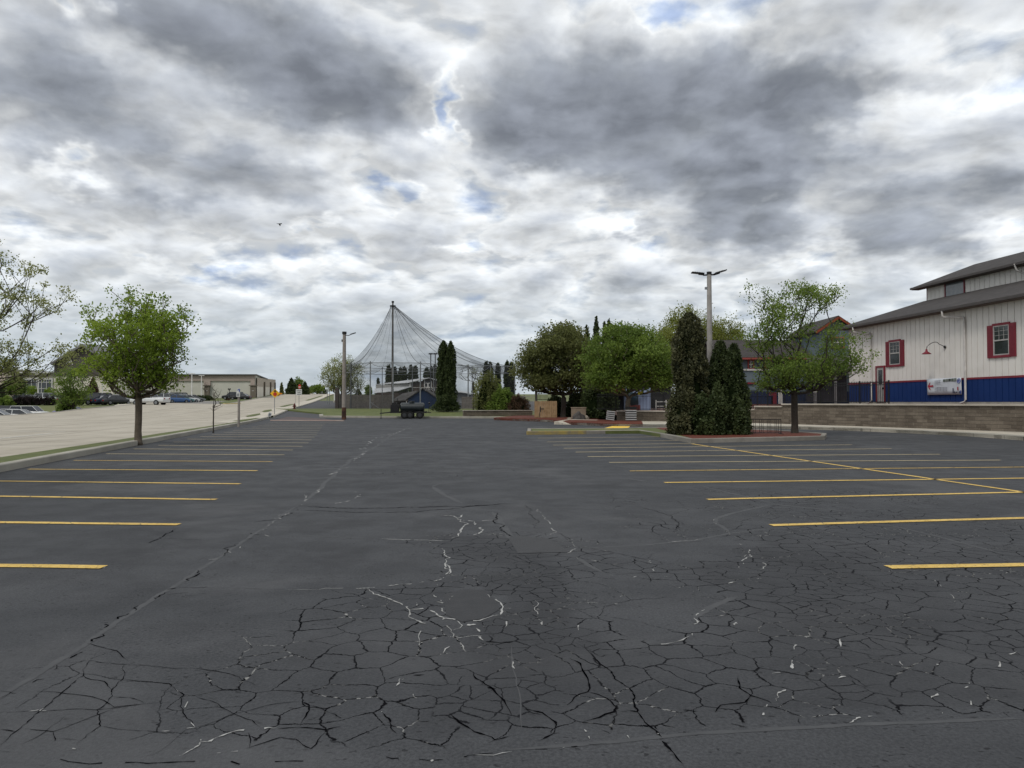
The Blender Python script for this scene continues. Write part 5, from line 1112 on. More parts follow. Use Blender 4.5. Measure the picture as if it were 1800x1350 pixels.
# distant trees at the crest of the road
for i, (px, top, bot, Y, kind, wd, lb) in enumerate(((512, 665, 698, 262, 'e', 20, 'big dark spruce group left side by the far road crest'), (524, 662, 698, 264, 'g', 16, 'mid-green conifer top behind the white regulatory sign'), (536, 672, 698, 258, 'e', 15, 'dark spruce just right of the white regulatory sign'), (557, 677, 698, 280, 'g', 22, 'light green round tree near the far road crest'), (545, 681, 698, 300, 'p', 9, 'thin pale tree near the far road crest'), (568, 679, 698, 290, 'e', 9, 'dark slim tree beside the pale round tree'), (495, 673, 697, 250, 'p', 7, 'thin grey tree right of the beige store'), (664.5, 665, 700, 170, 'e', 11, 'dark small pine left of the dining hall'), (647, 677, 702, 180, 'g', 12, 'grey-green tree behind the netting'), (832, 673, 705, 180, 'p', 9, 'thin grey conifer seen between netting posts right of the cedars'),
                                                     (700, 690, 704, 230, 'e', 30, 'dark far tree clump behind the dining hall'), (630, 685, 704, 190, 'e', 14, 'dark shrubby tree behind the board fence'))):
    z1_ = at(px, top, Y).z; bb = P_(px, Y); H_ = max(2, z1_-bb.z); rw = wd*Y/2600
    if kind in 'ep' : column_tree('far_conifer', bb, H_, [(0, rw), (.3, rw*.9), (.7, rw*.5), (1, .1)], 2500 if kind == 'e' else 700, Y/1300*1.8, LF_EVER if kind == 'e' else LF_OLIVE, lb, seed=130+i, core=.8 if kind == 'e' else .15)
    else: broad_tree('far_tree', bb, H_, [(0, 0, H_*.58, rw, rw, H_*.42)], .2, H_*.15, 90, 22, rw*.35, Y/1300*2, LF_MID, BARKD, lb, seed=130+i)
b = onG(1556, 110); broad_tree('bare_tree', b, 12.5, [(0, 0, 9.5, 4.5, 4, 2.2)], .2, 4, 70, 2, .3, .1, LF_RED, BARKD, 'bare tree top showing above the lower roof of the white building', seed=151, twig=.02)

# ================================================================== lamp posts
CONC = mat('weathered_pole', (.27, .255, .24), col2=(.36, .34, .32), scale=2.5, rough=.8, bump=.3)
WOODP = mat('wood_pole', (.20, .18, .16), col2=(.28, .25, .22), scale=3, bump=.4); RUST = mat('rust_stain', (.022, .014, .010), col2=(.12, .055, .032), scale=2)
STEEL = mat('galvanised', (.20, .21, .22), rough=.45, metal=.3); DSTEEL = mat('dark_steel', (.07, .075, .08), rough=.5, metal=.2)
b = Vector((at(1248, 700, 37.6).x, 37.6, .15)); zt = at(1249, 482, 37.6).z
lp = empty('lamp_post', b, 0, 'tall grey post with two flat lamp heads standing among the island evergreens', 'lamp post')
H_ = zt-b.z; q = MB(); q.tube([(0, 0, 0), (0, 0, H_*.5), (0, 0, H_)], [.17, .145, .115], 12)
for i in range(9): zz_ = .8+i*.72; q.box(.10, -.16, zz_, .14, -.12, zz_+.03)
q.obj('pole', CONC, lp, smooth=False)
q = MB(); q.tube([(0, 0, H_-.02), (0, 0, H_+.12)], .13, 12); q.bar((-.3, 0, H_-.05), (.3, 0, H_-.02), .07); q.obj('pole_cap', DARK, lp)
for s, tilt, nm in ((-1, .10, 0), (1, .30, 1)):
    q = MB(); q.M = Matrix.Translation((s*.28, 0, H_)) @ Matrix.Rotation(-s*tilt, 4, 'Y'); q.box(min(0, s*.62), -.17, .0, max(0, s*.62), .17, .05); q.box(min(0, s*.25), -.09, -.05, max(0, s*.25), .09, .0); 
    for k in range(5): xx = s*(.08+k*.09); q.box(xx-.008, -.12, .05, xx+.008, .12, .075)
    q.obj('lamp_head', DARK, lp)
q = MB(); q.box(-.22, -.06, H_-.78, -.10, .06, H_-.66); q.bar((-.12, 0, H_-.75), (-.17, 0, H_-.72), .03); q.obj('camera_box', STEEL, lp)
q = MB(); q.box(-.12, -.24, 3.0, .12, -.15, 3.3); q.obj('number_plate', TRIMW, lp)
b = gp(604.5, 737.5); b.z = G(b.x, b.y); zt = at(605, 587.5, b.y).z; H_ = zt-b.z
lp = empty('lamp_post', b, 0, 'wooden one-armed lamp post with rusty foot at the far end of the lot', 'lamp post')
q = MB(); q.tube([(0, 0, 1.15), (0, 0, H_*.5), (.0, 0, H_)], [.20, .185, .15], 10); q.obj('pole', WOODP, lp)
q = MB(); q.tube([(0, 0, -.05), (0, 0, 1.148)], [.22, .202], 10); q.obj('pole_foot', RUST, lp)
q = MB(); q.tube([(0, 0, H_), (0, 0, H_+.24)], .21, 10); q.obj('pole_cap', DARK, lp)
q = MB(); q.tube([(.15, 0, H_-.1), (.4, 0, H_-.12), (.62, 0, H_-.02)], .04, 6); q.obj('arm', DSTEEL, lp)
q = MB(); q.M = Matrix.Translation((.6, 0, H_-.02)) @ Matrix.Rotation(-.3, 4, 'Y'); q.box(0, -.13, -.02, .5, .13, .05); q.obj('lamp_head', DSTEEL, lp)
q = MB(); q.box(-.26, -.05, H_-.72, -.14, .05, H_-.5); q.obj('sensor', DSTEEL, lp)

# white lamp posts across the road
for px, top, bot, Y, lb in ((67, 658, 697, 132, 'white lamp post with a T head before the store window'), (180, 668, 700, 128, 'white lamp post seen through the gap left of the maple trunk'), (298, 680, 707, 128, 'short white lamp post behind the parked cars right of the maple'), (337, 657, 706, 134, 'taller white lamp post before the beige store, left of the pair'), (354, 660.5, 697, 150, 'white lamp post right beside the taller one before the beige store'), (588, 640, 700, 150, 'grey lamp post behind the pale round tree by the netting')):
    b = onG(px, Y); zt = at(px, top, Y).z; q = empty('street_lamp', b, 0, lb, 'street lamp', 'street lamps across the road'); h = zt-b.z
    m = MB(); m.tube([(0, 0, 0), (0, 0, h)], [.13, .08], 8); m.obj('pole', TRIMW, q); m = MB(); m.box(-.55, -.12, h, .55, .12, h+.10); m.obj('lamp_head', TRIMW, q)
    m = MB(); m.lathe([(.3, -.1), (.3, .35), (.22, .4)], 10); m.obj('base', KERBM, q)

# ================================================================== netting enclosure
mz = 104.0; mpx = at(690.5, 532, mz); apex = Vector((mpx.x, mz, mpx.z))
net = empty('netting_enclosure', (apex.x, mz, G(apex.x, mz)), 0, 'tall tent of sagging black netting hung from one mast beside the blue shed', 'netting'); o0 = Vector(net.location)
def per(px, py, Y): v_ = at(px, py, Y); return v_
PER = [per(617, 640, 98), per(651, 637.5, 97.5), per(691, 637.5, 97), per(739, 638, 97), per(779, 641, 98), per(823, 643, 101), per(862, 643, 106), per(905, 644, 113), per(880, 645, 126), per(830, 646, 131), per(762, 647, 133), per(725, 647.5, 133), per(672, 647.5, 131), per(628, 646, 124), per(600, 643, 112)]
NETM = bpy.data.materials.new('black_netting'); NETM.use_nodes = True; n = NG(NETM.node_tree)
tr = n.n('ShaderNodeBsdfTransparent'); df = n.n('ShaderNodeBsdfDiffuse'); df.inputs[0].default_value = (.06, .063, .066, 1); mx = n.n('ShaderNodeMixShader')
co = n.n('ShaderNodeTexCoord').outputs['Object']; f_ = n.mr(n.noise(co, .5, 4, .6), .3, .7, .14, .28); n.l(f_, mx.inputs[0]); n.l(tr.outputs[0], mx.inputs[1]); n.l(df.outputs[0], mx.inputs[2]); n.l(mx.outputs[0], NETM.node_tree.nodes['Material Output'].inputs[0])
def cable(P, t, e=1.6, top=.35):
    a = (P-apex); hxy = Vector((a.x, a.y)); r0 = hxy.normalized()*top; xy = Vector((apex.x, apex.y))+r0+(hxy-r0)*t
    return Vector((xy.x, xy.y, P.z+(apex.z-.5-P.z)*(1-t)**e))
nt_ = 18; ns = 6; m = MB(); cb_ = MB()
exps = [1.75]*len(PER)
for i, P in enumerate(PER):
    Pn = PER[(i+1) % len(PER)]; vs = []
    for j in range(nt_+1):
        t = j/nt_; A_ = cable(P, t, exps[i]); B_ = cable(Pn, t, exps[(i+1) % len(PER)])
        for k in range(ns+1):
            u = k/ns; p_ = A_.lerp(B_, u); sag = 4*u*(1-u); p_.z -= sag*(.25+.9*t*t*(B_-A_).length/9); vs.append(p_-o0)
    m.add(vs, [(j*(ns+1)+k, j*(ns+1)+k+1, (j+1)*(ns+1)+k+1, (j+1)*(ns+1)+k) for j in range(nt_) for k in range(ns)])
    o_ = m.obj('net_panel', NETM, net, smooth=True); m = MB()
    c_ = MB(); c_.tube([cable(P, j/nt_, exps[i])-o0 for j in range(nt_+1)], (.03 if i in (0, 3, 5, 6, 7) else .014), 5); c_.obj('rib_cable', DSTEEL, net, smooth=True)
    # lower sagging edge rope and hanging side net
    c_ = MB(); c_.tube([vs[nt_*(ns+1)+k] for k in range(ns+1)], .03, 4); c_.tube([P-o0, Pn-o0], .04, 5); c_.tube([P-o0+Vector((0, 0, -1.1)), Pn-o0+Vector((0, 0, -1.1))], .035, 5) if i not in (4,) else None
    c_.obj('edge_cable', STEEL, net, smooth=True)
    q = MB(); g0 = G(P.x, P.y)-o0.z; g1 = G(Pn.x, Pn.y)-o0.z; a_ = P-o0; b_ = Pn-o0
    q.add([(a_.x, a_.y, g0+.1), (b_.x, b_.y, g1+.1), (b_.x, b_.y, b_.z), (a_.x, a_.y, a_.z)], [(0, 1, 2, 3)]); q.obj('side_net', NETM, net)
    q = MB(); q.tube([(a_.x, a_.y, g0-.1), (a_.x, a_.y, a_.z+.2)], .085 if i < 8 else .07, 8)
    q.obj('perimeter_post', DSTEEL if i in (0, 14) else STEEL, net)
q = MB(); q.tube([(0, 0, 0), (0, 0, 1.0)], .2, 10); q.tube([(0, 0, 1.0), (0, 0, 7), (0, 0, apex.z-o0.z)], [.17, .15, .11], 10); q.obj('mast', mat('mast_wood', (.085, .078, .072), col2=(.12, .11, .10)), net)
q = MB(); q.tube([(0, 0, apex.z-o0.z-.55), (0, 0, apex.z-o0.z-.4)], .42, 12); q.tube([(0, 0, apex.z-o0.z), (0, 0, apex.z-o0.z+.22)], .18, 10); q.obj('mast_cap', DARK, net)
q = MB()
for s in (0, 1): v_ = per(651, 718, 97.5)-o0; q.bar((v_.x, v_.y, .0), (v_.x+1.2*(1 if s else .3), v_.y+.3, .9*(1-s)+.0), .05) if s == 0 else q.bar((v_.x, v_.y, .9), (v_.x+1.3, v_.y, -.05), .05)
q.obj('brace', STEEL, net)
for i, (px, lb) in enumerate(((757, 'left one of two slim floodlight poles above the dining hall'), (765, 'right one of two slim floodlight poles above the dining hall'))):
    b = onG(px, 128); zt = at(px, 623, 128).z; r_ = empty('floodlight_pole', b, 0, lb, 'floodlight pole', 'floodlight poles'); h = zt-b.z
    m = MB(); m.tube([(0, 0, 0), (0, 0, h)], .09, 8); m.obj('pole', DSTEEL, r_); m = MB(); m.box(-.35, -.15, h, .35, .15, h+.22); m.obj('lamp_head', DARK, r_); m = MB()

# weathered board fence behind the grass
BOARD = mat('weathered_board', (.105, .095, .085), col2=(.155, .14, .125), scale=3, bump=.3)
def board_fence(name, a, b, h, label, m=BOARD, pitch=.16, post=None, z=None, panel=2.4, cat='fence', vary=.02):
    a = Vector(a); b = Vector(b); z = G(a.x, a.y) if z is None else z; r_ = empty(name, (a.x, a.y, z), 0, label, cat); d = (b-a).normalized(); Ls = (b-a).length; n_ = max(1, round(Ls/panel)); rn = random.Random(4)
    ang = math.atan2(d.y, d.x); r_.rotation_euler[2] = ang; dz1 = G(b.x, b.y)-G(a.x, a.y) if Ls > 4 else 0
    for i in range(n_):
        q = MB(); x0_ = Ls*i/n_; x1_ = Ls*(i+1)/n_; k = int((x1_-x0_)/pitch); zz_ = dz1*(i+.5)/n_
        for j in range(k): xx = x0_+(x1_-x0_)*j/k; hh = h+rn.uniform(-vary, vary); yj = rn.uniform(0, .012); q.box(xx+.008, -.02-yj, zz_+.03, xx+(x1_-x0_)/k-.008, .005, zz_+hh)
        for hz_ in (.3, h-.3): q.box(x0_, .006, zz_+hz_, x1_, .045, zz_+hz_+.09)
        q.obj('board_panel', m, r_); q = MB(); q.box(x0_-.05, .046, zz_-.1, x0_+.05, .13, zz_+h+.03); q.obj('post', post or m, r_)
    return r_
fa = at(592, 700, 99.5); fb = at(689, 700, 99.5)
board_fence('board_fence', fa.xy, (fb.x+.2, 99.8), 1.95, 'long weathered grey board fence behind the netting, left of the blue shed')
fa = at(812, 700, 100); fb = at(848, 700, 100)
board_fence('board_fence', fa.xy, fb.xy, 1.7, 'grey board fence section right of the columnar cedars')
q = MB(); v_ = at(592.5, 700, 98.8); q.box(v_.x-.22, 98.6, G(v_.x, 98.6)-.1, v_.x+.22, 99.0, G(v_.x, 98.6)+2.9); tag(q.obj('gate_pillar', mat('dark_pillar', (.055, .045, .042))), 'dark square pillar at the left end of the grey board fence', 'pillar')
kerb('kerb', [at(588, 718, 96).xy, at(690, 718, 96).xy], .3, .12, WALKM)

# blue shed with open bay
sz = 98.6; gz = G(-15, sz)+.05; sx0 = at(688, 700, sz).x; sxm = at(717.5, 700, sz).x; sx1 = at(770, 700, sz).x; ax_ = at(743.5, 700, sz).x
shed = empty('blue_shed', (sx0, sz, gz), 0, 'small blue gabled shed with grey roof and dark open bay behind the tank trailer', 'shed')
ez = at(720, 701, sz).z-gz; ap = at(743, 683.5, sz).z-gz; x_m = sxm-sx0; x_1 = sx1-sx0; xa = ax_-sx0; dpt = 4.5
SHB = mat('shed_blue', (.010, .028, .075), col2=(.014, .034, .09), scale=1)
q = MB(); q.slab([(x_m, 0, 0), (x_1, 0, 0), (x_1, 0, ez-.02), (xa, 0, ap-.06), (x_m, 0, ez-.02)], (0, .12, 0)); q.box(x_m, .125, 0, x_m+.1, dpt, ez-.1); q.box(x_1-.1, .125, 0, x_1, dpt, ez-.1); q.obj('wall', SHB, shed)
q = MB(); q.slab([(x_m-.25, -.25, ez-.12), (xa, -.25, ap), (xa, dpt, ap), (x_m-.25, dpt, ez-.12)], (0, 0, .1)); q.slab([(x_1+.25, -.25, ez-.12), (xa+.003, -.25, ap), (xa+.003, dpt, ap), (x_1+.25, dpt, ez-.12)], (0, 0, .1)); q.obj('roof', [ROOFG], shed)
q = MB(); q.slab([(-.1, .1, ez-.35), (x_m-.26, .1, ez-.25), (xa-1.2, dpt-.5, ap-.25), (-.1+1.0, dpt-.5, ap-.65)], (0, 0, .09)); q.obj('bay_roof', ROOFG, shed)
q = MB(); q.box(.0, .15, 0, .1, .25, ez-.36); q.obj('bay_post', BOARD, shed); q = MB(); q.box(x_m-.3, .15, 0, x_m-.2, .25, ez-.3); q.obj('bay_post', TRIMW, shed)
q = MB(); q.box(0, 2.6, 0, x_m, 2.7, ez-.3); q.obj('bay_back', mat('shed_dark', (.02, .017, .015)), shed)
q = MB(); q.box(x_m-.1, -.2, -.2, x_1+.1, -.0, .04); q.obj('slab', KERBM, shed)

# dining hall
hz_ = 140; g0 = G(-20, hz_); X_ = lambda px: at(px, 700, hz_).x; Z_ = lambda py, Y=hz_: at(700, py, Y).z-g0
hall = empty('dining_hall', (X_(757), hz_, g0), 0, 'brown gabled hall with pale metal roofs and big white letters behind the blue shed', 'building'); hx = lambda px: X_(px)-X_(757)
BROWN = mat('hall_brown', (.055, .042, .035), col2=(.075, .06, .05), scale=1.2); METR = mat('metal_roof', (.40, .41, .42), col2=(.48, .49, .50), scale=.6, rough=.4); SIDING = mat('hall_siding', (.30, .30, .29), col2=(.36, .355, .34), scale=.5)
rx = hx(755); rz = Z_(665)
q = MB(); q.slab([(hx(722), 0, 0), (hx(790), 0, 0), (hx(790), 0, Z_(677)), (rx, 0, rz-.1), (hx(722), 0, Z_(673.5)-.1)], (0, 12, 0)); q.obj('wall', BROWN, hall)
lz = Z_(676)
q = MB(); q.slab([(hx(722)-.4, -.5, Z_(673.5)), (rx, -.6, rz), (at(735, 0, 166).x-X_(757), 26, at(0, 667, 166).z-g0), (at(663, 0, 166).x-X_(757), 26, at(0, 676.5, 166).z-g0)], (0, 0, .12)); q.slab([(hx(793), -.5, Z_(678)), (rx+.004, -.6, rz), (rx+.004, 13, rz), (hx(793), 13, Z_(678))], (0, 0, .12)); q.obj('roof', METR, hall)
q = MB(); q.slab([(hx(722), .3, Z_(680)), (hx(722), .3, Z_(674)-.1), (at(664, 0, 164).x-X_(757), 24, at(0, 677, 164).z-g0), (at(664, 0, 164).x-X_(757), 24, at(0, 684, 164).z-g0)], (.05, .2, 0)); q.obj('clerestory_wall', SIDING, hall)
q = MB(); q.slab([(hx(724), -.5, Z_(680)), (hx(722), .29, Z_(679)), (at(662, 0, 163).x-X_(757), 23, at(0, 683.5, 163).z-g0), (at(661, 0, 152).x-X_(757), 12, at(0, 691.5, 152).z-g0), (hx(700), -.5, Z_(687.5))], (0, 0, .1)); q.obj('side_roof', METR, hall)
q = MB(); q.box(hx(662), .2, 0, hx(722)-.02, 1.0, Z_(690)); q.obj('side_wall', BROWN, hall)
fw = MB()
for a_, b_, c_, d_ in ((745.5, 669, 747, 681), (757.5, 669.5, 759, 681)): fw.box(hx(a_), -.12, Z_(d_), hx(c_), -.005, Z_(b_))
fw.box(hx(747), -.12, Z_(674), hx(757.5), -.005, Z_(673)); fw.box(hx(751.2), -.12, Z_(680), hx(753.2), -.005, Z_(674)); fw.box(hx(747), -.12, Z_(681), hx(757.5), -.005, Z_(680))
fo_ = fw.obj('window', TRIMW, hall); q = MB(); q.box(hx(747), -.05, Z_(680), hx(757.5), -.004, Z_(669.5)); q.obj('pane', GLASS, fo_)
q = MB(); q.box(hx(722), -.09, Z_(681.6), hx(775), -.01, Z_(681)); q.box(hx(722)-.3, -.1, Z_(681), hx(722)+.1, .1, Z_(673.5)); q.obj('white_trim', TRIMW, hall)
me = textmesh('EATERY', .95, .04, 'RIGHT'); me.materials.append(TRIMW); o_ = bpy.data.objects.new('lettering', me); COL.objects.link(o_); o_.parent = hall; o_.rotation_euler = (R(90), 0, 0); o_.location = (hx(766), -.16, Z_(687.3)); o_.scale = (.86, 1, 1)
q = MB(); q.slab([(hx(797), 4, 0), (hx(830), 4, 0), (hx(830), 4, Z_(695)), (hx(812), 4, Z_(690)), (hx(797), 4, Z_(689))], (0, 8, 0)); q.slab([(hx(794), 3, Z_(688)), (hx(833), 3, Z_(696)+.3), (hx(833), 13, Z_(694)+.3), (hx(794), 13, Z_(685))], (0, 0, .1)); tag(q.obj('low_outbuilding', [METR]), None, None); o_ = bpy.data.objects[-1] if False else COL.objects['low_outbuilding']; o_.location = hall.location; tag(o_, 'low pale-roofed outbuilding seen right of the columnar cedars', 'building')

# ================================================================== tank trailer
TANK = mat('tank_black', (.012, .017, .019), col2=(.022, .028, .030), scale=2, rough=.35, spec=.5); TYRE = mat('tyre', (.012, .012, .012), rough=.9); RIM = mat('rim_dark', (.035, .037, .04), rough=.6)
b = gp(722, 735.6); tz = b.y; sc = tz/1300
tr_ = empty('tank_trailer', (b.x, b.y, G(b.x, b.y)), R(4), 'black sealcoating tank trailer parked at the far kerb of the lot', 'trailer')
def tp(px, py): return ((px-722)*sc, (735.6-py)*sc)
q = MB(); xa_, _ = tp(706, 0); xb_, _ = tp(744, 0); zc = tp(0, 716)[1]; rr = 8.2*sc
q.tube([(xa_-.12, 0, zc), (xa_, 0, zc), (xb_, 0, zc), (xb_+.1, 0, zc)], [rr*.72, rr, rr, rr*.75], 22); q.tube([(xa_+1.0, 0, zc+rr-.05), (xa_+1.0, 0, zc+rr+.10)], .26, 12); q.tube([(xa_+1.0, 0, zc+rr+.1), (xa_+1.0, 0, zc+rr+.15)], .30, 12); q.obj('tank', TANK, tr_, smooth=False, bevel=.02)
q = MB(); z_f = .62; q.box(xa_-1.1, -.62, z_f-.08, xb_+.35, -.5, z_f+.08); q.box(xa_-1.1, .5, z_f-.08, xb_+.35, .62, z_f+.08); q.box(xa_-.1, -.5, z_f-.06, xa_, .5, z_f+.06); q.box(xb_, -.5, z_f-.06, xb_+.1, .5, z_f+.06); q.bar((xa_-1.0, .55, z_f), (xa_-2.1, 0, z_f-.12), .1); q.bar((xa_-1.0, -.55, z_f), (xa_-2.1, 0, z_f-.12), .1); q.obj('frame', DARK, tr_)
q = MB(); q.box(xa_-1.05, -.45, z_f+.09, xa_-.25, .45, z_f+.75); q.box(xa_-.95, -.3, z_f+.75, xa_-.5, .3, z_f+.95); q.tube([(xa_-.4, -.3, z_f+.7), (xa_-.4, -.3, z_f+1.35)], .04, 6); q.obj('pump_engine', DARK, tr_, bevel=.03)
q = MB(); q.bar((xa_-2.0, 0, -.0), (xa_-2.0, 0, .95), .06); q.bar((xa_-2.1, 0, .05), (xa_-1.9, 0, .05), .2, .04); q.obj('jack_stand', DARK, tr_)
q = MB(); q.bar((xb_+.3, -.5, z_f), (xb_+.75, -.5, z_f-.05), .06); q.bar((xb_+.55, -.5, z_f), (xb_+.62, -.5, z_f+.95), .05); q.tube([(xb_+.6, -.6, z_f+.85), (xb_+.6, -.4, z_f+.95)], .08, 8); q.bar((xb_+.3, .5, z_f), (xb_+.75, .5, z_f-.05), .06); q.bar((xb_+.75, -.55, z_f-.05), (xb_+.75, .55, z_f-.05), .06); q.obj('spray_bar', DARK, tr_)
for px in (712, 721.5, 738.5):
    for s in (-1, 1):
        xw = tp(px, 0)[0]; wr_ = .36; q = MB(); q.tube([(xw, s*.62, wr_), (xw, s*.66, wr_), (xw, s*.82, wr_), (xw, s*.86, wr_)], [wr_-.05, wr_, wr_, wr_-.05], 18); wo_ = q.obj('wheel', TYRE, tr_, smooth=False); q = MB(); q.tube([(xw, s*.80, wr_), (xw, s*.868, wr_)], .19, 14); q.obj('rim', RIM, wo_)
for s in (-1, 1): q = MB(); x_a = tp(705, 0)[0]; x_b = tp(730, 0)[0]; q.box(x_a, s*.74-.14, .80, x_b, s*.74+.14, .83); q.box(x_a, s*.74-.14, .60, x_a+.03, s*.74+.14, .80); q.obj('fender', DARK, tr_)

# ================================================================== centre bits
TAN = mat('tan_board', (.26, .165, .085), col2=(.36, .25, .14), scale=2.5, bump=.3)
Yb = 68.5; xb0 = at(941, 700, Yb).x; xb1 = at(979, 700, Yb).x; zt = at(941, 705, Yb).z
gz = G(xb0, Yb)+.2
tf = board_fence('wood_enclosure', (xb0, Yb), (xb1, Yb), zt-gz, 'tan wooden board enclosure with a dark latch at the kerb under the bronze tree', m=TAN, pitch=.15, z=gz, panel=1.1, vary=.01)
q = MB(); q.box(-.02, .15, 0, .04, 2.2, zt-gz-.02); q.obj('side_boards', TAN, tf); q = MB(); q.box(.42, -.06, .55, .50, -.035, 1.05); q.box(.50, -.06, .80, .78, -.04, .86); q.box(.36, -.058, .1, .40, -.034, .5); q.obj('latch', DARK, tf)
q = MB(); v_ = at(942.5, 700, 70.5); q.box(v_.x-.12, 70.4, G(0, 70), v_.x+.12, 70.6, at(942, 687, 70.5).z); q.lathe([(.17, at(942, 687, 70.5).z), (.05, at(942, 685, 70.5).z)], 8) if False else None; tag(q.obj('square_post', mat('post_grey', (.16, .15, .135))), 'grey square post behind the left end of the tan enclosure', 'post')
picket = picket_fence([(at(944, 700, 74).x, 74), (at(965, 700, 74).x, 74)], [at(944, 704.5, 74).z], 'short piece of dark picket fence above the tan enclosure', hgt=.95)
LAT = mat('lattice_white', (.30, .28, .27)); q = MB(); lx = at(912, 700, 82).x; lx1 = at(937, 700, 82).x; lz0 = G(1, 82)+.25; lz1 = at(925, 697, 82).z
n_ = 14
for i in range(-n_, n_*2):
    a_ = i/n_; 
    for s in (1, -1):
        p0 = Vector((lx+(lx1-lx)*a_, 82, lz0)); p1 = Vector((p0.x+s*(lz1-lz0), 82+.012*s, lz1))
        pts_ = [p0.lerp(p1, k/10) for k in range(11)]; pts_ = [p_ for p_ in pts_ if lx <= p_.x <= lx1]
        if len(pts_) > 1: q.bar(pts_[0], pts_[-1], .035, .01)
q.box(lx-.05, 81.95, lz0-.1, lx, 82.05, lz1+.05); q.box(lx1, 81.95, lz0-.1, lx1+.05, 82.05, lz1+.05); q.box(lx, 81.96, lz1, lx1, 82.04, lz1+.05)
tag(q.obj('lattice_screen', LAT), 'pale diagonal lattice screen between the reddish shrub and the tan enclosure', 'screen')
# boulder and stone block
ROCK = mat('boulder', (.045, .040, .038), col2=(.085, .078, .072), scale=3, bump=.8, bscale=12)
def rock(name, loc, r_, label, m=ROCK, sd=1, cat='boulder'):
    bm = bmesh.new(); bmesh.ops.create_icosphere(bm, subdivisions=4, radius=1)
    for v in bm.verts:
        k = 1+.28*noise.noise(v.co*1.4+Vector((sd, 0, 0)))+.08*noise.noise(v.co*5); v.co = Vector((v.co.x*r_[0], v.co.y*r_[1], max(-.1, v.co.z)*r_[2]))*k
    me = bpy.data.meshes.new(name); bm.to_mesh(me); bm.free(); me.materials.append(m); me.polygons.foreach_set('use_smooth', [True]*len(me.polygons)); o = bpy.data.objects.new(name, me); COL.objects.link(o); o.location = loc; tag(o, label, cat)
v_ = P_(1017, 63.3, .2); rock('boulder', v_, (.55, .45, .62), 'dark rounded boulder in front of the tan stone block')
q = MB(); v_ = P_(1017, 64.6, .2); q.box(-.62, -.3, 0, .62, .3, .95); q.box(-.66, -.34, .95, .66, .34, 1.03); o_ = q.obj('stone_block', STONE if False else mat('tan_block', (.22, .17, .125), col2=(.30, .24, .18), scale=2, bump=.5), bevel=.02); o_.location = v_; tag(o_, 'tan square stone block standing behind the dark boulder', 'stone block')
v_ = P_(1031, 63.6, .2); rock('edging_stone', v_, (.22, .2, .32), 'small pale stone right of the boulder', m=mat('pale_stone', (.24, .21, .17)), sd=4, cat='stone')
v_ = P_(1002, 64.5, .2); rock('edging_stone', v_, (.30, .2, .14), 'flat pale stone in the mulch left of the tan stone block', m=MATS['pale_stone'], sd=6, cat='stone')
q = MB(); v_ = at(1013, 0, 73); g_ = G(v_.x, 73)+.2; zt = at(0, 693, 73).z; q.box(v_.x-.55, 73, g_, v_.x+.55, 74, zt); q.box(v_.x-.6, 72.96, zt, v_.x+.6, 74.04, zt+.08); tag(q.obj('dark_cabinet', mat('cabinet_teal', (.006, .014, .018))), 'dark green-black cabinet above the tan stone block', 'cabinet')
# stacked bleacher planks
BLEA = mat('bleacher_white', (.36, .37, .37), col2=(.42, .42, .42))
for px, Y, w_, h_, tilt, lb in ((1072, 59.5, .62, .80, -.13, 'tilted stack of pale slats in the mulch left of the green maple trunk'), (1109, 59.0, .82, .90, 0, 'level stack of pale slats just right of the green maple trunk')):
    v_ = P_(px, Y, .25); r_ = empty('slat_stack', v_, 0, lb, 'slat stack'); r_.rotation_euler = (0, -tilt, 0); k = 5
    for i in range(k):
        q = MB(); q.box(-w_/2, -.25, i*h_/k+.03, w_/2, .25, i*h_/k+.11); q.obj('slat', BLEA, r_, bevel=.01)
    q = MB(); q.box(-w_/2+.03, -.2, 0, -w_/2+.09, .2, h_-.08); q.box(w_/2-.09, -.2, 0, w_/2-.03, .2, h_-.08); q.box(-w_/2+.1, -.18, .12, w_/2-.1, .18, h_-.1); q.obj('frame', DSTEEL, r_)
    if tilt == 0: q = MB(); q.box(-w_/2-.02, -.28, h_, w_/2+.02, .28, h_+.2); q.obj('dark_lid', DARK, r_)
# blue and red play building with swan-neck slide behind the fence
PB = mat('play_blue', (.24, .30, .44), col2=(.28, .345, .50), scale=.6); PR = mat('play_red', (.24, .05, .045), col2=(.30, .075, .06)); PT = mat('play_teal', (.01, .03, .045), rough=.3)
Yp = 70; gz = .95; r_ = empty('play_building', (at(1113, 0, Yp).x, Yp, gz), 0, 'pale blue play building with red bands seen through the black fence', 'building'); xo = at(1113, 0, Yp).x
bx = lambda px: at(px, 0, Yp).x-xo; bz = lambda py: at(0, py, Yp).z-gz
q = MB(); q.box(bx(1098), 0, 0, bx(1140), 3, bz(677)); q.box(bx(1129), .1, bz(675), bx(1140), 2.9, bz(668)); q.obj('wall', PB, r_)
q = MB(); q.box(bx(1098)-.05, -.1, bz(677), bx(1143), 3.1, bz(673.8)); q.box(bx(1128), -.05, bz(668), bx(1142), 3.0, bz(664.5)); q.box(bx(1098), -.06, .0, bx(1122), -.01, bz(712)); q.obj('red_band', PR, r_)
q = MB(); q.box(bx(1077), .4, bz(688), bx(1096), 2, bz(679)); q.box(bx(1086), .5, bz(679), bx(1092), 1.5, bz(674)); q.obj('red_roof_block', PR, r_)
q = MB(); q.box(bx(1076), 1.5, 0, bx(1097)-.02, 2.4, bz(688)); q.obj('dark_side', mat('play_dark', (.02, .022, .03)), r_)
q = MB(); q.tube([(bx(x), -1.0, bz(y)) for x, y in ((1100, 694), (1102, 685), (1106, 678), (1112, 673), (1119, 669), (1123, 668))], [.30, .26, .2, .2, .24, .16], 10); q.obj('swan_neck', PT, r_, smooth=True)
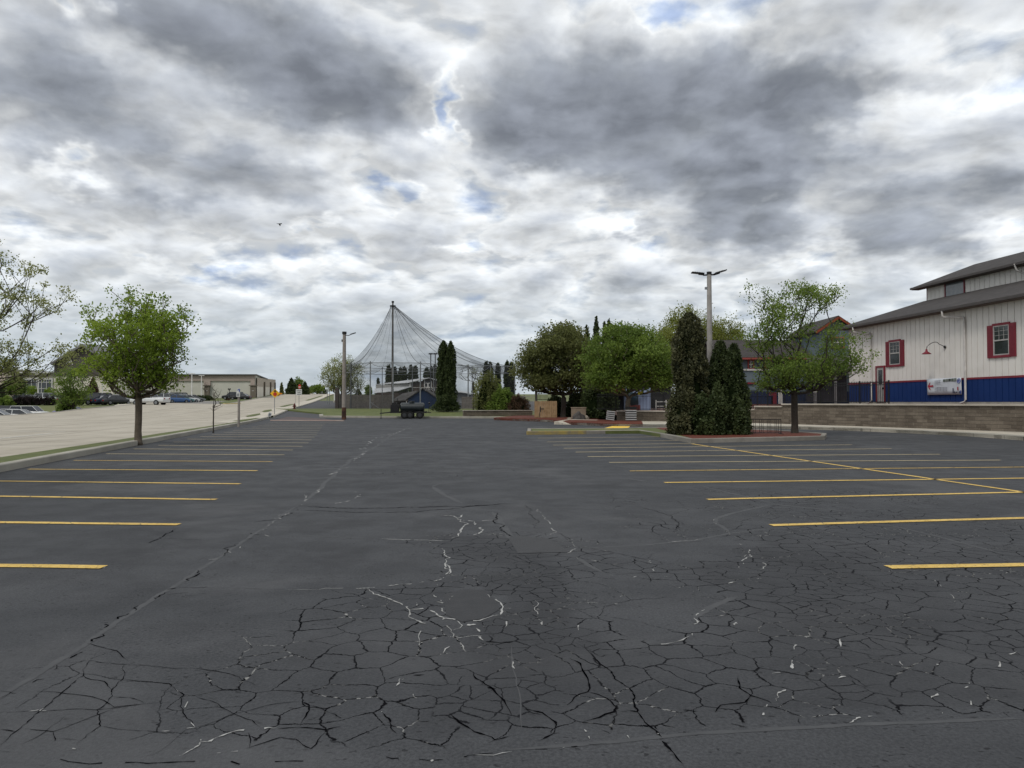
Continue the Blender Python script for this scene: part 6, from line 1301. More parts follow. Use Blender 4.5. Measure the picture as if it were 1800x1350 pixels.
q = MB(); q.tube([(bx(x), -1.2, bz(y)) for x, y in ((1096, 700), (1101, 698), (1107, 702), (1109, 712))], [.5, .6, .5, .4], 10); q.obj('swan_body', PT, r_, smooth=True)
# dark low building and green clutter right of it
q = MB(); x0_ = at(1142, 0, 74).x; x1_ = at(1176, 0, 74).x; q.box(x0_, 74, .9, x1_, 79, at(0, 680, 74).z); q.box(x0_-.3, 73.7, at(0, 680, 74).z, x1_+.3, 79.3, at(0, 676.5, 74).z); tag(q.obj('dark_hut', mat('hut_dark', (.022, .024, .026), col2=(.035, .035, .036))), 'low dark hut behind the black fence, right of the blue play building', 'hut')
q = MB(); x0_ = at(1150, 0, 66).x; 
for i in range(3): q.tube([(x0_+i*.9, 66, 1.0), (x0_+i*.9, 66, 1.9)], .05, 6)
for i in range(2): q.box(x0_, 65.97, 1.3+i*.4, x0_+1.8, 66.03, 1.38+i*.4)
tag(q.obj('white_railing', TRIMW), 'low white railing behind the black fence left of the evergreens', 'railing')
# house with shingled roof and red windows behind the island tree
Yh = 76; hg = 1.45; hxo = at(1268, 0, Yh).x
house = empty('blue_grey_house', (hxo, Yh, hg), 0, 'blue-grey house with dark shingle roof and red windows behind the island tree', 'building')
X2 = lambda px, Y=Yh: at(px, 0, Y).x-hxo; Z2 = lambda py, Y=Yh: at(0, py, Y).z-hg
HB = mat('house_blue', (.10, .135, .155), col2=(.13, .165, .185), scale=1); ORN = mat('orange_trim', (.20, .045, .02)); NAVY = mat('navy_base', (.012, .022, .06))
q = MB(); q.box(X2(1262), 0, Z2(688), X2(1495), 7, Z2(632)); q.obj('wall', HB, house); q = MB(); q.box(X2(1262)-.01, -.02, 0, X2(1495)+.01, 7.02, Z2(688)-.004); q.obj('base_wall', NAVY, house)
q = MB(); q.slab([(X2(1262)-.5, -.7, Z2(631)), (X2(1420), -.7, Z2(631)), (X2(1420), 4.5, Z2(594)), (X2(1262)-.5, 4.5, Z2(594))], (0, 0, .15)); q.slab([(X2(1262)-.5, 9.5, Z2(631)), (X2(1420), 9.5, Z2(631)), (X2(1420), 4.504, Z2(594)), (X2(1262)-.5, 4.504, Z2(594))], (0, 0, .15)); q.obj('roof', ROOFM, house)
q = MB(); q.box(X2(1262)-.5, -.78, Z2(632.5), X2(1420), -.705, Z2(629.5)); q.obj('eave_trim', PR, house)
# gabled wing with orange trim
gx0, gxm, gx1 = 1425, 1456, 1487
q = MB(); q.slab([(X2(gx0), -1.2, Z2(632)), (X2(gx1), -1.2, Z2(632)), (X2(gx1), -1.2, Z2(584)), (X2(gxm), -1.2, Z2(561)), (X2(gx0), -1.2, Z2(584))], (0, 8, 0)); q.obj('gable_wall', HB, house)
q = MB(); q.slab([(X2(gx0)-.5, -1.6, Z2(586.5)), (X2(gxm), -1.6, Z2(560)), (X2(gxm), 7, Z2(560)), (X2(gx0)-.5, 7, Z2(586.5))], (0, 0, .14)); q.slab([(X2(gx1)+.5, -1.6, Z2(586.5)), (X2(gxm)+.004, -1.6, Z2(560)), (X2(gxm)+.004, 7, Z2(560)), (X2(gx1)+.5, 7, Z2(586.5))], (0, 0, .14)); q.obj('gable_roof', ROOFM, house)
q = MB(); q.bar((X2(gx0)-.5, -1.68, Z2(587.5)), (X2(gxm), -1.68, Z2(561.5)), .08, .22); q.bar((X2(gx1)+.5, -1.68, Z2(587.5)), (X2(gxm), -1.68, Z2(561.5)), .08, .22); q.obj('barge_board', ORN, house)
q = MB(); q.slab([(X2(1400), -3.2, Z2(646)), (X2(1492), -3.2, Z2(646)), (X2(1492), -1.21, Z2(628)), (X2(1400), -1.21, Z2(628))], (0, 0, .12)); q.obj('porch_roof', ROOFG, house)
for px in (1404, 1438, 1466): q = MB(); q.box(X2(px), -3.0, 0, X2(px)+.22, -2.78, Z2(647)); q.obj('porch_post', BRED if px == 1466 else mat('porch_grey', (.14, .135, .14)), house)
q = MB(); q.box(X2(1402), -1.4, Z2(706), X2(1470), -1.21, Z2(650)); q.obj('porch_back', mat('porch_dark', (.03, .028, .035)), house)
def hwin(px0, px1, py0, py1, y=-.0):
    f = MB(); a_, b_, c_, d_ = X2(px0), X2(px1), Z2(py1), Z2(py0); t = .13
    f.box(a_-t, y-.1, c_-t, b_+t, y-.01, c_); f.box(a_-t, y-.1, d_, b_+t, y-.01, d_+t); f.box(a_-t, y-.1, c_, a_, y-.01, d_); f.box(b_, y-.1, c_, b_+t, y-.01, d_); fo_ = f.obj('window', PR, house)
    g_ = MB(); g_.box(a_, y-.05, c_, b_, y-.015, d_); g_.obj('pane', GLASS, fo_); g_ = MB(); g_.box((a_+b_)/2-.03, y-.07, c_, (a_+b_)/2+.03, y-.052, d_); g_.box(a_, y-.068, (c_+d_)/2-.03, b_, y-.054, (c_+d_)/2+.03); g_.obj('muntin', TRIMW, fo_)
hwin(1311, 1318, 634, 647); hwin(1340, 1349, 634, 647); hwin(1448, 1466, 596, 612, -1.2)
q = MB(); q.box(X2(1300), -.12, Z2(651.5), X2(1360), -.02, Z2(648.5)); q.obj('pale_band', TRIMW, house); q = MB(); q.box(X2(1304), -.16, Z2(675), X2(1322), -.03, Z2(672)); q.obj('red_awning', BRED, house)
q = MB(); q.box(X2(1362), -.05, 0, X2(1369), -.022, Z2(684)); q.obj('door', TRIMW, house)
q = MB(); q.box(X2(1384), -.05, 0, X2(1397), -.023, Z2(680)); q.obj('door', mat('door_teal', (.02, .05, .09)), house)
q = MB(); q.tube([(0, 0, 0), (0, 0, 1.8)], .035, 5); q.tube([(-.5, 0, 1.2), (.5, 0, 1.2)], .025, 5); o_ = q.obj('weather_vane', DARK, house); o_.location = (X2(1447), 3, Z2(566))
# long blue railing/clutter behind fence on the terrace
for i, (px, w_, h_, m_, lb) in enumerate(((1330, 2.2, .9, NAVY, 'dark blue planter box behind the fence left of the island tree trunk'), (1352, .5, 1.2, BRED, 'narrow dark red bollard behind the fence'))):
    q = MB(); v_ = at(px, 0, 68); q.box(-w_/2, -.3, 0, w_/2, .3, h_); q.box(-w_/2-.04, -.34, h_, w_/2+.04, .34, h_+.06); o_ = q.obj('planter_box' if i == 0 else 'bollard', m_, bevel=.02); o_.location = (v_.x, 68, 1.34); tag(o_, lb, 'planter' if i == 0 else 'bollard')
# bike rack on the island
Yr = 35.6; q0 = at(1310, 0, Yr).x; q1 = at(1366, 0, Yr).x; rk = empty('bike_rack', (q0, Yr, .17), 0, 'low black metal bike rack on the mulched island between evergreens and tree', 'bike rack'); wR = q1-q0; hR = at(0, 737, Yr).z-.17
q = MB(); q.tube([(0, 0, 0), (0, 0, hR), (wR, 0, hR), (wR, 0, 0)], .022, 6); q.tube([(0, .0, .06), (wR, .0, .06)], .018, 6); q.tube([(0, -.3, .01), (0, .3, .01)], .02, 6); q.tube([(wR, -.3, .01), (wR, .3, .01)], .02, 6); q.obj('frame', DARK, rk)
for i in range(4):
    for k in range(3):
        xx = .16+i*.37+k*.085
        if xx < wR-.03: q = MB(); q.tube([(xx, 0, .06), (xx, 0, hR)], .011, 5); q.obj('bar', DARK, rk)

# ================================================================== signs on the left
def sign_post(name, px, pybase, pytop, label, Y=None, m=STEEL, r_=.035, offz=.12):
    if Y is None:
        b = gp(px, pybase, offz)
    else: b = Vector((at(px, 0, Y).x, Y, G(at(px, 0, Y).x, Y)+offz))
    b.z = G(b.x, b.y)+offz; root = empty(name, b, 0, label, 'sign'); h = at(px, pytop, b.y).z-b.z
    q = MB(); q.tube([(0, 0, -.15), (0, 0, h)], r_, 8); q.obj('pole', m, root); return root, b, h
RW = mat('sign_white', (.55, .56, .54), rough=.45, var=.05); RR = mat('sign_red', (.42, .035, .02), rough=.45, var=.1); RY = mat('sign_yellow', (.72, .42, .015), rough=.4, var=.06); RO = mat('sign_orange', (.55, .20, .02), rough=.4); BK = mat('sign_black', (.015, .015, .015))
# wooden signpost with blue and white blade
root, b, h = sign_post('wood_signpost', 419.5, 747.5, 684, 'wooden signpost with a small white and blue blade sign beside the bare sapling', m=WOODP, r_=.085)
s = b.y/1300; z1_ = h; q = MB(); q.box(-3.6*s*.9, -.14, h-13.5*s, 3*s, -.10, h-1.5*s); q.slab([(-2.5*s, -.14, h-1.5*s), (3*s, -.14, h-1.5*s), (2.6*s, -.14, h+.8*s), (0*s, -.14, h+1.6*s)], (0, .04, 0)); q.obj('blade', RW, root)
q = MB(); q.slab([(-2.8*s, -.15, h-2.5*s), (1.6*s, -.15, h+.8*s), (2.8*s, -.15, h-.5*s), (2.8*s, -.15, h-6*s), (1.2*s, -.15, h-4*s), (.8*s, -.15, h-1.6*s)], (0, .006, 0)); q.obj('blade_mark', INKB, root)
q = MB()
for k in range(3): q.box(-2.4*s, -.146, h-(9+1.6*k)*s, 1.9*s, -.141, h-(8.2+1.6*k)*s)
q.obj('blade_lines', INK, root)
# stop-ahead diamond
root, b, h = sign_post('stop_ahead_sign', 482.5, 728.5, 684, 'yellow diamond sign with red octagon and black arrow on the verge strip'); s = b.y/1300
c = at(484, 691.5, b.y).z-b.z; w_ = 8.3*s; x_ = 1*s
dia = lambda w, y, t, mb_: mb_.slab([(x_-w*1.05, y, c), (x_, y, c-w*.93), (x_+w*1.05, y, c), (x_, y, c+w*.93)], (0, t, 0))
q = MB(); dia(w_, -.06, .02, q); q.obj('plate', RY, root)
q = MB(); q.slab([(x_+3.5*s*math.cos(a), -.075, c-1.4*s+3.5*s*math.sin(a)) for a in [math.pi/8+i*math.pi/4 for i in range(8)]], (0, .012, 0)); q.obj('octagon', RR, root)
q = MB(); q.slab([(x_-3*s, -.078, c+3.4*s), (x_+3*s, -.078, c+3.4*s), (x_, -.078, c+6.6*s)], (0, .014, 0)); q.box(x_-1*s, -.0785, c+2.3*s, x_+1*s, -.064, c+3.4*s); q.obj('arrow', BK, root)
q = MB(); q.slab([(x_+w_*.55, .03, c+2.4*s), (x_+w_*1.55, .03, c-.2*s), (x_+w_*.5, .03, c-5.2*s)], (0, .02, 0)); q.obj('rear_plate', RO, root)
# regulatory sign with red sign above
root, b, h = sign_post('regulatory_sign', 525.5, 716.5, 675, 'white rectangular regulatory sign under a narrow red sign near the hydrant'); s = b.y/1300; zc = lambda py: at(525, py, b.y).z-b.z
q = MB(); q.box(-5.4*s, -.06, zc(694.8), 5.0*s, -.04, zc(684.3)); q.obj('plate', RW, root)
for k, (a_, b_) in enumerate(((-4.2, 3.6), (-2.6, 2.6), (-3.2, 3.8))):
    q = MB(); x = a_
    while x < b_: q.box(x*s, -.068, zc(687.6+3*k), (x+.62)*s, -.0605, zc(686.2+3*k)); x += .95
    q.obj('text_line', BK, root)
q = MB(); q.slab([((1+2.6*math.cos(a))*s, -.05, zc(679.5)+4.2*s*math.sin(a)) for a in [math.pi/8+i*math.pi/4 for i in range(8)]], (0, .02, 0)); q.obj('red_plate', RR, root); q = MB(); q.box(-1.0*s, -.056, zc(681), 3*s, -.0505, zc(679.6)); q.obj('plate_bar', RW, root)
# small tilted lawn sign
b = gp(472, 735, .14); b.z = G(b.x, b.y)+.14; root = empty('lawn_sign', b, 0, 'small white lawn sign leaning over at the kerb left of the yellow diamond', 'sign'); s = b.y/1300
q = MB(); q.M = Matrix.Rotation(.35, 4, 'Y'); q.box(-3.2*s, 0, 3*s, 2.8*s, .02, 10.5*s); q.obj('plate', RW, root); q = MB(); q.M = Matrix.Rotation(.35, 4, 'Y'); q.tube([(-2*s, .01, 0), (-2*s, .01, 3*s)], .012, 5); q.tube([(2*s, .01, -.3*s), (2*s, .01, 3*s)], .012, 5); q.obj('stake', STEEL, root)
q = MB(); q.M = Matrix.Rotation(.35, 4, 'Y'); q.tube([(-.2*s+1.7*s*math.cos(a), -.012, 7*s+1.7*s*math.sin(a)) for a in [i*math.pi/8 for i in range(17)]], .02, 5); q.box(-1.6*s, -.014, 6.4*s, 1.4*s, -.002, 7.2*s); q.box(-2.2*s, -.014, 3.8*s, 2.2*s, -.002, 4.4*s); q.obj('print', INK, root)
# hydrant with its marker
b = gp(517.5, 719.5, .12); b.z = G(b.x, b.y)+.12; root = empty('fire_hydrant', b, 0, 'dark red fire hydrant with a thin marker rod by the regulatory sign', 'hydrant')
HY = mat('hydrant_red', (.09, .02, .015), rough=.5); q = MB(); q.lathe([(.19, 0), (.19, .06), (.13, .08), (.12, .48), (.17, .50), (.17, .55), (.13, .60), (.11, .68), (.04, .74), (.04, .80)], 12); q.obj('barrel', HY, root, smooth=False)
q = MB(); q.tube([(-.24, 0, .40), (.24, 0, .40)], .065, 8); q.tube([(0, -.22, .36), (0, 0, .36)], .085, 8); q.obj('nozzle', HY, root); q = MB(); q.tube([(.1, .05, .4), (.1, .05, 2.0)], .015, 5); q.obj('marker_rod', STEEL, root)
for i, (px, Y, lb) in enumerate(((579.5, 120, 'left one of two grey twin-armed signposts at the end of the walk'), (583.5, 121, 'right one of two grey twin-armed signposts at the end of the walk'))):
    b = Vector((at(px, 0, Y).x, Y, G(at(px, 0, Y).x, Y)+.1)); h = at(px, 684.5, Y).z-b.z; r_ = empty('twin_arm_post', b, 0, lb, 'signpost', 'twin-armed posts'); q = MB(); q.tube([(0, 0, 0), (0, 0, h)], .05, 6); q.obj('pole', STEEL, r_)
    q = MB(); q.tube([(-.5, 0, h-.25), (-.3, 0, h-.02), (0, 0, h), (.3, 0, h-.02), (.5, 0, h-.25)], .035, 5); q.obj('arm', STEEL, r_)
# twin black lamp on the road's nose island + flower clump
b = gp(409.5, 704, .17); Y = b.y+2; b = Vector((at(409.5, 0, Y).x, Y, G(at(409.5, 0, Y).x, Y)+.15)); h = at(409, 684, Y).z-b.z; r_ = empty('twin_lamp', b, 0, 'slim black post with two round lamps on the road island before the beige store', 'lamp')
q = MB(); q.tube([(0, 0, 0), (0, 0, h)], .06, 6); q.obj('pole', BK, r_)
for s_ in (-1, 1): q = MB(); q.tube([(0, 0, h-.5), (s_*.14, 0, h-.1)], .03, 5); q.tube([(s_*.17, 0, h-.12), (s_*.17, 0, h+.16)], [.15, .12], 8); q.obj('lamp_head', BK, r_)
shrub('flower_clump', Vector((b.x, b.y-.6, b.z)), .5, .4, .35, 260, .12, LF_RED, 'low brown plant clump at the foot of the twin black lamp', seed=201)
q = MB(); q.tube([(0, 0, 0), (0, 0, 1.8)], .035, 5); o_ = q.obj('marker_post', BK); Yq = Y+14; o_.location = (at(406.5, 0, Yq).x, Yq, G(at(406.5, 0, Yq).x, Yq)); tag(o_, 'thin black post behind the twin black lamp', 'post')

# ================================================================== buildings across the road
ST1 = mat('store_taupe', (.30, .28, .25), col2=(.34, .31, .28), scale=.3); ST2 = mat('store_beige', (.58, .54, .46), col2=(.64, .60, .52), scale=.25); ST3 = mat('store_sage', (.48, .475, .42), col2=(.53, .52, .46), scale=.25); BRN = mat('store_brown', (.33, .27, .235), col2=(.38, .32, .28), scale=.3); PIER = mat('store_pier', (.145, .125, .10)); CORN = mat('cornice', (.50, .50, .49)); DKR = mat('slate_roof', (.16, .16, .17), col2=(.21, .21, .215), scale=.4); CHAR = mat('gable_brown', (.075, .066, .060), col2=(.095, .085, .075), scale=.3)
def frame_of(name, Y, px0, label): 
    x = at(px0, 0, Y).x; g_ = min(G(x, Y), 3.0)-.3; r_ = empty(name, (x, Y, g_), 0, label, 'building'); return r_, (lambda px, Y2=Y: at(px, 0, Y2).x-x), (lambda py, Y2=Y: at(0, py, Y2).z-g_)
# left cream building at the frame edge
r_, fx, fz = frame_of('cream_building', 175, 0, 'tall cream building cut by the left edge of the photo'); q = MB(); q.box(fx(-90), 0, -1, fx(22), 20, fz(650)); q.obj('wall', mat('cream_wall', (.50, .43, .36), scale=.3), r_); q = MB(); q.box(fx(-90), -.2, fz(650), fx(22)+.3, 20.2, fz(648)); q.obj('cornice', CORN, r_); q = MB(); q.box(fx(8), -.1, fz(700), fx(22), -.01, fz(695)); q.obj('window_band', GLASS, r_)
# store with the big window
r_, fx, fz = frame_of('grey_store', 158, 39, 'low taupe store with a large gridded window and white cornice, far left'); q = MB(); q.box(fx(39), 0, -1, fx(106), 24, fz(656)); q.obj('wall', ST1, r_)
q = MB(); q.box(fx(36.5), -.6, fz(656), fx(108), 24.5, fz(654)); q.obj('cornice', CORN, r_)
f = MB(); f.box(fx(47), -.25, -.5, fx(49.5), -.01, fz(665)); f.box(fx(101.5), -.25, -.5, fx(104), -.01, fz(665)); f.box(fx(49.5), -.25, fz(667.4), fx(101.5), -.01, fz(665)); fo_ = f.obj('window', CORN, r_); g_ = MB(); g_.box(fx(49.5), -.1, 0, fx(101.5), -.02, fz(667.4)); g_.obj('pane', GLASS, fo_)
q = MB()
for i in range(1, 12): px = 49.5+52*i/12; q.box(fx(px)-.05, -.16, (0 if i % 2 == 0 else fz(672)), fx(px)+.05, -.11, fz(667.4))
for py in (672, 683): q.box(fx(49.5), -.158, fz(py)-.05, fx(101.5), -.112, fz(py)+.05)
q.obj('mullion', CORN, fo_)
# gabled store
r_, fx, fz = frame_of('gabled_store', 150, 105, 'dark brown gabled store with slate roof partly hidden by the maple'); zE = fz(640); zA = fz(615)
q = MB(); q.slab([(fx(105), 0, fz(662)), (fx(208), 0, fz(662)), (fx(208), 0, fz(640)), (fx(157), 0, fz(609)), (fx(105), 0, fz(640))], (0, 4, 0)); q.obj('gable_wall', CHAR, r_)
q = MB(); q.box(fx(105), -.02, -1, fx(208), 22, fz(662)-.004); q.obj('wall', ST2, r_)
q = MB(); q.slab([(fx(104), -1, fz(642)), (fx(157), -1, fz(609)), (fx(141), 20, fz(609)+.5), (fx(95), 20, fz(642)+.5)], (0, 0, .5)); q.slab([(fx(210), -1, fz(642)), (fx(157)+.01, -1, fz(609)), (fx(141), 20, fz(609)+.5), (fx(192), 20, fz(642)+.5)], (0, 0, .5)); q.obj('roof', DKR, r_)
me = textmesh('A', 2.2, .06); me.materials.append(TRIMW); o_ = bpy.data.objects.new('lettering', me); COL.objects.link(o_); o_.parent = r_; o_.rotation_euler = (R(90), 0, 0); o_.location = (fx(126.5), -.2, fz(641)+.0)
# long beige store
Yb = 186; r_, fx, fz = frame_of('beige_store', Yb, 215, 'long low beige store with brown upper band and two dark brown piers'); 
A_ = Vector((fx(457), .3)); B_ = Vector((at(489.5, 0, 262).x-r_.location.x, 262-Yb)); M_ = A_.lerp(B_, .45)
q = MB(); q.prism([(fx(215), 0), (fx(455), 0), (M_.x-.4, M_.y), (fx(215), M_.y)], -1, fz(659.5)); q.obj('wall', ST3, r_)
q = MB(); q.box(fx(215), -.35, fz(669.5), fx(454), -.01, fz(660)); q.box(fx(366), -.351, fz(678), fx(377.5), -.011, fz(669.5)-.003); q.box(fx(447), -.351, fz(678), fx(454), -.011, fz(669.5)-.003); q.obj('brown_band', BRN, r_)
q = MB(); q.prism([(fx(214), -1.0), (fx(459), -1.0), (M_.x+.3, M_.y), (fx(214), M_.y)], fz(659.5)+.01, fz(657.8)); q.obj('cornice', mat('dark_cornice', (.14, .145, .15)), r_)
for a_, b_ in ((368, 377), (447.5, 457)):
    q = MB(); q.box(fx(a_), -.7, -1, fx(b_), -.36, fz(678.5)); po = q.obj('pier', PIER, r_); q = MB(); q.box(fx(a_)-.3, -.9, fz(678.5)+.01, fx(b_)+.3, -.3, fz(677)); q.obj('pier_cap', PIER, po); q = MB(); q.box(fx(a_+3.2), -.74, fz(687.5), fx(b_-3.2), -.705, fz(686.6)); q.obj('light', CORN, po)
# receding right wing
A_ = Vector((fx(457), .3)); B_ = Vector((at(489.5, 0, 262).x-r_.location.x, 262-Yb)); hA = fz(664); hB = at(0, 667.5, 262).z-r_.location.z
q = MB(); q.slab([(A_.x, A_.y, -1), (B_.x, B_.y, -1), (B_.x, B_.y, hB), (A_.x, A_.y, hA)], (-1.5, 3, 0)); q.obj('side_wall', ST2, r_)
band = lambda py0a, py1a, py0b, py1b, m_, nm: (lambda q: (q.slab([(A_.x+.06, A_.y-.05, fz(py0a)), (B_.x+.06, B_.y-.05, at(0, py0b, 262).z-r_.location.z), (B_.x+.06, B_.y-.05, at(0, py1b, 262).z-r_.location.z), (A_.x+.06, A_.y-.05, fz(py1a))], (-.05, .03, 0)), q.obj(nm, m_, r_)))(MB())
band(679, 664, 681, 667.5, mat('band_tan', (.37, .32, .26)), 'upper_band')
for t in (.28, .62, .92):
    P0 = A_.lerp(B_, t); Yq = Yb+P0.y; zt_ = at(0, 671+1.5*t, Yq).z-r_.location.z; q = MB(); q.box(P0.x, P0.y-.25, -1, P0.x+.55, P0.y-.08, zt_); q.obj('downpipe', PIER, r_)

# ================================================================== cars
def paint(name, c, metal=.2): return mat('paint_'+name, c, rough=.28, var=.05, metal=metal, spec=.5)
CARGL = mat('car_glass', (.015, .018, .022), rough=.08, spec=.8); LENSR = mat('tail_lens', (.25, .01, .008), rough=.2); LENSW = mat('head_lens', (.55, .56, .58), rough=.15, spec=.8)
SHAPES = {  # half-length profile: stations (x, z_bottom, z_belt, halfwidth) and cabin (x0,x1 at belt, x0,x1 at roof, roof z)
 'sedan': (4.7, [(-2.35, .38, .62, .70), (-2.2, .24, .88, .84), (-1.3, .22, .98, .90), (.6, .22, .95, .91), (1.5, .22, .86, .89), (2.15, .24, .74, .82), (2.35, .36, .58, .66)], (-1.75, 1.15, -1.0, .35, 1.44), .33, .98),
 'suv': (4.7, [(-2.35, .42, .80, .78), (-2.25, .30, 1.05, .90), (-1.2, .28, 1.10, .94), (.7, .28, 1.08, .95), (1.6, .28, 1.02, .93), (2.2, .30, .90, .86), (2.35, .44, .72, .72)], (-2.2, 1.15, -1.95, .45, 1.76), .37, 1.1),
 'pickup': (5.6, [(-2.8, .50, .95, .88), (-2.75, .42, 1.10, .95), (-.8, .40, 1.12, .97), (.8, .40, 1.14, .98), (1.9, .40, 1.10, .96), (2.6, .42, 1.0, .90), (2.8, .52, .85, .80)], (-.75, 1.35, -.6, .75, 1.86), .41, 1.15)}
protos = {}
def car_proto(kind, pn, pc):
    key = (kind, pn)
    if key in protos: return protos[key]
    Lc, st, (b0, b1, t0, t1, rz_), wr_, _ = SHAPES[kind]; root = empty(kind if kind != 'suv' else 'suv_car', (0, -500, 0)); root.name = {'sedan': 'parked_sedan', 'suv': 'parked_suv', 'pickup': 'pickup_truck'}[kind]
    m = MB(); vs = []; k = 10
    for x, z0, z1, w in st:
        for y, z in ((-w*.86, z0), (-w, z0+(z1-z0)*.3), (-w, z0+(z1-z0)*.7), (-w*.93, z1-.02), (-w*.6, z1+.025), (w*.6, z1+.025), (w*.93, z1-.02), (w, z0+(z1-z0)*.7), (w, z0+(z1-z0)*.3), (w*.86, z0)): vs.append((x, y, z))
    fs = [(i*k+j, i*k+(j+1) % k, (i+1)*k+(j+1) % k, (i+1)*k+j) for i in range(len(st)-1) for j in range(k)]+[tuple(range(k))[::-1], tuple((len(st)-1)*k+j for j in range(k))]
    m.add(vs, fs); zb = st[3][2]-.02; wt = st[3][3]*.92; wtop = wt*.80
    # roof and pillars in paint
    m.box(t0+.02, -wtop, rz_-.05, t1-.02, wtop, rz_)
    for a_, b_ in ((b0, t0), (b1, t1), ((b0+b1)/2-.1, (t0+t1)/2-.1)):
        for s in (-1, 1): m.bar((a_, s*wt, zb), (b_, s*wtop, rz_-.03), .07, .05)
    if kind == 'pickup': m.box(-2.7, -.82, 1.13, -.85, -.78, 1.22); m.box(-2.7, .78, 1.13, -.85, .82, 1.22)
    bo_ = m.obj('body', paint(pn, pc), root, smooth=False, bevel=.03)
    g_ = MB(); g_.add([(b0, -wt*.985, zb), (b1, -wt*.985, zb), (b1, wt*.985, zb), (b0, wt*.985, zb), (t0, -wtop*.985, rz_-.052), (t1, -wtop*.985, rz_-.052), (t1, wtop*.985, rz_-.052), (t0, wtop*.985, rz_-.052)], [(3, 2, 1, 0), (4, 5, 6, 7), (0, 1, 5, 4), (1, 2, 6, 5), (2, 3, 7, 6), (3, 0, 4, 7)]); g_.obj('windows', CARGL, root)
    for xw in (-Lc*.29, Lc*.30):
        for s in (-1, 1):
            q = MB(); w_ = st[3][3]; q.tube([(xw, s*(w_-.2), wr_), (xw, s*(w_-.0), wr_), (xw, s*(w_+.02), wr_)], [wr_, wr_, wr_-.05], 14); wo_ = q.obj('wheel', TYRE, root); q = MB(); q.tube([(xw, s*(w_-.05), wr_), (xw, s*(w_+.03), wr_)], wr_*.58, 10); q.obj('rim', STEEL, wo_)
    for s in (-1, 1):
        q = MB(); q.box(st[-1][0]-.12, s*.60-.14, st[-1][2]-.02, st[-1][0]+.01, s*.60+.14, st[-1][2]+.10); q.obj('headlight', LENSW, root); q = MB(); q.box(st[0][0]-.01, s*.62-.12, st[0][2]-.04, st[0][0]+.12, s*.62+.12, st[0][2]+.14); q.obj('tail_light', LENSR, root)
    protos[key] = root; return root
PC = {'white': (.62, .63, .63), 'silver': (.33, .34, .35), 'grey': (.13, .135, .14), 'black': (.010, .011, .013), 'navy': (.012, .018, .045), 'blue': (.06, .13, .30), 'violet': (.14, .13, .30), 'teal': (.10, .20, .21), 'charcoal': (.035, .037, .04)}
used_ = set()
def place(kind, col, px, Y, rz, label, z=None, group='cars parked across the road'):
    p0 = car_proto(kind, col, PC[col]); x = at(px, 0, Y).x; zz_ = G(x, Y) if z is None else z; loc = (x, Y, zz_+.01)
    key = (kind, col)
    if key not in used_: used_.add(key); p0.location = loc; p0.rotation_euler = (0, 0, R(rz)); tag(p0, label, {'sedan': 'car', 'suv': 'suv', 'pickup': 'pickup truck'}[kind], group)
    else:
        c = dup(p0, loc, R(rz), label, group)
LC = [('sedan', 'white', 4, 76, 15, 'white car with roof just above the road edge, at the left edge of the photo'), ('sedan', 'silver', 23, 84, 15, 'silver car, second from the left edge in the sunken lot'), ('sedan', 'grey', 34, 88, 15, 'grey car between silver and blue-grey ones in the sunken lot'), ('sedan', 'navy', 12, 93, 15, 'dark blue car behind the white one in the sunken lot'),
      ('sedan', 'white', 46, 80, 12, 'white sedan low behind the road edge, middle of the sunken lot'), ('suv', 'white', 66, 92, 8, 'white wagon standing highest at the right end of the sunken lot'), ('suv', 'charcoal', 26, 97, 12, 'charcoal suv at the back of the sunken lot'), ('sedan', 'violet', 139, 97.5, 6, 'violet-blue car half hidden by the verge, left of the maple')]
for a in LC: place(*a, z=-.52 if a[2] != 139 else -.35, group='cars in the sunken lot')
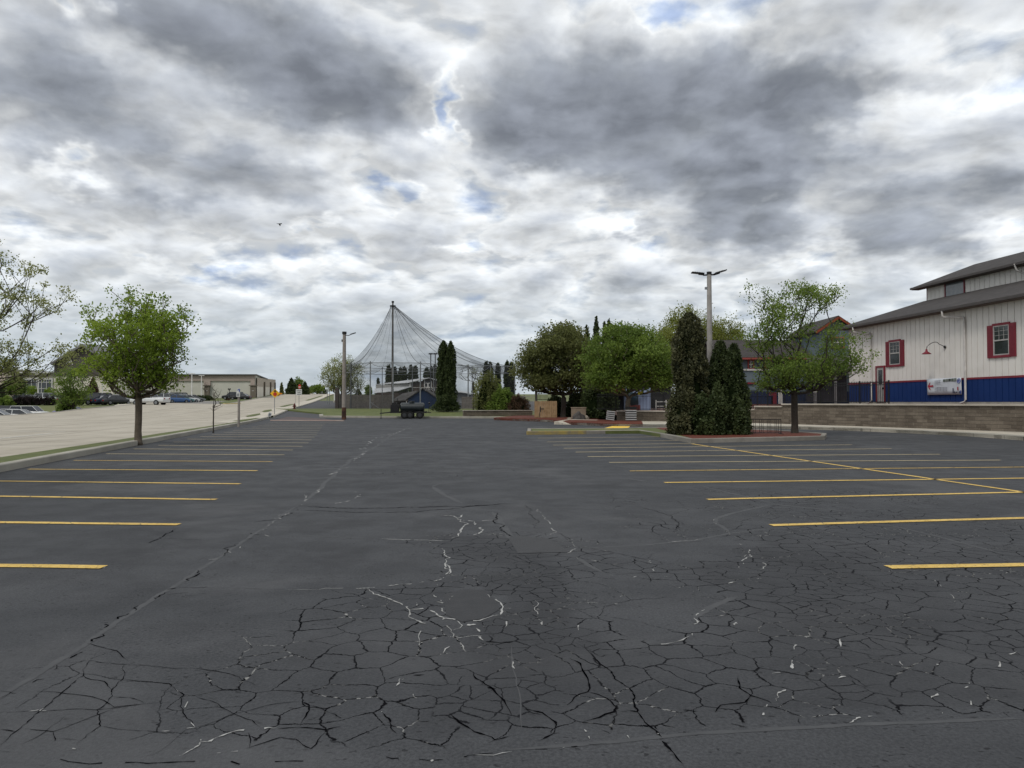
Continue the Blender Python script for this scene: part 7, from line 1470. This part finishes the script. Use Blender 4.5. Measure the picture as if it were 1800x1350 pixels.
UC = [('sedan', 'black', 65, 124, 80, 'black car roof between the first two clipped maroon shrubs'), ('sedan', 'silver', 78, 123, 80, 'silver car behind the second clipped maroon shrub'), ('suv', 'white', 96, 124, 80, 'white suv roof behind the third clipped maroon shrub'), ('sedan', 'black', 53, 121, 80, 'black car behind the first clipped maroon shrub'),
      ('suv', 'black', 143, 112, 60, 'black suv nearest the roadside shrub in the upper row'), ('sedan', 'silver', 159, 114, 60, 'silver car second in the upper row, left of the maple'), ('suv', 'charcoal', 174, 114, 60, 'charcoal suv third in the upper row'), ('suv', 'black', 186, 116, 60, 'black suv fourth in the upper row'), ('sedan', 'navy', 201, 114, 55, 'dark blue car fifth in the upper row, just left of the maple crown edge'), ('sedan', 'charcoal', 214, 114, 55, 'charcoal car half behind the maple foliage'),
      ('suv', 'white', 136, 128, 70, 'white suv at the back, above the black suv'), ('sedan', 'silver', 150, 130, 70, 'silver car in the back row above the other silver car'), ('sedan', 'white', 166, 132, 70, 'white car in the back row right of the red-brown conifer'), ('suv', 'black', 195, 130, 70, 'black suv in the back row behind the dark blue car'), ('sedan', 'silver', 222, 128, 70, 'silver car hidden behind the maple trunk side'),
      ('pickup', 'white', 272, 112, 172, 'white pickup truck pulling out beside the maple trunk'), ('suv', 'black', 291, 128, 80, 'black suv just behind the white pickup truck'), ('suv', 'white', 304, 127, 75, 'white suv between the short lamp post and the blue car'), ('sedan', 'blue', 317, 128, 60, 'blue car in the row before the beige store'), ('sedan', 'teal', 325, 129, 60, 'pale teal car beside the blue car'), ('sedan', 'white', 335, 132, 60, 'white sedan right of the pale teal car'), ('sedan', 'grey', 344, 136, 55, 'grey sedan last in the row beside the green hedge'),
      ('suv', 'black', 327, 142, 80, 'black suv roof behind the taller white lamp post'), ('suv', 'charcoal', 312, 143, 80, 'charcoal suv roof behind the blue car'),
      ('suv', 'black', 416, 166, 175, 'black boxy suv parked before the beige store behind the wooden signpost'), ('sedan', 'black', 429, 164, 178, 'black car touching the boxy suv before the beige store')]
for a in UC: place(*a)
place('suv', 'silver', 566, 285, -85, 'silver vehicle coming over the far road crest', group='vehicles on the far road'); 
# headlamps of that vehicle are lit
EM = bpy.data.materials.new('lit_headlamp'); EM.use_nodes = True; EM.node_tree.nodes['Principled BSDF'].inputs['Emission Color'].default_value = (1, .97, .9, 1); EM.node_tree.nodes['Principled BSDF'].inputs['Emission Strength'].default_value = 3
place('suv', 'grey', 575, 292, -85, 'grey vehicle behind the silver one on the far road crest', group='vehicles on the far road')
sv = protos[('suv', 'silver')]
for ch in sv.children:
    if ch.name.startswith('headlight'): ch.data = ch.data.copy(); ch.data.materials[0] = EM; ch.scale = (1, 1, 1)
# bird
bv = at(492, 393.5, 46); bird = empty('bird', bv, 0, 'small black bird flying in front of the clouds', 'bird'); s = 46/1300
q = MB(); q.tube([(-6*s, 0, .15*s), (-5*s, 0, .25*s), (-3.4*s, 0, .15*s), (-1.5*s, 0, -.1*s), (.8*s, 0, .1*s), (2.4*s, 0, .6*s), (3.6*s, 0, 1.0*s)], [.1*s, .42*s, .4*s, .95*s, .9*s, .5*s, .55*s], 8); q.obj('body', BK, bird, smooth=True)
q = MB(); q.slab([(-1.8*s, -.2*s, 0), (1.2*s, -.2*s, .1*s), (2.2*s, -2.5*s, -3.4*s), (1.6*s, -3*s, -4.6*s), (.6*s, -2.6*s, -4.3*s), (-1.2*s, -1.2*s, -2*s)], (0, .25*s, .1*s)); q.obj('wing', BK, bird); q = MB(); q.slab([(-1.8*s, .2*s, .2*s), (1.4*s, .2*s, .3*s), (2.6*s, 3.6*s, .5*s), (1.4*s, 4.4*s, .5*s), (-1.4*s, 2*s, .4*s)], (0, 0, .2*s)); q.obj('wing', BK, bird)
